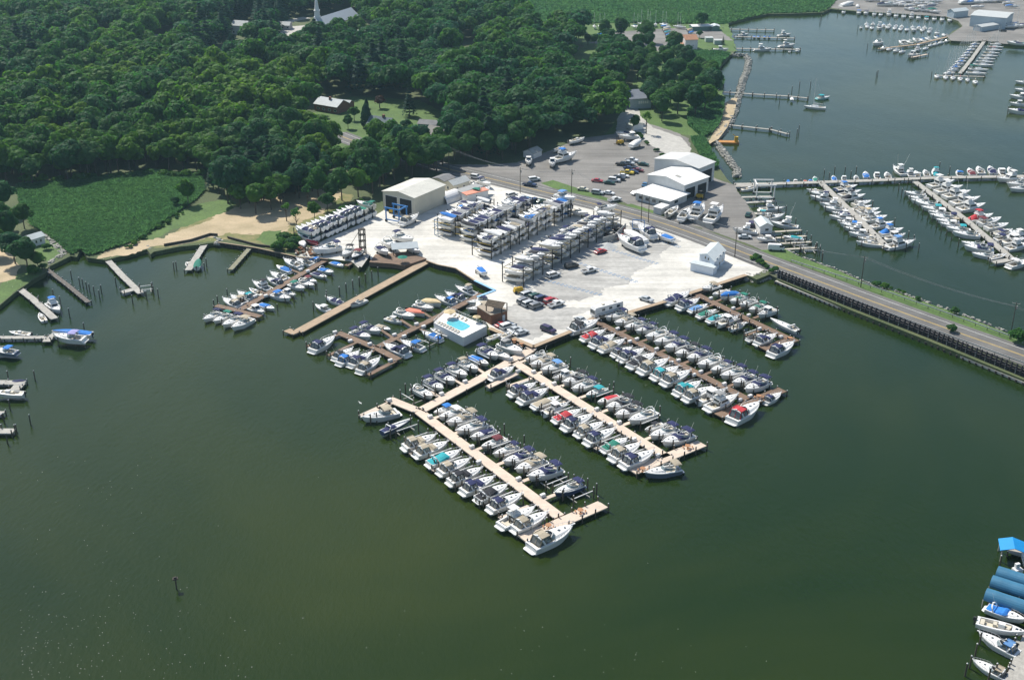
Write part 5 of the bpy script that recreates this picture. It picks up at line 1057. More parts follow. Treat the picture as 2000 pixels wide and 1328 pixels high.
building('small white dock office with pale hipped roof', (1473,443), (1484,457), (1504,451), 2.9, 1.2, 'AB', M_paint, MATS['light_grey_roof'], name='dock_office', wins=[('BC',.4,.7,1,2,M_glass)], cat='building')
building('old pale hut under the trees of the upper boatyard', (1022,307), (1042,311), (1056,304), 2.6, 1.2, 'BC', M_paint, mat('old_roof',(.42,.42,.38),.9,.3,.6), name='hut')
building('green-grey hut at the bend of the lane', (1222,250), (1237,256), (1250,250), 2.4, 1.1, 'AB', M_paint, mat('green_grey_roof',(.42,.46,.40),.8,.2,.6), name='hut')
building('grey waterside house with wide dark roof on the point', (1214,196), (1230,214), (1264,204), 5.2, 2.3, 'BC', mat('grey_blue_siding',(.36,.43,.46),.7,.1,.8), mat('dark_slate',(.15,.17,.20),.8,.2,.5), cat='house', name='house', wins=[('BC',.4+.1*i,.47+.1*i,2.6,3.9,M_paint) for i in range(5)])
building('orange-tiled white club house with a lower wing', (1328,92), (1338,98), (1362,97), 6.2, 2.2, 'BC', M_paint, M_roofo, cat='house', name='club_house', wins=[('BC',.3,.36,2,3,M_glass),('BC',.6,.66,2,3,M_glass)])
building('low orange-roofed wing of the club house', (1319,93), (1325,97), (1333,96), 3.2, .8, 'BC', M_paint, M_roofo, name='wing')
building('long white-roofed open club shed', (1346,57), (1352,61), (1386,59), 2.8, .6, 'BC', mat('green_wall',(.12,.22,.18),.8,.1,.8), MATS['white_roof'], name='club_shed')
building('small pale green-walled kiosk beside the club shed', (1387,57), (1390,61), (1404,59), 2.8, .8, 'AB', MATS['green_wall'], MATS['light_grey_roof'], name='kiosk')
building('flat grey container hut near the club jetties', (1376,80), (1378,83), (1392,82), 2.5, 0, 'BC', mat('pale_green_wall',(.45,.52,.46),.7,.1,.8), M_roofp, name='hut', over=.1)
building('second grey hut nearest the club jetty', (1393,85), (1395,88), (1411,87), 2.5, 0, 'BC', MATS['pale_green_wall'], M_roofp, name='hut', over=.1)
building('long low grey house behind the wood by the marsh', (1053,62), (1060,70), (1142,66), 3.4, 1.6, 'BC', M_roofg, M_roofg, cat='house', name='house', chimney=(.1,.05,.8,1.2,M_dark))
lb = mat('blue_grey_siding', (.48,.56,.60), .6, .08, .5)
building('big blue-grey boatyard shed at the upper right', (1893,52), (1962,58), (1988,48), 7.5, .9, 'AB', lb, mat('shed_roof',(.52,.54,.52),.7,.08,.3), name='boat_shed')
building('low blue-grey wing with gable in front of the big shed', (1900,60), (1916,63), (1955,54), 3.2, .8, 'BC', lb, MATS['shed_roof'], name='workshop', doors=[('AB',.2,.8,0,2.6,M_paint)])
building('narrow blue-grey gabled hut on the far quay', (1849,33), (1862,36), (1877,30), 4.4, 1.4, 'BC', lb, MATS['light_grey_roof'], name='hut')
building('small white cottage with grey roof above the creek', (50,477), (64,483), (84,473), 2.9, .9, 'BC', M_paint, mat('cottage_roof',(.45,.50,.50),.8,.15,.4), cat='cottage', name='cottage', wins=[('BC',.25,.4,1,2.1,M_glass),('BC',.6,.75,1,2.1,M_glass)])
rr = M_roofp; 
house('white gabled house high in the wood left of the church', 472, 52, 11, 9, 6, 2.5, -20, M_paint, rr)
house('grey-roofed house deep in the upper left wood', 326, 80, 16, 11, 5, 3., 15, mat('grey_wall',(.35,.36,.36),.7,.1,.8), M_roofg)
house('small grey house at the church lane', 548, 50, 14, 8, 3, 1.8, -5, MATS['grey_wall'], rr)
house('white-roofed house right of the church', 714, 68, 12, 9, 4, 2.5, 30, M_paint, MATS['white_roof'])
house('pale roof showing among dark trees left of the lawn', 522, 158, 10, 8, 4, 2.2, 25, M_paint, rr)
house('brown roof edge above the bright tree tops', 571, 196, 12, 8, 4, 2.4, -30, M_brick, M_roofp)
house('white-roofed brick house at the left of the lawn', 648, 205, 15, 10, 3.6, 2.6, -32, M_brick, mat('pale_shingles',(.55,.58,.57),.8,.12,.5), chimney=(.2,.1,1.,1.,M_brick))
house('garage wing of the white-roofed brick house', 672, 203, 8, 7, 2.8, 1.4, -20, M_brick, rr)
house('dark-roofed brick cottage with gables on the lawn', 746, 244, 12, 8, 3.4, 3.2, -28, M_brick, mat('slate_blue_roof',(.13,.17,.18),.8,.2,.5), chimney=(.0,.1,1.1,1.2,M_brick))
house('front gable wing of the brick cottage', 735, 247, 5, 9, 3.2, 2.6, -28, M_brick, MATS['slate_blue_roof'], ridge='AB')
house('grey-blue garage with teal doors right of the cottage', 838, 242, 9, 7, 2.8, 1.3, -15, mat('teal_wall',(.08,.25,.25),.7,.1,.8), M_roofg)
house('brown-grey gabled roof among trees right of the garage', 858, 262, 11, 8, 3.2, 2.8, -35, M_paint, mat('brown_shingle',(.30,.28,.25),.9,.15,.5))
house('white-roofed outbuilding behind the near trees', 645, 308, 9, 7, 3, 1.2, 20, M_paint, MATS['white_roof'])
# church
ca, cb = at(614,50,9), at(686,27,9); cm = crop_px((ca+cb)/2*Vector((1,1,0)) + Vector((0,0,6.7))) if False else None
cq = pix(Vector((*((ca+cb)/2).xy, LAND+6.5*.8)))
ch = house('white-roofed brick church, its nave running back from the steeple', cq[0], cq[1], (cb-ca).length, 12, 6.5, 5, math.degrees(ang(cb-ca)), M_brick, mat('church_roof',(.46,.50,.52),.7,.06,.3))
ch['category'] = 'church'; ch.name = 'church'
sp = at(620, 40, LAND+10); b = MB(); b.box((sp.x, sp.y, LAND+6), (4.0,4.0,6.5)); b.box((sp.x, sp.y, LAND+12.5), (3.1,3.1,3.6)); b.box((sp.x, sp.y, LAND+16.1), (3.7,3.7,.4)); b.build('belfry', M_paint, ch)
MB().cyl((sp.x, sp.y, LAND+16.5), (sp.x, sp.y, LAND+29), 1.6, .05, 8).build('spire', M_paint, ch)
# quonset tent beside the shed
for bld, lst, mm_ in ((bs_, ((790,381,3.2,5.,.06),(805,395,3.2,4.,.06),(828,392,2.6,6.,.06)), mat('roof_panel',(.45,.46,.42),.5,.1,.5)), (wk_, ((1308,352,2.2,1.3,.7),(1325,342,2.2,1.3,.7)), M_greyd)):
    rf_ = next(c for c in bld.children if c.name.startswith('roof'))
    for (x_, y_, w_, d_, h_) in lst:
        q_ = at(x_, y_, LAND + (8.9 if bld is bs_ else 8.2)); hit, loc, nrm, _i = rf_.ray_cast(Vector((q_.x, q_.y, 60)), Vector((0,0,-1)))
        if hit:
            m_b = MB(); m_b.box((0,0,-.1), (w_, d_, .1+h_)); o_ = m_b.build('roof_vent' if h_ > .3 else 'roof_light', mm_, rf_); o_.location = loc + Vector((0,0,.03)); qt = nrm.to_track_quat('Z','X'); o_.rotation_euler = qt.to_euler()
c0, c1 = at(866,396,LAND), at(886,388,LAND); d = (c1-c0).normalized(); w = 3.3; n_ = Vector((-d.y, d.x, 0)); rows = []
ctr = at(876,391,LAND); dd = Vector((math.cos(R(50)), math.sin(R(50)), 0)); nn = Vector((-dd.y, dd.x, 0)); b = MB()
for k in (-4.5, 4.5): rows.append([ctr + dd*k + nn*math.cos(math.pi*i/12)*3.4 + Vector((0,0,math.sin(math.pi*i/12)*3.6)) for i in range(13)])
b.loft(rows); b.loft([[p*.999 + Vector((0,0,-.1)) for p in r[::-1]] for r in rows]); tag(b.build('storage_tunnel', M_paint), 'white round-topped storage tunnel right of the boat shed', 'tunnel shelter')
# tiki roof pavilion on the ramp deck, deck itself
def posts_roof(label, x, y, w, d, h, rise, rot, roof, m=M_wood_dark, name='pavilion', cat='pavilion', z0=LAND):
    p = at(x, y, z0); r = empty(name, p, R(rot), label, cat)
    for sx in (-1,1):
        for sy in (-1,1): MB().box((sx*w*.44, sy*d*.42, 0), (.25,.25,h)).build('post', m, r)
    b = MB(); z1 = h
    for sg in (-1, 1): b.loft([[(-w/2, 0, z1+rise), (w/2, 0, z1+rise)], [(-w/2, sg*d/2, z1), (w/2, sg*d/2, z1)]][::sg]); b.loft([[(-w/2, 0, z1+rise-.12), (w/2, 0, z1+rise-.12)], [(-w/2, sg*d/2, z1-.12), (w/2, sg*d/2, z1-.12)]][::-sg])
    b.build('roof', roof, r); return r
dk = px_poly("721,512 733,497 800,492 833,505 790,519 765,515", LAND+.3); o = sheet('deck', dk, LAND+.3, M_brown, h=1.6); o.name = 'wooden_deck'; o['kind'] = 'thing'; tag(o, 'brown timber deck at the water beside the boat ramp', 'deck')
posts_roof('open-sided hut with pale grey gable roof on the ramp deck', 790, 494, 9.5, 6, 2.6, 1.4, 12, MATS['light_grey_roof'])
def umbrella(label, x, y, r_, h, m, z0, name='parasol'):
    p = at(x, y, z0 + h); r = empty(name, (p.x, p.y, z0), 0, label, 'parasol'); b = MB(); n = 8; n0 = len(b.v)
    b.v += [(math.cos(6.283*i/n)*r_, math.sin(6.283*i/n)*r_, h-.45) for i in range(n)] + [(0,0,h+.1)]
    for i in range(n): b.f.append((i, (i+1) % n, n)); b.m.append(0)
    b.build('canopy', m, r); MB().cyl((0,0,0),(0,0,h),.05,n=6).build('pole', M_paint, r); return r
umbrella('green parasol in front of the deck hut', 786, 500, 1.8, 2.4, MATS['canvas_g'], LAND+.3)
# boat ramp slab and hoist tower
sheet('ramp', px_poly("687,512 693,500 716,490 724,497 706,522", LAND+.2), LAND+.2, M_conc)
tp = at(709, 497, LAND); r = empty('hoist_tower', tp, .5, 'dark timber hoist tower beside the boat ramp', 'hoist')
for a in (-1,1):
    for c in (-1,1): MB().box((a*.9, c*.7, 0), (.3,.3,9.5)).build('post', M_wood_dark, r)
b = MB(); [b.box((0,0,k), (2.2,1.8,.25)) for k in (2.5,5,7.3,9.3)]; b.build('crossbeams', M_wood_dark, r); MB().bar((-.9,0,9),(-6,-2.5,4.5),.12).build('boom', M_wood_dark, r)
# pool barge
def quad_frame(cx, cy, w, d, rot, z0=0): p = at(cx, cy, z0); return p, R(rot)
P4 = [at(*q, 3.0) for q in ((847,630),(875,604),(951,636),(905,659))]    # deck corners left, back, right, front
cen = sum(P4, Vector())/4; axl = (P4[3]-P4[0]); axw = (P4[1]-P4[0])
pb = empty('pool_barge', (0,0,0), 0, 'white floating swimming pool barge with blue pool, beside the brown bar', 'pool barge')
b = MB(); b.loft([[Vector((p.x, p.y, zz)) for p in P4] for zz in (-.5, 2.9)], closed=True); b.quad([Vector((p.x,p.y,2.9)) for p in P4][::-1]); b.build('hull', M_paint, pb)
b = MB(); f = lambda s, t, zz: V3(P4[0] + (P4[3]-P4[0])*s*(1-t) + (P4[2]-P4[1])*s*t + (P4[1]-P4[0])*t, zz)
fr = [f(.0,.0,0), f(1,0,0), f(1,1,0), f(0,1,0)]
b.quad([f(0,0,2.95), f(1,0,2.95), f(1,1,2.95), f(0,1,2.95)]); b.build('deck', mat('pool_deck_white',(.80,.78,.74),.6,.05,.6), pb)
b = MB(); ring = [f(.52+.27*max(-1,min(1,1.25*math.cos(a))), .46+.23*max(-1,min(1,1.25*math.sin(a))), 2.965) for a in [6.283*i/16 for i in range(16)]]; b.quad(ring); b.build('pool', M_pool, pb)
b = MB()
for k in range(4):
    p, q = fr[k], fr[(k+1) % 4]; b.bar(V3(p,3.9), V3(q,3.9), .07); b.bar(V3(p,3.45), V3(q,3.45), .04); n = int((q-p).length/1.6)
    for i in range(n+1): t = p.lerp(q, i/n); b.bar(V3(t,2.96), V3(t,3.9), .06)
b.build('railing', M_paint, pb)
for i, (s, t) in enumerate([(.12+.09*k, .1) for k in range(8)] + [(.15+.1*k, .82) for k in range(5)]):
    p = f(s, t, 2.97); r = empty('lounger', p, ang(P4[1]-P4[0]), f'white sun lounger, {ORD[i] if i < 8 else ORD[i-8]} in the {"near" if i < 8 else "far"} row beside the barge pool', 'lounger', 'loungers on the pool barge'); MB().box((0,0,.15),(1.2,.55,.1)).box((.75,0,.3),(.6,.55,.08)).build('seat', M_seat, r); MB().box((-.4,0,0),(.1,.5,.15)).box((.5,0,0),(.1,.5,.15)).build('leg', M_dark, r)
umbrella('cream parasol at the back of the pool barge', 878, 606, 2.0, 2.5, MATS['canvas_y'], 2.97); umbrella('small cream parasol at the right corner of the pool barge', 931, 616, 1.3, 2.2, MATS['canvas_y'], 2.97)
# bar building
bb = building('brown wooden bar with railed roof terrace beside the pool barge', (932,618), (959,635), (985,622), 3.2, 0, 'BC', mat('red_brown_boards',(.27,.12,.065),.8,.3,1.2), mat('terrace',(.40,.33,.25),.8,.2,.8), name='bar_building', cat='bar', over=.1, doors=[('BC',.7,.85,0,2.1,M_paint)])
posts_roof('dark palm-thatched shelter on the bar terrace', 970, 606, 6.0, 4.5, 2.0, 1.2, -25, mat('thatch',(.13,.10,.07),.95,.4,1.2), name='thatched_shelter', cat='shelter', z0=LAND+3.4)
# rocks: breakwater and banks
def rocks(name, pts, w, n, s0, s1, label, z0=0., h=1.2, m=M_rock):
    P = px_poly(pts, z0); L = dens(P, .6); b = MB()
    for i in range(n):
        p = random.choice(L); a = random.uniform(0, 6.283); q = random.uniform(-1, 1); r0 = random.uniform(s0, s1)
        j = min(len(L)-1, L.index(p)+1); d = (L[j]-L[max(0, j-2)]); d.z = 0; d.normalize(); p = p + Vector((-d.y, d.x, 0))*q*w/2 + d*random.uniform(-.4,.4)
        zt = z0 + h*(1-abs(q))*random.uniform(.7,1) - r0*.3; k = len(b.v); tw = random.uniform(.6,1)
        pts8 = [(-1,-1,-1),(1,-1,-1),(1,1,-1),(-1,1,-1),(-.7,-.7,.8),(.75,-.6,.9),(.6,.7,.75),(-.65,.7,.85)]; c, s = math.cos(a), math.sin(a)
        for (x, y, zz) in pts8:
            x *= r0*random.uniform(.75,1.1); y *= r0*tw*random.uniform(.75,1.1); b.v.append((p.x+x*c-y*s, p.y+x*s+y*c, zt+zz*r0*.7))
        for ff in ((3,2,1,0),(4,5,6,7),(0,1,5,4),(1,2,6,5),(2,3,7,6),(3,0,4,7)): b.f.append(tuple(k+t for t in ff)); b.m.append(0)
    return b.build(name, m, None, label, 'rocks', None, 'stuff')
mr_ = mat('pale_rock', (.42,.41,.36), .9, .45, .9, rand=.1)
rocks('stone_breakwater', "1427,110 1458,111 1463,120 1458,142 1448,165 1445,180 1441,195 1435,220 1425,242 1410,262 1397,273 1372,272", 3.6, 900, .5, 1.1, 'long curved rubble breakwater in front of the point', h=1.7, m=mr_)
rocks('stone_breakwater', "1376,277 1400,282 1412,297 1425,315 1438,332 1440,347", 3.4, 350, .5, 1.1, 'short rubble breakwater below the sand bar', h=1.6, m=mr_)
rocks('bank_rocks', "85,460 105,475 125,495 112,505 92,518", 2.2, 130, .4, .8, 'pale stone edging around the cottage lawn', z0=1.4, h=.6, m=mr_)
rocks('bank_rocks', "1458,541 1470,545 1482,543 1497,536 1512,541", 7., 300, .4, .9, 'rubble bank between the yard and the road wall', h=1.6, m=mr_)
rocks('bank_rocks', "1540,494 1567,505 1640,531 1700,558 1750,571 1812,593 1890,621 1967,651", 1.6, 200, .3, .7, 'scattered stones along the far bank of the causeway', z0=.4, h=.9, m=mr_)
rocks('bank_rocks', "290,488 294,494", 2., 24, .4, .8, 'stone heap at the end of the beach bulkhead', h=1.6, m=mr_); rocks('bank_rocks', "422,466 430,470 422,478", 2., 40, .4, .8, 'pale rubble at the end of the beach fence', z0=1.2, h=.8, m=mr_)
rocks('bank_rocks', "1330,305 1345,308 1362,311", 3., 70, .5, 1., 'rubble heap behind the tall workshop', z0=1.5, h=1.2, m=mr_)
gp = at(1186, 482, LAND); b = MB(); b.cyl((gp.x,gp.y,LAND),(gp.x,gp.y,LAND+1.6),4.,.2,12); tag(b.build('gravel_heap', mat('heap_gravel',(.56,.57,.55),.95,.2,1.)), 'pale gravel heap beside the red car on the lot', 'heap')
# bulkheads of the yard
def bulkhead(label, pts, ztop=LAND+.15, cap=.5, m=M_wood_dark, capm=M_tan, name='bulkhead', n=2.5):
    P = px_poly(pts, ztop); r = empty(name, (0,0,0), 0, label, 'bulkhead'); b = MB(); c = MB(); pl = MB()
    for a, e in zip(P, P[1:]):
        b.quad([V3(a,-1.5), V3(e,-1.5), V3(e,ztop-.1), V3(a,ztop-.1)]); c.bar(V3(a,ztop), V3(e,ztop), cap, .2); L = (e-a).length
        for i in range(int(L/n)): q = a.lerp(e, (i+.5)*n/L); pl.cyl((q.x,q.y,-1.5),(q.x,q.y,ztop+.05),.14,n=6)
    b.build('planking', m, r); c.build('cap', capm, r); pl.build('wall_piles', M_pile, r)
bulkhead('timber seawall with broad tan cap along the parking lot', "956,641 1042,677 1118,646 1157,622 1222,612 1302,588 1350,572 1457,537", cap=1.6)
bulkhead('dark seawall in front of the white rack yard', "832,509 855,517 890,524 927,548"); bulkhead('pale blue painted edge of the travel lift slip', "927,548 967,567 932,580", capm=mat('pale_blue_paint',(.30,.55,.78),.7,.1,1.), cap=.9)
bulkhead('dark seawall left of the brown pier and boat ramp', "424,473 500,484 582,502 640,506"); bulkhead('low timber wall in front of the sandy bank', "170,503 207,508 287,487", ztop=1.0, capm=M_greyd)
bulkhead('short timber fence across the beach sand', "320,477 372,468 410,456 425,457", ztop=2.3, capm=M_wood_dark); bulkhead('second low timber fence behind the beach bulkhead', "444,462 500,477 540,482", ztop=2.2, capm=M_wood_dark)
# causeway wall: concrete ledge, dark timber trestle, piles, posts
r = empty('timber_sea_wall', (0,0,0), 0, 'long dark timber sea wall with pale concrete ledge below the road', 'sea wall')
Ps = dens(px_poly("1516,548 1522,550 1660,606 1810,665 2000,744 2500,962", .9), 6); Pu = dens(px_poly("1506,530 1528,541 1660,590 1810,645 2000,722 2500,930", LAND), 6)
b = MB(); 
for a, e in zip(Ps, Ps[1:]): b.bar(V3(a,.55), V3(e,.55), 1.5, .7)
b.build('ledge', M_conc, r); pb_ = MB(); L = dens(Ps, 1.9)
for q in L[:230]:
    nrm = Vector((-.55,-.83,0)); pb_.cyl((q.x+nrm.x*.95,q.y+nrm.y*.95,-1.5),(q.x+nrm.x*.95,q.y+nrm.y*.95,.75),.3,n=6)
pb_.build('fender_piles', M_wood_dark, r); b = MB(); c = MB(); bm2 = mat('creosote_timber',(.022,.018,.022),.8,.4,1.,rand=.0)
for dz, dn, hh in ((0, .0, 2.4), (0, 1.3, 2.8), (0, 2.8, 3.1)):
    Lr = [q + Vector((.3,.45,0))*(dn) + Vector((.55,.83,0))*.9 for q in Ps]
    for a, e in zip(Lr, Lr[1:]): b.bar(V3(a,.3+hh), V3(e,.3+hh), .35, .35); b.bar(V3(a,.3+hh*.6), V3(e,.3+hh*.6), .2, .25); b.bar(V3(a,.3+hh*.4), V3(e,.3+hh*.4), .12, hh*.8)
    for q in dens(Lr, 1.5)[:300]: b.box((q.x,q.y,.2),(.35,.35,hh+.6)); 
b.build('trestle', bm2, r)
for q in dens([q + Vector((.45,.68,0)) for q in Ps], 3.0)[:150]: c.box((q.x,q.y,.9),(.22,.22,2.2))
c.build('white_topped_posts', M_conc, r)
b = MB(); Lr = [q for q in Pu]
sheet('bank', [V3(q,0) for q in Pu] + [V3(q + Vector((-.55,-.83,0))*2.8,0) for q in Pu[::-1]], LAND+.05, mat('wall_backfill',(.10,.11,.06),.95,.5,.7))
# guard rails
def guard(label, pts, z=LAND+.3, h=.75, fence=False, off=0.):
    P = dens(px_poly(pts, z), 4); r = empty('guard_rail', (0,0,0), 0, label, 'guard rail'); b = MB(); c = MB()
    for a, e in zip(P, P[1:]): b.bar(V3(a,z+h), V3(e,z+h), .12, .34)
    for q in P: c.box((q.x,q.y,z-.2),(.15,.15,h+.1))
    b.build('rail', mat('galvanised',(.55,.56,.54),.5,.1,1.,metal=.2), r); c.build('posts', M_pile, r)
guard('galvanised guard rail on the far side of the road', "1545,512 1700,562 1860,619 1975,661 2300,783"); guard('galvanised guard rail above the dark sea wall', "1512,529 1600,563 1700,602 1860,662 2000,713 2300,835")
# utility poles and wires
def upole(label, x, y, h=11, arm=True, lean=0):
    p = at(x, y, LAND); r = empty('utility_pole', p, R(-25), label, 'utility pole'); MB().cyl((0,0,-.3),(lean,0,h),.17,.11,7).build('pole', M_pile, r)
    if arm: b = MB(); b.bar((-1.2,0,h-.5),(1.2,0,h-.5),.12); [b.cyl((x_,0,h-.45),(x_,0,h-.15),.06,n=5) for x_ in (-1.1,0,1.1)]; b.build('crossarm', M_greyd, r); MB().cyl((.35,0,h-2.2),(.35,0,h-1.2),.25,n=8).build('transformer', M_greyd, r)
    return p
pls = [upole('utility pole at the wood edge beside the road', 877, 335), upole('utility pole beside the dark pickup on the road', 1016, 378), upole('utility pole at the rack end by the grass strip', 1116, 382), upole('left one of two close poles in front of the workshop', 1252, 434),
       upole('utility pole beside the pale blue house', 1435, 502), upole('utility pole halfway along the causeway', 1681, 561), upole('utility pole near the right frame edge', 1972, 662, 12)]
upole('right one of two close poles in front of the workshop', 1266, 436, 10.5, False)
b = MB(); ends = pls + [pls[-1]*2 - pls[-2]]
for a, e in zip(ends, ends[1:]):
    for dx in (-1.1, 0, 1.1):
        pr = None
        for i in range(9):
            t = i/8; q = a.lerp(e, t); q = Vector((q.x+dx*.9, q.y-dx*.4, LAND+10.6-4*t*(1-t)*1.3))
            if pr: b.bar(pr, q, .035)
            pr = q
tag(b.build('overhead_wires', mat('wire',(.25,.25,.25),.5)), 'overhead wires strung from pole to pole along the road', 'wires')

# ---------------------------------------------------------------- vehicles
def car_meshes(kind):
    L, W, H = {'car': (4.6,1.8,1.42), 'suv': (4.8,1.9,1.78), 'pickup': (5.5,1.95,1.8), 'van': (5.4,2.,2.2)}[kind]
    prof = {'car': [(0,.35),(0,.78),(.04,.88),(.17,.93),(.29,1.38),(.58,1.42),(.74,.95),(.96,.80),(1,.62),(1,.35)],
            'suv': [(0,.4),(0,1.0),(.03,1.65),(.10,1.76),(.62,1.78),(.75,1.15),(.96,1.02),(1,.75),(1,.4)],
            'pickup': [(0,.5),(0,1.05),(.34,1.05),(.38,1.75),(.62,1.8),(.74,1.2),(.97,1.08),(1,.8),(1,.5)],
            'van': [(0,.45),(0,1.9),(.05,2.2),(.80,2.2),(.90,1.3),(1,1.1),(1,.45)]}[kind]
    b = MB(); P = [((x-.5)*L, z) for x, z in prof]; n = len(P)
    def wy(z): return W/2*(1 if z < 1.0 else lerp(1, .82, min(1, (z-1.0)/(H-1.0))))
    b.loft([[(x, -wy(z), z) for x, z in P], [(x, wy(z), z) for x, z in P]], closed=True)
    for sg in (-1, 1): b.quad([(x, sg*wy(z), z) for x, z in P][::-sg])
    if kind == 'pickup': b.box((-L*.33, 0, 1.052), (L*.3, W*.78, .01), m=1)
    body = b.mesh('body', [M_paint, M_dark]); g = MB(); up = [p for p in P if p[1] > 1.25]; x0, x1 = up[0][0], up[-1][0]; zt = H-.12; zb = 1.02 if kind != 'van' else 1.35
    if kind == 'van': x0 = x1-1.1
    for sg in (-1, 1): g.quad([(x0-.05, sg*(wy(zb)+.01), zb), (x1+.45, sg*(wy(zb)+.01), zb), (x1-.05, sg*(wy(zt)+.02), zt), (x0+.12, sg*(wy(zt)+.02), zt)][::-sg])
    fr = [p for p in P if p[0] > x1-.01][:2]; (xa, za), (xb, zb2) = fr; g.quad([(xa+.06, -wy(za)*.93, za-.05), (xb-.02, -wy(zb2)*.93, zb2+.09), (xb-.02, wy(zb2)*.93, zb2+.09), (xa+.06, wy(za)*.93, za-.05)][::1])
    if kind in ('car','suv'): i = [k for k, p in enumerate(P) if p[1] > 1.25][0]; (xa, za), (xb, zb2) = P[i], P[i-1]; g.quad([(xa-.05, wy(za)*.9, za-.04), (xb-.03, wy(zb2)*.9, zb2+.08), (xb-.03, -wy(zb2)*.9, zb2+.08), (xa-.05, -wy(za)*.9, za-.04)])
    glass = g.mesh('windows', [M_glass]); w = MB(); w.cyl((0,-.12,0),(0,.12,0),.34,n=10); wh = w.mesh('wheel', [M_dark])
    return body, glass, wh, L, W
CM = {k: car_meshes(k) for k in ('car','suv','pickup','van')}
CC = {'white': (.78,.78,.76), 'silver': (.50,.52,.52), 'grey': (.22,.23,.24), 'black': (.02,.02,.022), 'navy': (.03,.05,.12), 'red': (.42,.02,.03), 'green': (.02,.07,.05), 'blue': (.05,.16,.30), 'cream': (.66,.62,.48), 'yellow': (.70,.52,.03), 'purple': (.05,.03,.08), 'maroon': (.22,.04,.04)}
for k, c in CC.items(): mat('car_'+k, c, .3, .02, 1., spec=.6)
KN = {'car': 'parked_car', 'suv': 'suv', 'pickup': 'pickup_truck', 'van': 'van'}; KC = {'car': 'car', 'suv': 'suv', 'pickup': 'pickup truck', 'van': 'van'}
def car(kind, col, c, x, y, yaw, where, group=None):
    p = at2(c, x, y, LAND+.8); p.z = LAND+.07; me = CM[kind]; r = empty(KN[kind], p, R(yaw), f'{col} {KC[kind]} {where}', KC[kind], group, 1.06)
    link('body', me[0], r, [MATS['car_'+col], M_dark]); link('windows', me[1], r)
    for sx in (-.31, .31):
        for sy in (-.45, .45): o = link('wheel', me[2], r); o.location = (me[3]*sx, me[4]*sy, .34)
    return r
g6 = 'cars parked by the rack end'
for a in (('suv','grey',C15,95,1022,40,'at the left of the cluster near the rack end',g6),('suv','silver',C15,135,1042,40,'second of the front row near the rack end',g6),('suv','grey',C15,192,1058,40,'third of the front row near the rack end',g6),
    ('suv','silver',C15,122,970,40,'at the back left of the cluster by the rack end',g6),('suv','green',C15,182,988,40,'in the middle of the back row by the rack end',g6),('suv','navy',C15,230,1003,40,'at the right of the back row by the rack end',g6),
    ('suv','red',C15,302,1022,42,'alone right of the cluster near the rack end'),('pickup','white',C15,345,1046,38,'right beside the red one'),('suv','purple',C15,283,1245,-42,'at the seawall corner'),
    ('car','silver',C15,540,1168,-50,'by the seawall behind the big white cruiser'),('car','silver',C15,1050,1006,-40,'on the track above the seawall'),('suv','black',C15,465,747,30,'beside the front of the racks'),('pickup','white',C15,603,782,33,'in the middle of the parking lot'),
    ('suv','white',C15,322,818,36,'at the rack end of the parking lot'),('car','red',C15,692,633,35,'by the gravel heap'),
    ('car','red',C14,1925,1202,38,'first beside the brown bar'),('suv','white',C14,1965,1218,38,'second beside the brown bar'),('car','silver',C15,25,1242,35,'third in the row at the boardwalk'),('car','silver',C15,72,1266,35,'fourth in the row at the boardwalk'),
    ('pickup','navy',C15,138,113,-24,'driving on the road past the racks'),('suv','white',C15,175,72,20,'leaving the upper boatyard'),('car','cream',C15,555,148,-25,'at the edge of the upper lot'),('suv','silver',C15,670,176,-22,'in the middle of three at the upper lot edge'),('car','white',C15,756,178,-25,'third at the upper lot edge'),
    ('pickup','white',C15,802,232,30,'at the upper lot exit'),('car','red',C15,666,82,-18,'alone at the left of the upper row'),('car','green',C15,760,97,-18,'first dark one in the upper row'),('suv','white',C15,800,78,-18,'second in the upper row'),('suv','black',C15,838,66,-18,'third in the upper row'),('car','white',C15,870,44,-18,'fourth in the upper row'),('pickup','yellow',C15,900,20,-18,'fifth in the upper row'),
    ('car','navy',C15,945,12,-18,'sixth in the upper row'),('car','maroon',C15,985,0,-18,'seventh in the upper row'),('pickup','white',C17,935,1252,-22,'at the top of the upper lot group'),('car','green',C17,1025,1282,-22,'right of the upper lot group'),('pickup','black',C17,862,1283,-22,'at the left of the upper lot group'),
    ('pickup','silver',C17,908,1275,-22,'in the middle of the upper lot group'),('car','navy',C17,915,1312,-22,'below the upper lot group'),('car','black',C17,965,1316,-22,'lowest of the upper lot group'),('car','blue',C15,1040,112,70,'half hidden behind the workshop'),('car','white',C15,970,178,40,'beside the wide white office roof'),
    ('suv','white',C14,1720,55,-28,'on the road behind the salmon-roofed hut'),('suv','white',C20,1062,135,38,'farthest of the cars left of the pole'),('car','silver',C20,1020,212,30,'nearest of the cars left of the pole'),('car','silver',C20,1205,170,45,'first in the row behind the racks'),('car','blue',C20,1270,192,45,'second in the row behind the racks'),('suv','navy',C20,1360,210,45,'third in the row behind the racks'),('car','green',C20,1432,212,45,'fourth in the row behind the racks'),
    ('pickup','black',C20,1135,255,40,'first of three nearest the rack tops'),('car','grey',C20,1180,258,40,'second of three nearest the rack tops'),('suv','grey',C20,1232,268,40,'third of three nearest the rack tops'),
    ('car','silver',C11,500,745,-5,'at the roadside below the dock office'),('car','green',C11,560,350,70,'behind the dock office'),('suv','purple',C11,612,522,80,'tucked against the dock office'),('van','white',C11,1050,955,-8,'with raised roof at the roadside by the slips'),
    ('car','black',C12,1835,240,0,'on the far boatyard apron'),('car','navy',C12,1310,95,60,'beside the hut on the far quay'),('car','silver',C18,0,0,0,'')): 
    if a[2] is C18: continue
    car(*a)
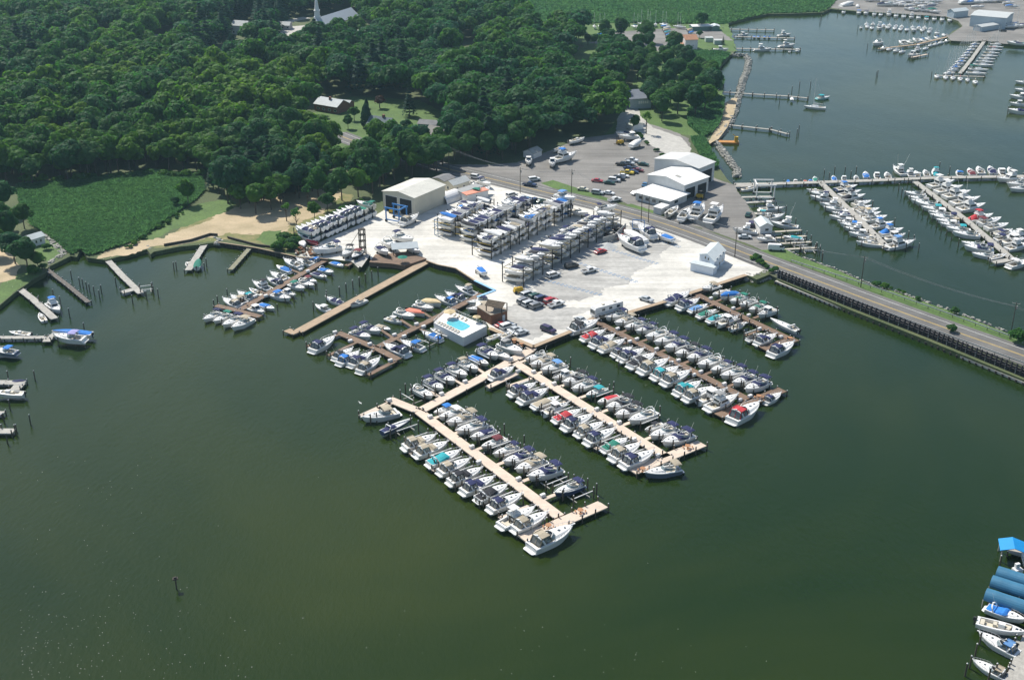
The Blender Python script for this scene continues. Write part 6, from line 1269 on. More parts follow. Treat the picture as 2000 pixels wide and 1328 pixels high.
# motorhome
p = at2(C15, 740, 1085, LAND+1.6); r = empty('motorhome', Vector((p.x, p.y, LAND+.06)), R(33), 'white motorhome with grey swoosh parked at the seawall', 'motorhome')
b = MB(); b.loft([[(x,-1.25,z) for x, z in ((-5.5,.5),(-5.5,3.3),(5.0,3.35),(5.5,2.6),(5.6,.5))],[(x,1.25,z) for x, z in ((-5.5,.5),(-5.5,3.3),(5.0,3.35),(5.5,2.6),(5.6,.5))]], closed=True); b.quad([(x,-1.25,z) for x, z in ((-5.5,.5),(-5.5,3.3),(5.0,3.35),(5.5,2.6),(5.6,.5))]); b.quad([(x,1.25,z) for x, z in ((-5.5,.5),(-5.5,3.3),(5.0,3.35),(5.5,2.6),(5.6,.5))][::-1]); b.build('body', M_paint, r)
r.rotation_euler.z = R(33+180)
b = MB(); [b.box((x,0,3.35),(1.,.8,.3)) for x in (-3,1.5)]; b.build('roof_unit', M_seat, r); b = MB()
for sg in (-1,1):
    for x in (-3.6,-.6,2.2): b.box((x, sg*1.255, 1.8),(1.2,.02,.8))
b.build('side_windows', M_glass, r); MB().box((5.4,0,1.3),(.35,2.3,1.2),taper=.95).build('windscreen', M_glass, r); b = MB(); [b.box((0,sg*1.256,1.1),(9,.02,.25)) for sg in (-1,1)]; b.build('side_stripe', mat('grey_stripe',(.35,.38,.42),.5), r)
for sx in (-3.3,3.7):
    for sg in (-1,1): o = link('wheel', CM['car'][2], r); o.location = (sx, sg*1.1, .3); o.scale = (1.3,)*3
# ---------------------------------------------------------------- dry stack racks with their boats
postm = mat('rack_post', (.04,.035,.03), .8, .3, 1.)
def rack(label, p0, p1, depth, side, tiers, skip=(), bays=None, seed=1, bow_out=False, where='', group='', Lr=(6.8,8.6), z0=LAND, hullc='wwwcwwww', order='nnkewbwnswn', st='UUUVWXU', yel=True, step=2.55):
    "p0,p1 = pixel ends of the front foot line; side=+1: rack body lies to the left of p0->p1"
    a, e = at(*p0, z0), at(*p1, z0); L = (e-a).length; d = (e-a)/L; n = Vector((-d.y, d.x, 0))*side; bays = bays or int(L/3.0); bw = L/bays
    r = empty('boat_rack', (0,0,0), 0, label, 'boat rack'); top = z0 + .6 + step*(tiers-1)
    for i in range(0, bays+1, 2):
        for k in (0, depth): q = a + d*bw*i + n*k; MB().box((q.x, q.y, z0-.2), (.26,.26, top-z0+1.6), rz=ang(d)).build('post', postm, r)
    rs0 = random.Random(seed)
    for t in range(1, tiers):
        zz = z0 + .35 + step*t; b = MB()
        for k in (.6, depth-.6): b.bar(V3(a+n*k, zz), V3(e+n*k, zz), .12, .14, m=1)
        for i in range(0, bays+1, 1):
            q = a + d*bw*i; b.bar(V3(q, zz-.2), V3(q+n*depth, zz-.2), .13, .16, m=int(rs0.random() < .45))
        b.build('beam', [M_yel if yel else postm, postm], r)
    rs = random.Random(seed); yaw = ang(n if not bow_out else -n)
    tn = ['bottom','middle','top'] if tiers == 3 else ['lower','upper']
    for t in range(tiers):
        cnt = 0
        for i in range(bays):
            if (t, i) in skip or rs.random() < (.03 if t < tiers-1 else .06): continue
            if t == 0 and rs.random() < .06: continue
            q = a + d*bw*(i+.5) + n*(depth/2 + rs.uniform(-.5,.3)); cnt += 1
            s = rs.choice(st); c = rs.choice(order); Lb = rs.uniform(*Lr); 
            if s in 'XOAC': Lb = max(Lb, 7.6)
            z = z0 + (.9 if t == 0 else .75 + step*t)
            nm = f'{tn[t]} tier, bay {ORD[min(i,22)]}, {where}'
            o = boat(s, c, Vector((q.x, q.y, z)), yaw + rs.uniform(-.04,.04), Lb, rs.choice(hullc), nm, group, simple=True)
            if bw < 2.9: o.scale.y *= .92
    return r
rack('two-tier boat rack along the shrubs, bows towards the marsh', (610,478), (736,423), 8.5, 1, 2, bays=15, seed=3, where='rack by the shrubs', group='boats on the rack by the shrubs', Lr=(8.2,9.6), order='nnnknenng', st='ACCDAXU', step=2.9, yel=False)
for (x, y, st_, c, L, w) in ((745,402,'C','n',9,'upper right end of the shrub rack'),):
    pass
rack('front three-tier boat rack in the middle of the white yard', (960,507), (1122,421), 8.2, 1, 3, seed=5, where='front middle rack', group='boats on the front middle rack')
rack('second three-tier boat rack, back to back with the front one', (1040,420), (925,478), 8.0, -1, 3, seed=8, where='second middle rack', group='boats on the second middle rack')
rack('left three-tier boat rack facing the boat shed side', (965,423), (880,466), 8.0, -1, 3, seed=11, where='left middle rack', group='boats on the left middle rack')
rack('right three-tier boat rack beside the parking lot, bows outward', (1022,560), (1212,446), 8.2, 1, 3, seed=14, bow_out=True, Lr=(7.2,9.2), where='parking lot rack', group='boats on the parking lot rack', skip=[(2,0),(2,1),(1,5),(2,6)], order='nnwkewwbwwn', hullc='wwwwc')
# blue work frame at the left rack corner
p = at2(C20, 130, 660, LAND); r = empty('steel_hoop_stand', p, .6, 'blue steel frame with hoops at the left corner of the racks', 'steel frame'); b = MB()
for x in (-1.6,1.6):
    for y in (-1.2,1.2): b.bar((x,y,0),(x,y,6.2),.18)
for k in (.1,2.1,4.1,6.1): b.bar((-1.6,-1.2,k),(1.6,-1.2,k),.12); b.bar((-1.6,1.2,k),(1.6,1.2,k),.12); b.bar((-1.6,-1.2,k),(-1.6,1.2,k),.12); b.bar((1.6,-1.2,k),(1.6,1.2,k),.12)
b.build('frame', mat('faded_blue_steel',(.12,.26,.42),.6,.2,1.), r)
# boats standing on the yard
def standing(c, x, y, st, col, hc, L, a, b_, label, zz=1.0):
    o = one(c, x, y, st, col, hc, L, a, b_, label, LAND+zz, 1.1); p = Vector(o.location); yw = o.rotation_euler.z
    r = empty('boat_stand', (p.x, p.y, LAND), yw, ('stand under the '+label) if len(label.split()) < 13 else 'stand under the '+' '.join(label.split()[:12]), 'boat stand'); 
    for sx in (-L*.28, L*.2):
        b = MB(); b.box((sx, 0, .25), (.3, 1.9, .25)); [b.box((sx, sy, 0), (.3,.3, zz+.15)) for sy in (-.95,.95)]; b.build('support', M_dark, r)
    return o
standing(C8,520,705,'O','n','w',11.5,(640,680),(385,730),'white cruiser with navy top left of the ramp',.9)
standing(C8,1520,560,'O','n','w',10.5,(1415,530),(1620,590),'white cruiser with navy top in the middle of the yard')
standing(C8,1345,640,'N','e','w',10.5,(1280,590),(1420,690),'white arch cruiser behind the deck hut')
standing(C8,1245,715,'A','n','w',9.5,(1170,670),(1320,770),'white boat with navy cover left of the deck hut')
standing(C8,1640,690,'U','b','w',9,(1560,650),(1740,740),'white boat under a bright blue cover right of the deck hut')
standing(C8,785,745,'O','k','w',9.5,(840,680),(720,805),'white boat with dark top, left of two on the ramp',.8); standing(C8,910,765,'M','m','k',8.5,(980,715),(845,830),'black-hulled boat, right of two on the ramp',.8)
standing(C8,1600,320,'C','e','w',11,(1480,360),(1715,260),'white cruiser with beige cover hanging by the blue travel lift',.7)
standing(C20,650,1090,'U','b','w',8,(700,1140),(580,1040),'white boat with blue cover on a cradle by the blue slip edge',1.2)
standing(C21,1660,760,'C','n','w',15,(1830,830),(1500,690),'big white and black cruiser with navy top on the parking lot',1.)
standing(C21,1720,690,'Y','w','w',12.5,(1880,730),(1570,610),'shrink-wrapped pale boat behind the big navy-topped cruiser',.8); standing(C21,1870,610,'C','n','w',12.5,(1960,660),(1760,540),'white cruiser with navy top near the road edge of the lot')
standing(C21,1790,540,'Y','w','w',10,(1990,560),(1740,510),'white wrapped boat behind the roadside cruiser'); standing(C15,1195,515,'U','b','w',9,(1250,540),(1130,500),'white boat with blue cover on a trailer near the road')
standing(C8,330,600,'V','r','r',6,(410,610),(270,580),'small red boat near the lower end of the shrub rack',.4); standing(C8,205,630,'V','w','w',7.5,(190,560),(250,690),'white wrapped boat in the bushes by the ramp',.4)
standing(C8,220,480,'C','t','q',9.5,(330,500),(130,440),'white boat with aqua cockpit at the lower end of the rack',2.2)
standing(C14,1770,165,'X','g','w',11,(1720,185),(1840,140),'white cruiser with green cover beside the salmon-roofed hut'); standing(C14,1790,95,'O','n','w',9,(1760,90),(1830,120),'white boat with navy top near the yard entrance')
standing(C14,1700,100,'W','k','w',7,(1660,90),(1740,110),'small boat behind the salmon-roofed hut')
standing(C14,1660,255,'U','n','w',9,(1600,235),(1770,265),'white boat by the shed side, first of the loose group',1.6); standing(C14,1650,290,'U','b','w',9,(1600,275),(1720,300),'white boat by the shed side, second of the loose group',1.6)
standing(C15,1255,315,'J','w','c',10,(1215,345),(1310,285),'cream open boat, first of four in front of the workshop'); standing(C15,1352,345,'N','k','w',11.5,(1315,380),(1405,290),'white cruiser, second of four in front of the workshop')
standing(C15,1455,325,'f','b','w',14.5,(1405,395),(1560,250),'large white motor yacht with blue seat in front of the workshop',1.2); standing(C15,1590,350,'F','w','w',16,(1510,415),(1690,275),'largest white motor yacht with bow railing in front of the workshop',1.3)
standing(C17,130,1255,'P','w','w',9.5,(130,1205),(130,1300),'white cruiser with bow towards the road, left of two'); standing(C17,315,1270,'P','w','w',9.5,(315,1215),(318,1318),'white cruiser with bow towards the road, right of two'); standing(C17,415,1225,'f','b','w',14,(345,1250),(495,1215),'big white flybridge boat with blue seats on the upper lot')
standing(C17,910,1065,'B','w','w',10.5,(970,1075),(850,1080),'white cruiser at the top of the upper lot'); standing(C17,880,1040,'A','n','w',9,(930,1040),(835,1040),'white boat with navy stripe behind the top cruiser'); standing(C17,970,1118,'Y','w','w',9.5,(925,1135),(1020,1098),'white wrapped boat beside the yellow backhoe')
standing(C17,505,1090,'J','w','w',9.5,(450,1100),(560,1080),'small white boat among junk at the wood edge'); standing(C17,365,1155,'J','s','w',7,(320,1165),(400,1145),'open grey boat beside the flybridge boat')
standing(C17,1340,1212,'V','w','w',9.5,(1285,1215),(1405,1212),'white wrapped hull on the lane behind the tall workshop',.5)
standing(C14,1860,1290,'J','w','w',6,(1820,1310),(1900,1285),'white skiff at the wood edge near the utility pole',.3); standing(C14,1965,1275,'J','w','w',6.5,(1930,1290),(2000,1260),'second white skiff at the wood edge',.3)
standing(C21,1010,350,'W','w','w',9,(930,320),(1110,370),'loose white boat at the road end of the front rack'); standing(C21,1360,295,'O','n','w',9,(1290,300),(1440,290),'white boat with dark cover at the far end of the parking lot rack',5.2)
standing(C21,830,165,'B','l','w',11,(740,110),(950,170),'large white boat with blue top on the far end of the front rack',6.2)
# club dinghies and sailboats ashore
n_ = 0
for i in range(5): x = 680+i*20; boat('V','b', at(1000+x/4, 68, LAND+.5), R(60), 4.6, 'w', f'{ORD[i]} from the left in the row of club dinghies', 'covered dinghies at the club', simple=True, label=f'small boat under blue cover, {ORD[i]} from left in the club dinghy row')
for i, x in enumerate((643,688,725,955,985)): boat('S', 'b' if i % 2 else 'w', at(1000+x/4, 54, LAND+1.2), R(100+i*8), 6.8, 'w', f'{ORD[i]} from left ashore by the marsh', 'sailboats ashore at the club', simple=True)
for i, (x, y, c) in enumerate(((1190,212,'b'),(1210,225,'w'),(1205,240,'y'),(1215,258,'t'),(1225,280,'b'),(1390,240,'y'),(1400,262,'b'),(1300,315,'b'))): boat('V', c, at(1000+x/4, y/4, LAND+.6), R(10+i*5), 6.0, 'w', f'{ORD[i]} of the stacked club boats from the back', 'stacked club boats', simple=True)
for i, (x, y) in enumerate(((1120,200),(1060,190),(1080,205),(1205,205),(1180,200),(1015,195),(1300,215),(1320,218))): boat('S', 'w', at(1000+x/4, y/4, LAND+1.), R(80+i*12), 7, 'w', f'{ORD[i]} bare mast at the club shore', 'sailboats with bare masts at the club', simple=True)

# ---------------------------------------------------------------- lifts, travel lifts, machines, small things
def lift(p, yaw, L, W=3.55, zt=2.0, label='', group=None, boat_on=True):
    r = empty('boat_lift', (p.x, p.y, 0), yaw, label, 'boat lift', group)
    for sy in (-1, 1):
        MB().box((0, sy*W/2, zt), (L*.62, .16, .2)).build('rail_beam', M_paint, r)
        for sx in (-1, 1): o = link('piling', PILS[3.0], r); o.location = (sx*L*.34, sy*(W/2+.1), zt-1.9)
    if not boat_on:
        for sx in (-.22,.22): MB().box((sx*L, 0, .5), (.2, W, .25)).build('cradle_beam', M_greyd, r)
    return r
def slips(crop, s, yaw, where, group, L=11, every=2):
    pts = [tuple(float(t) for t in e.split(',')) for e in s.split(';')]
    for i, (x, y) in enumerate(pts):
        p = at2(crop, x, y, 1.5); lift(p, yaw, L*FAC.get(crop, 1.), label=f'white-railed boat lift, {ORD[min(i,22)]} from shore, {where}', group=group)
    return pts
def outer_piles(crop, s, label, group, h=2.2):
    it = []
    for e in s.split(';'):
        x, y = (float(t) for t in e.split(',')); p = at2(crop, x, y, 0.); p.z = 0; it.append((piling(p, h, None, label, group), *pix(p)))
    band_labels(it, label)
S1 = "330,140;480,215;565,245;720,330;885,420;975,455;1065,505;1150,545;1245,590;1335,645;1430,690"
slips(C1, S1, dirT, 'long brown pier, road side', 'lifts on the long brown pier, road side', 10)
slips(C1, "160,290;310,370;460,445;540,490;725,585;810,625;900,705;1085,765;1170,815", dirT, 'long brown pier, outer side', 'lifts on the long brown pier, outer side')
slips(C2, "850,190;1075,285;1200,330;1320,395;1450,455", dirT, 'causeway pier, road side', 'lifts on the causeway pier, road side', 9)
slips(C2, "435,345;670,460;805,520;945,560;1080,620;1290,760;1440,800", dirT, 'causeway pier, near side', 'lifts on the causeway pier, near side', 9)
slips(C3, "295,130;400,180;510,255;610,300;700,360;820,410;945,485;1045,540;1130,610;1390,750;1475,815;1610,880", dirT, 'second pale pier, road side', 'lifts on the second pale pier, road side')
slips(C3, "110,390;215,455;430,575;545,645;650,710;765,775;870,850;1010,925;1235,1070", dirT, 'second pale pier, outer side', 'lifts on the second pale pier, outer side', 12)
slips(C4, "410,105;485,150;560,215;655,260;740,325;830,390;930,450;1020,505;1130,570;1320,690", dirT, 'nearest pale pier, shore side', 'lifts on the nearest pale pier, shore side', 12)
slips(C4, "165,325;255,380;355,450;435,515;520,590;620,660;730,720;835,795;1030,945", dirT, 'nearest pale pier, outer side', 'lifts on the nearest pale pier, outer side', 13)
slips(C5, "730,620;840,545;950,480;1070,420;1180,365;1270,305;1370,240", yw, 'pale walkway', 'lifts along the pale walkway')
lift(at2(C5,630,690,1.), yw, 9, label='empty boat lift with pale cradle beams left of the walkway boats', boat_on=False); lift(at2(C5,540,985,1.), dirT, 10, label='empty lift frame beside the navy-hulled speedboat', boat_on=False)
lift(at2(C4,1195,640,1.), dirT, 10, label='empty lift frame between boats on the nearest pier shore side', boat_on=False); lift(at2(C4,1400,750,1.), dirT, 9, label='empty lift frame beside the end platform of the nearest pier', boat_on=False)
lift(at2(C13,1145,935,1.), R(20), 6, 3.5, 1.6, 'empty lift at the T-shaped end of the grey jetty', boat_on=False); lift(at2(C6,1370,640,1.), yf, 8, label='empty pale lift beams by the pool barge pier', boat_on=False)
for i, (x, y) in enumerate(((1300,800),(1460,900),(1640,990))): lift(at2(C11,x,y+10,1.), R(4), 8, 3.4, 1.7, f'{ORD[i]} empty white lift at the pale slip docks', boat_on=False)
# mooring pilings
gp_ = 'mooring pilings at the slips'
for crop, s in ((C1,"40,300;195,395;345,490;505,590;690,660;865,760;1040,855;1185,910;1310,200"),(C2,"245,385;495,515;755,625;1005,740;1265,860;1120,430"),
    (C3,"155,560;365,700;590,830;820,960;1055,1115;420,650;660,775;570,180;990,420;1440,660;1040,200"),(C4,"105,410;275,550;465,690;655,840;860,990;550,740;1540,740;1470,700;820,270;975,360"),(C5,"280,925;345,890;405,860;220,940;415,1090;560,640;650,650;1550,640"),
    (C6,"390,220;580,150;645,115;710,85;770,55;517,180;1630,590;1610,585")):
    outer_piles(crop, s, 'dark mooring piling, ' + {C1:'long brown pier',C2:'causeway pier',C3:'second pale pier',C4:'nearest pale pier',C5:'pale walkway end',C6:'barge pier'}[crop], gp_, 3.0)
outer_piles(C7, "1415,660;1480,645;1545,620;1607,590;1668,550;1730,520;1790,480;1160,820;1290,740;830,660" if False else "1415,685;1480,650;1545,620;1607,590;1668,555;1730,525;1790,490;1160,830;1290,745", 'piling in the even row by the long empty pier', 'pilings beside the long empty pier', 3.0)
outer_piles(C7, "1265,540;1340,520;1115,635;1195,620;1045,690;970,745;885,760;795,720;810,830;700,850;1180,610;100,930;270,975;450,1010;225,750;190,790;320,680", 'piling at the ramp pier slips', 'pilings at the ramp pier', 2.2)
outer_piles(C13, "560,850;625,905;650,915;680,940;703,955;738,975;795,965;780,1005;908,905;1238,995;1148,1015;1038,1045;1360,785;1380,780;1615,755;1600,790;545,1150;475,1055;310,1050;420,1000;1190,950", 'lone dark piling off the old jetties', 'lone pilings off the old jetties', 3.0)
outer_piles(C18, "85,715;343,712;100,1000;300,1145;45,1130;155,1245;75,1330;575,380;650,380;745,385;825,240", 'dark piling near the left frame edge', 'pilings near the left edge', 3.0)
outer_piles(C19, "520,1005;430,1220;480,1110;390,1290;740,1070;660,1290;590,680;700,310;600,1330", 'piling at the bottom right slips', 'pilings at the bottom right slips', 3.0)
outer_piles(C9, "195,230;260,270;330,190;465,190;610,190;540,250;1105,340;1160,420;1200,480;1280,340;1335,400;1240,510;1305,560;1365,620;1425,690;1475,730;1540,790;1600,820;1655,890;1715,950;1780,1010;1845,1060;1935,1140;20,480;80,550;160,620;210,690;290,780;355,790;410,880;460,950;515,990;620,1100;680,1150;100,1190;140,1220;170,1290;1285,1040;1355,1090;1420,1200;1105,870;1255,1190;1115,1190;820,640;1820,190;1690,130", 'thin dark piling, right marina', 'pilings of the right marina', 3.0)
outer_piles(C12, "845,610;855,600;405,180;415,165;470,110;545,110;240,1040;225,1070;90,800;1275,610;1870,890;700,240;775,385;185,730;245,690;330,690", 'distant piling in far creek', 'far pilings', 3.8)
outer_piles(C11, "1395,560;1480,650;1590,770;1665,860;1760,990;1825,1040;1870,1160;1050,150;1225,320;1085,330;960,470;1865,120" if False else "1395,560;1590,790;1665,860;1760,990;1825,1060;1870,1180;1225,330;1085,340;960,480", 'piling at the pale slip docks', 'pilings at the pale slip docks', 3.0)
mk = at(345, 1150, 0); r = empty('channel_marker', mk, .3, 'lone channel marker post with nest platform in open water', 'channel marker'); MB().cyl((0,0,-2),(0,0,2.6),.16,n=7).build('post', M_pile, r); MB().box((0,0,2.5),(1.1,.9,.25)).box((0,0,2.75),(.7,.6,.3),taper=.6).build('nest_platform', M_wood_dark, r)
# dock boxes
nb = 0
DB = []
def dbox(c, x, y, z0=1.1):
    p = at2(c, x, y, z0+.3); r = MB(); r.box((0,0,0), (1.3,.75,.6), rz=0).box((0,0,.602), (1.36,.8,.14), taper=.9); me = dbox.me = getattr(dbox, 'me', None) or r.mesh('dock_box', [M_paint])
    o = link('dock_box', me); o.location = (p.x, p.y, z0+.01); o.rotation_euler.z = dirT; tag(o, 'white dock box', 'dock box', 'white dock boxes on the piers'); DB.append((c, o, *pix(p)))
for x, y in ((345,250),(495,330),(440,350),(650,408),(820,497),(765,515),(995,585),(940,610),(1178,680),(1380,775),(1300,805),(1620,312),(1220,600)): dbox(C1, x, y)
for x, y in ((720,285),(1210,505),(1630,785),(1010,415),(1350,680)): dbox(C2, x, y)
for x, y in ((210,230),(410,345),(825,595),(1045,725),(300,360),(700,605),(60,225),(960,745),(1190,890),(1420,1045)): dbox(C3, x, y)
for x, y in ((240,135),(565,370),(930,620),(1120,750),(620,490)): dbox(C4, x, y)
for x, y in ((910,645),(1140,525),(400,705),(1585,305),(1655,425)): dbox(C5, x, y)
for x, y in ((1265,465),(1050,570),(1145,585),(1335,490),(810,660),(1010,820),(620,630),(470,545)): dbox(C6, x, y)
for x, y in ((1035,435),(1105,450),(695,690),(590,695)): dbox(C7, x, y)
for c_, nm_ in ((C1,'long brown pier'),(C2,'causeway pier'),(C3,'second pale pier'),(C4,'nearest pale pier'),(C5,'pale walkway'),(C6,'barge pier'),(C7,'ramp pier')): band_labels([t[1:] for t in DB if t[0] is c_], 'white dock box on '+nm_)
# round picnic tables
def table(c, x, y, label, z0=1.1):
    p = at2(c, x, y, z0+.7); r = empty('picnic_table', (p.x,p.y,z0), 0, label, 'picnic table'); tm = mat('orange_wood',(.42,.20,.09),.7,.2,1.)
    MB().cyl((0,0,.7),(0,0,.78),.75,n=8).build('table_top', tm, r); b = MB(); [b.box((math.cos(a)*1.15,math.sin(a)*1.15,.4),(.35,.9,.06),rz=a) for a in (0,1.57,3.14,4.71)]; b.build('bench', tm, r); MB().box((0,0,0),(.3,.3,.7)).build('pedestal', tm, r)
table(C4,1415,862,'orange picnic table on the right part of the nearest end platform'); table(C4,1165,980,'orange picnic table behind the biggest cruiser'); table(C3,1715,950,'orange picnic table on the right part of the second end platform'); table(C3,1275,1170,'orange picnic table left on the second end platform')
table(C1,1450,770,'dark picnic table at the end of the long brown pier'); table(C2,1750,795,'dark picnic table at the end of the causeway pier'); table(C5,1620,120,'picnic table at the root of the pale walkway'); table(C5,1690,155,'second picnic table at the root of the pale walkway')
# travel lifts
def travel_lift(label, p, yaw, m, L=8, W=6, H=6.5, name='travel_lift'):
    r = empty(name, p, yaw, label, 'travel lift'); b = MB()
    for sx in (-1,1):
        for sy in (-1,1): b.bar((sx*L/2, sy*W/2, .6), (sx*L/2, sy*W/2, H), .4)
    for sy in (-1,1): b.bar((-L/2-.6, sy*W/2, H), (L/2+.6, sy*W/2, H), .4, .5); b.bar((-L/2, sy*W/2, 1.), (L/2, sy*W/2, 1.), .35)
    b.bar((-L/2,-W/2,H),(-L/2,W/2,H),.4,.5); b.build('frame', m, r)
    for sx in (-1,1):
        for sy in (-1,1): MB().cyl((sx*L/2, sy*W/2-.25, .55),(sx*L/2, sy*W/2+.25, .55),.55,n=10).build('wheel', M_dark, r)
    return r
travel_lift('blue travel lift in front of the boat shed', at2(C8,1425,345,LAND), R(150), M_bluem, 6, 5, 5.6)
travel_lift('white travel lift straddling the basin slip', at2(C15,1965,215,1.6), R(-2), M_paint, 7, 7, 6.2)
p = at2(C21, 1765, 700, LAND); r = empty('blue_gantry', p, R(-20), 'thin blue lifting frame among the boats on the lot', 'gantry'); b = MB(); b.bar((-2.2,0,0),(-2.2,0,7),.2); b.bar((2.2,0,0),(2.2,0,7),.2); b.bar((-2.2,0,7),(2.2,0,7),.2); b.bar((-2.2,0,3.5),(2.2,0,3.5),.15); b.build('frame', M_bluem, r)
# forklifts / backhoe
def machine(label, p, yaw, m, name='forklift'):
    r = empty(name, p, yaw, label, name); MB().box((0,0,.6),(3.2,1.7,1.3),taper=.85).build('body', m, r); b = MB(); [b.box((sx*.7,sy*.6,1.9),(.1,.1,1.3)) for sx in (-1,1) for sy in (-1,1)]; b.box((0,0,3.2),(1.7,1.5,.1)); b.build('cab', M_dark, r)
    b = MB(); b.bar((1.8,-.5,.3),(1.8,-.5,3.6),.18); b.bar((1.8,.5,.3),(1.8,.5,3.6),.18); b.bar((1.8,-.4,.5),(3.2,-.4,.5),.12); b.bar((1.8,.4,.5),(3.2,.4,.5),.12); b.build('mast', M_dark, r)
    for sx in (-1.1,1.1):
        for sy in (-.85,.85): MB().cyl((sx,sy-.15,.5),(sx,sy+.15,.5),.5,n=9).build('wheel', M_dark, r)
ym = mat('machine_yellow',(.60,.38,.02),.5,.15,1.)
machine('orange-yellow forklift in the shed opening behind the blue lift', at2(C8,1380,235,LAND), R(60), ym); machine('yellow backhoe on the upper lot beside the wrapped boat', at2(C17,845,1130,LAND), R(200), ym, 'backhoe'); machine('small yellow forklift in front of the middle workshop', at2(C15,1465,225,LAND), R(-30), ym)
machine('dark forklift with yellow parts at the rack end', at2(C15,50,960,LAND), R(20), ym)
# orange work barge
p = at2(C17, 1680, 1108, .8); r = empty('work_barge', (p.x,p.y,0), R(-6), 'orange work barge with a small crane at the rubble breakwater', 'barge'); om = mat('orange_steel',(.55,.25,.05),.7,.3,1.); MB().box((0,0,-.3),(11,3.6,1.2)).build('hull', om, r); MB().box((4.2,0,.9),(1.6,1.6,2.4)).bar((4.2,0,3.2),(2.4,0,4.4),.25).build('crane', ym, r)
# corner things at bottom right: blue tube shelters and gable roof
tb = mat('blue_tarpaulin', (.05,.19,.31), .45, .15, .5)
axd = (at2(C19,922,700,2.5)-at2(C19,560,580,2.5)); axd.z = 0; axd.normalize(); nn2 = Vector((-axd.y, axd.x, 0))
def bot_c(i, x, y, lab):
    s = at2(C19, x, y, 2.2); r = empty('tube_shelter', (s.x, s.y, 0), ang(axd), lab, 'boat shelter', 'blue tube shelters'); rad = 1.75; b = MB(); rows = []
    for k in range(11):
        X = k*2.0; rr_ = rad*(1.0 if k % 2 == 0 else 1.02); rows.append([(X, math.cos(a)*rr_, 2.0+math.sin(a)*rr_*.95) for a in [math.pi*j/12 for j in range(13)]])
    b.loft(rows); b.quad(rows[0][::-1]); b.build('tarpaulin', tb, r)
    b = MB(); [b.cyl((X, sg*rad, -1.5),(X, sg*rad, 2.1),.1,n=6) for X in (0,6,12,18) for sg in (-1,1)]; b.build('support_posts', M_greyd, r)
bot_c(0, 575, 560, 'lowest and longest of the three blue tube shelters'); bot_c(1, 628, 443, 'middle one of the three blue tube shelters'); bot_c(2, 678, 345+15, 'upper one of the three blue tube shelters')
bt = mat('bright_blue_roof', (.0,.26,.62), .5, .08, .6); pg = at2(C19, 800, 225, 4.0); r = posts_roof('bright blue gabled boat house roof above the tube shelters', 1974, 1089, 4.6, 5.6, 3.0, .9, 75, bt, M_greyd, 'boat_house', 'boat house', 0.)
p = at2(C19, 862, 340, 1.5); r = empty('fuel_kiosk', (p.x,p.y,1.1), .3, 'white dock cabinet with a round green emblem beside the tube shelters', 'cabinet'); MB().box((0,0,0),(1.9,1.4,.9)).box((.0,.3,.9),(1.,.6,1.1)).build('body', M_paint, r); b = MB()
ring_o = [(math.cos(a)*.3,-.02,1.5+math.sin(a)*.3) for a in [6.283*i/14 for i in range(14)]]; ring_i = [(x*.55,y,1.5+(z_-1.5)*.55) for x,y,z_ in ring_o]; b.loft([ring_i, ring_o], closed=True); b.build('green_ring', MATS['canvas_g'], r)
# fence of the workshop yard, grey container wall
def fence(label, pts, h, m, t=.12): 
    P = px_poly(pts, LAND); r = empty('fence', (0,0,0), 0, label, 'fence'); b = MB(); c = MB()
    for a, e in zip(P, P[1:]):
        b.bar(V3(a,LAND+.2+h/2), V3(e,LAND+.2+h/2), t, h)
        for i in range(int((e-a).length/3)+1): q = a.lerp(e, min(1,i*3/(e-a).length)); c.box((q.x,q.y,LAND),(.14,.14,h+.35))
    b.build('panels', m, r); c.build('posts', M_greyd, r)
fence('grey board fence in front of the workshop boats', "1283,413 1310,421 1345,432 1393,452", 1.8, mat('grey_boards',(.34,.35,.34),.8,.2,.8))
fence('grey container wall enclosing scrap at the rack end', "1177,476 1200,470 1222,448", 2.2, mat('grey_panel',(.42,.43,.41),.8,.2,.8), .2)
b = MB(); 
for i in range(46):
    p = at(random.uniform(1182,1218), random.uniform(448,470), LAND); b.box((p.x,p.y,LAND+.25),(random.uniform(.6,2.2),random.uniform(.5,1.4),random.uniform(.3,1.6)),rz=random.uniform(0,3),m=random.choice((0,1,2,0)))
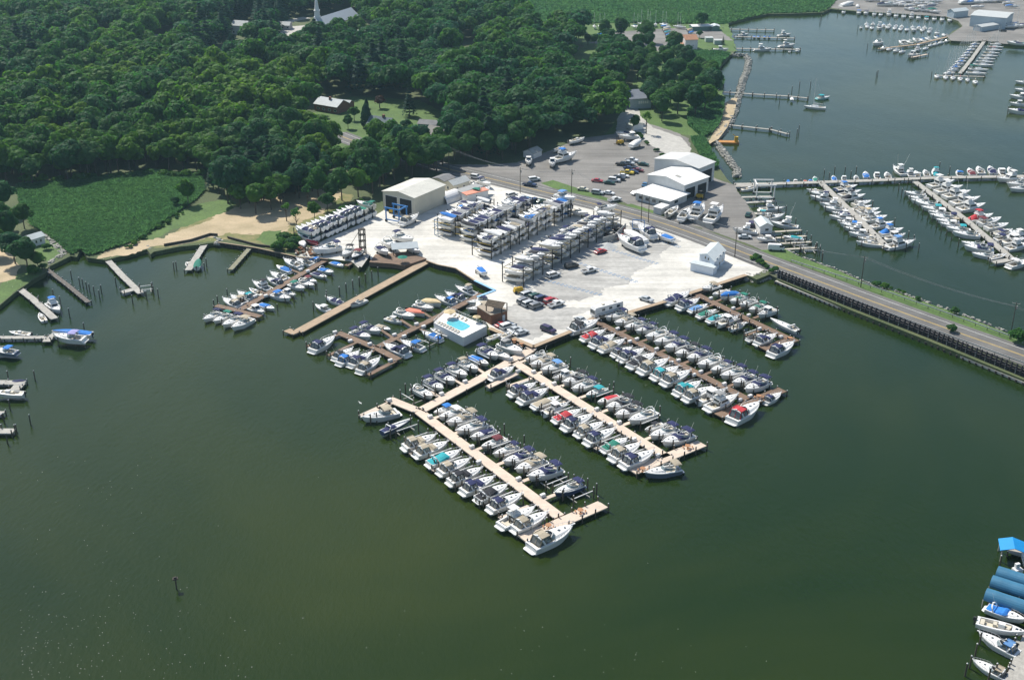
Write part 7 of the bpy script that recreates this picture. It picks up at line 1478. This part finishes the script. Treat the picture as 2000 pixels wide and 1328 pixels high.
o = b.build('scrap_pile', [M_dark, mat('red_scrap',(.30,.06,.05),.8), M_greyd]); tag(o, 'pile of scrap and gear inside the grey container wall', 'scrap', None, 'stuff')
b = MB()
for i in range(60):
    p = at(random.uniform(575,622), random.uniform(486,500), LAND); b.box((p.x,p.y,LAND+.15),(random.uniform(.4,1.6),random.uniform(.3,.9),random.uniform(.2,.9)),rz=random.uniform(0,3),m=random.choice((0,1,2)))
o = b.build('scrap_pile', [M_pile, mat('rust',(.25,.12,.06),.9), M_greyd]); tag(o, 'heap of old timber and gear beside the boat ramp bushes', 'scrap', None, 'stuff')
# sun glints on the lower left water, modelled as small white boxes
b = MB()
for i in range(260):
    x = 40 + abs(random.gauss(0, 190)); y = 1328 - abs(random.gauss(0, 110)) if random.random() < .72 else random.uniform(880,1328); x = x if random.random() < .75 else random.uniform(60, 1500)
    p = at(x, y, 0); s = random.uniform(.025,.07); b.box((p.x,p.y,-.02),(s*2,s,.05),rz=random.uniform(0,3))
o = b.build('glint_flecks', M_paint); tag(o, 'scattered white flecks put in as sun glints on the open green water', 'flecks', None, 'stuff')
# birds: one gull over the water
p = at(704, 787, 6); r = empty('gull', p, .6, 'white gull flying left of the pale pier head', 'bird'); b = MB(); b.cyl((-.35,0,0),(.35,0,.02),.1,.05,6); b.quad([(.12,0,.05),(-.12,0,.05),(-.2,.85,.2),(-.05,.85,.2)]); b.quad([(-.12,0,.05),(.12,0,.05),(-.05,-.85,.2),(-.2,-.85,.2)]); b.build('body', M_paint, r)
# haze
b = MB(); b.box((0,0,-4.2),(6400,6400,CAMZ+4.2+12)); o = b.build('haze', bpy.data.materials.new('haze')); o.location.y = 1200; tag(o, 'thin blue summer haze over the creek', 'haze', None, 'stuff')
m = o.data.materials[0]; m.use_nodes = True; nt = m.node_tree; nt.nodes.remove(nt.nodes['Principled BSDF']); v = nt.nodes.new('ShaderNodeVolumePrincipled'); v.inputs['Color'].default_value = (.50,.80,.95,1); v.inputs['Density'].default_value = .00008; v.inputs['Anisotropy'].default_value = .3
nt.links.new(v.outputs[0], nt.nodes['Material Output'].inputs['Volume'])
print('boats total', NB[0])
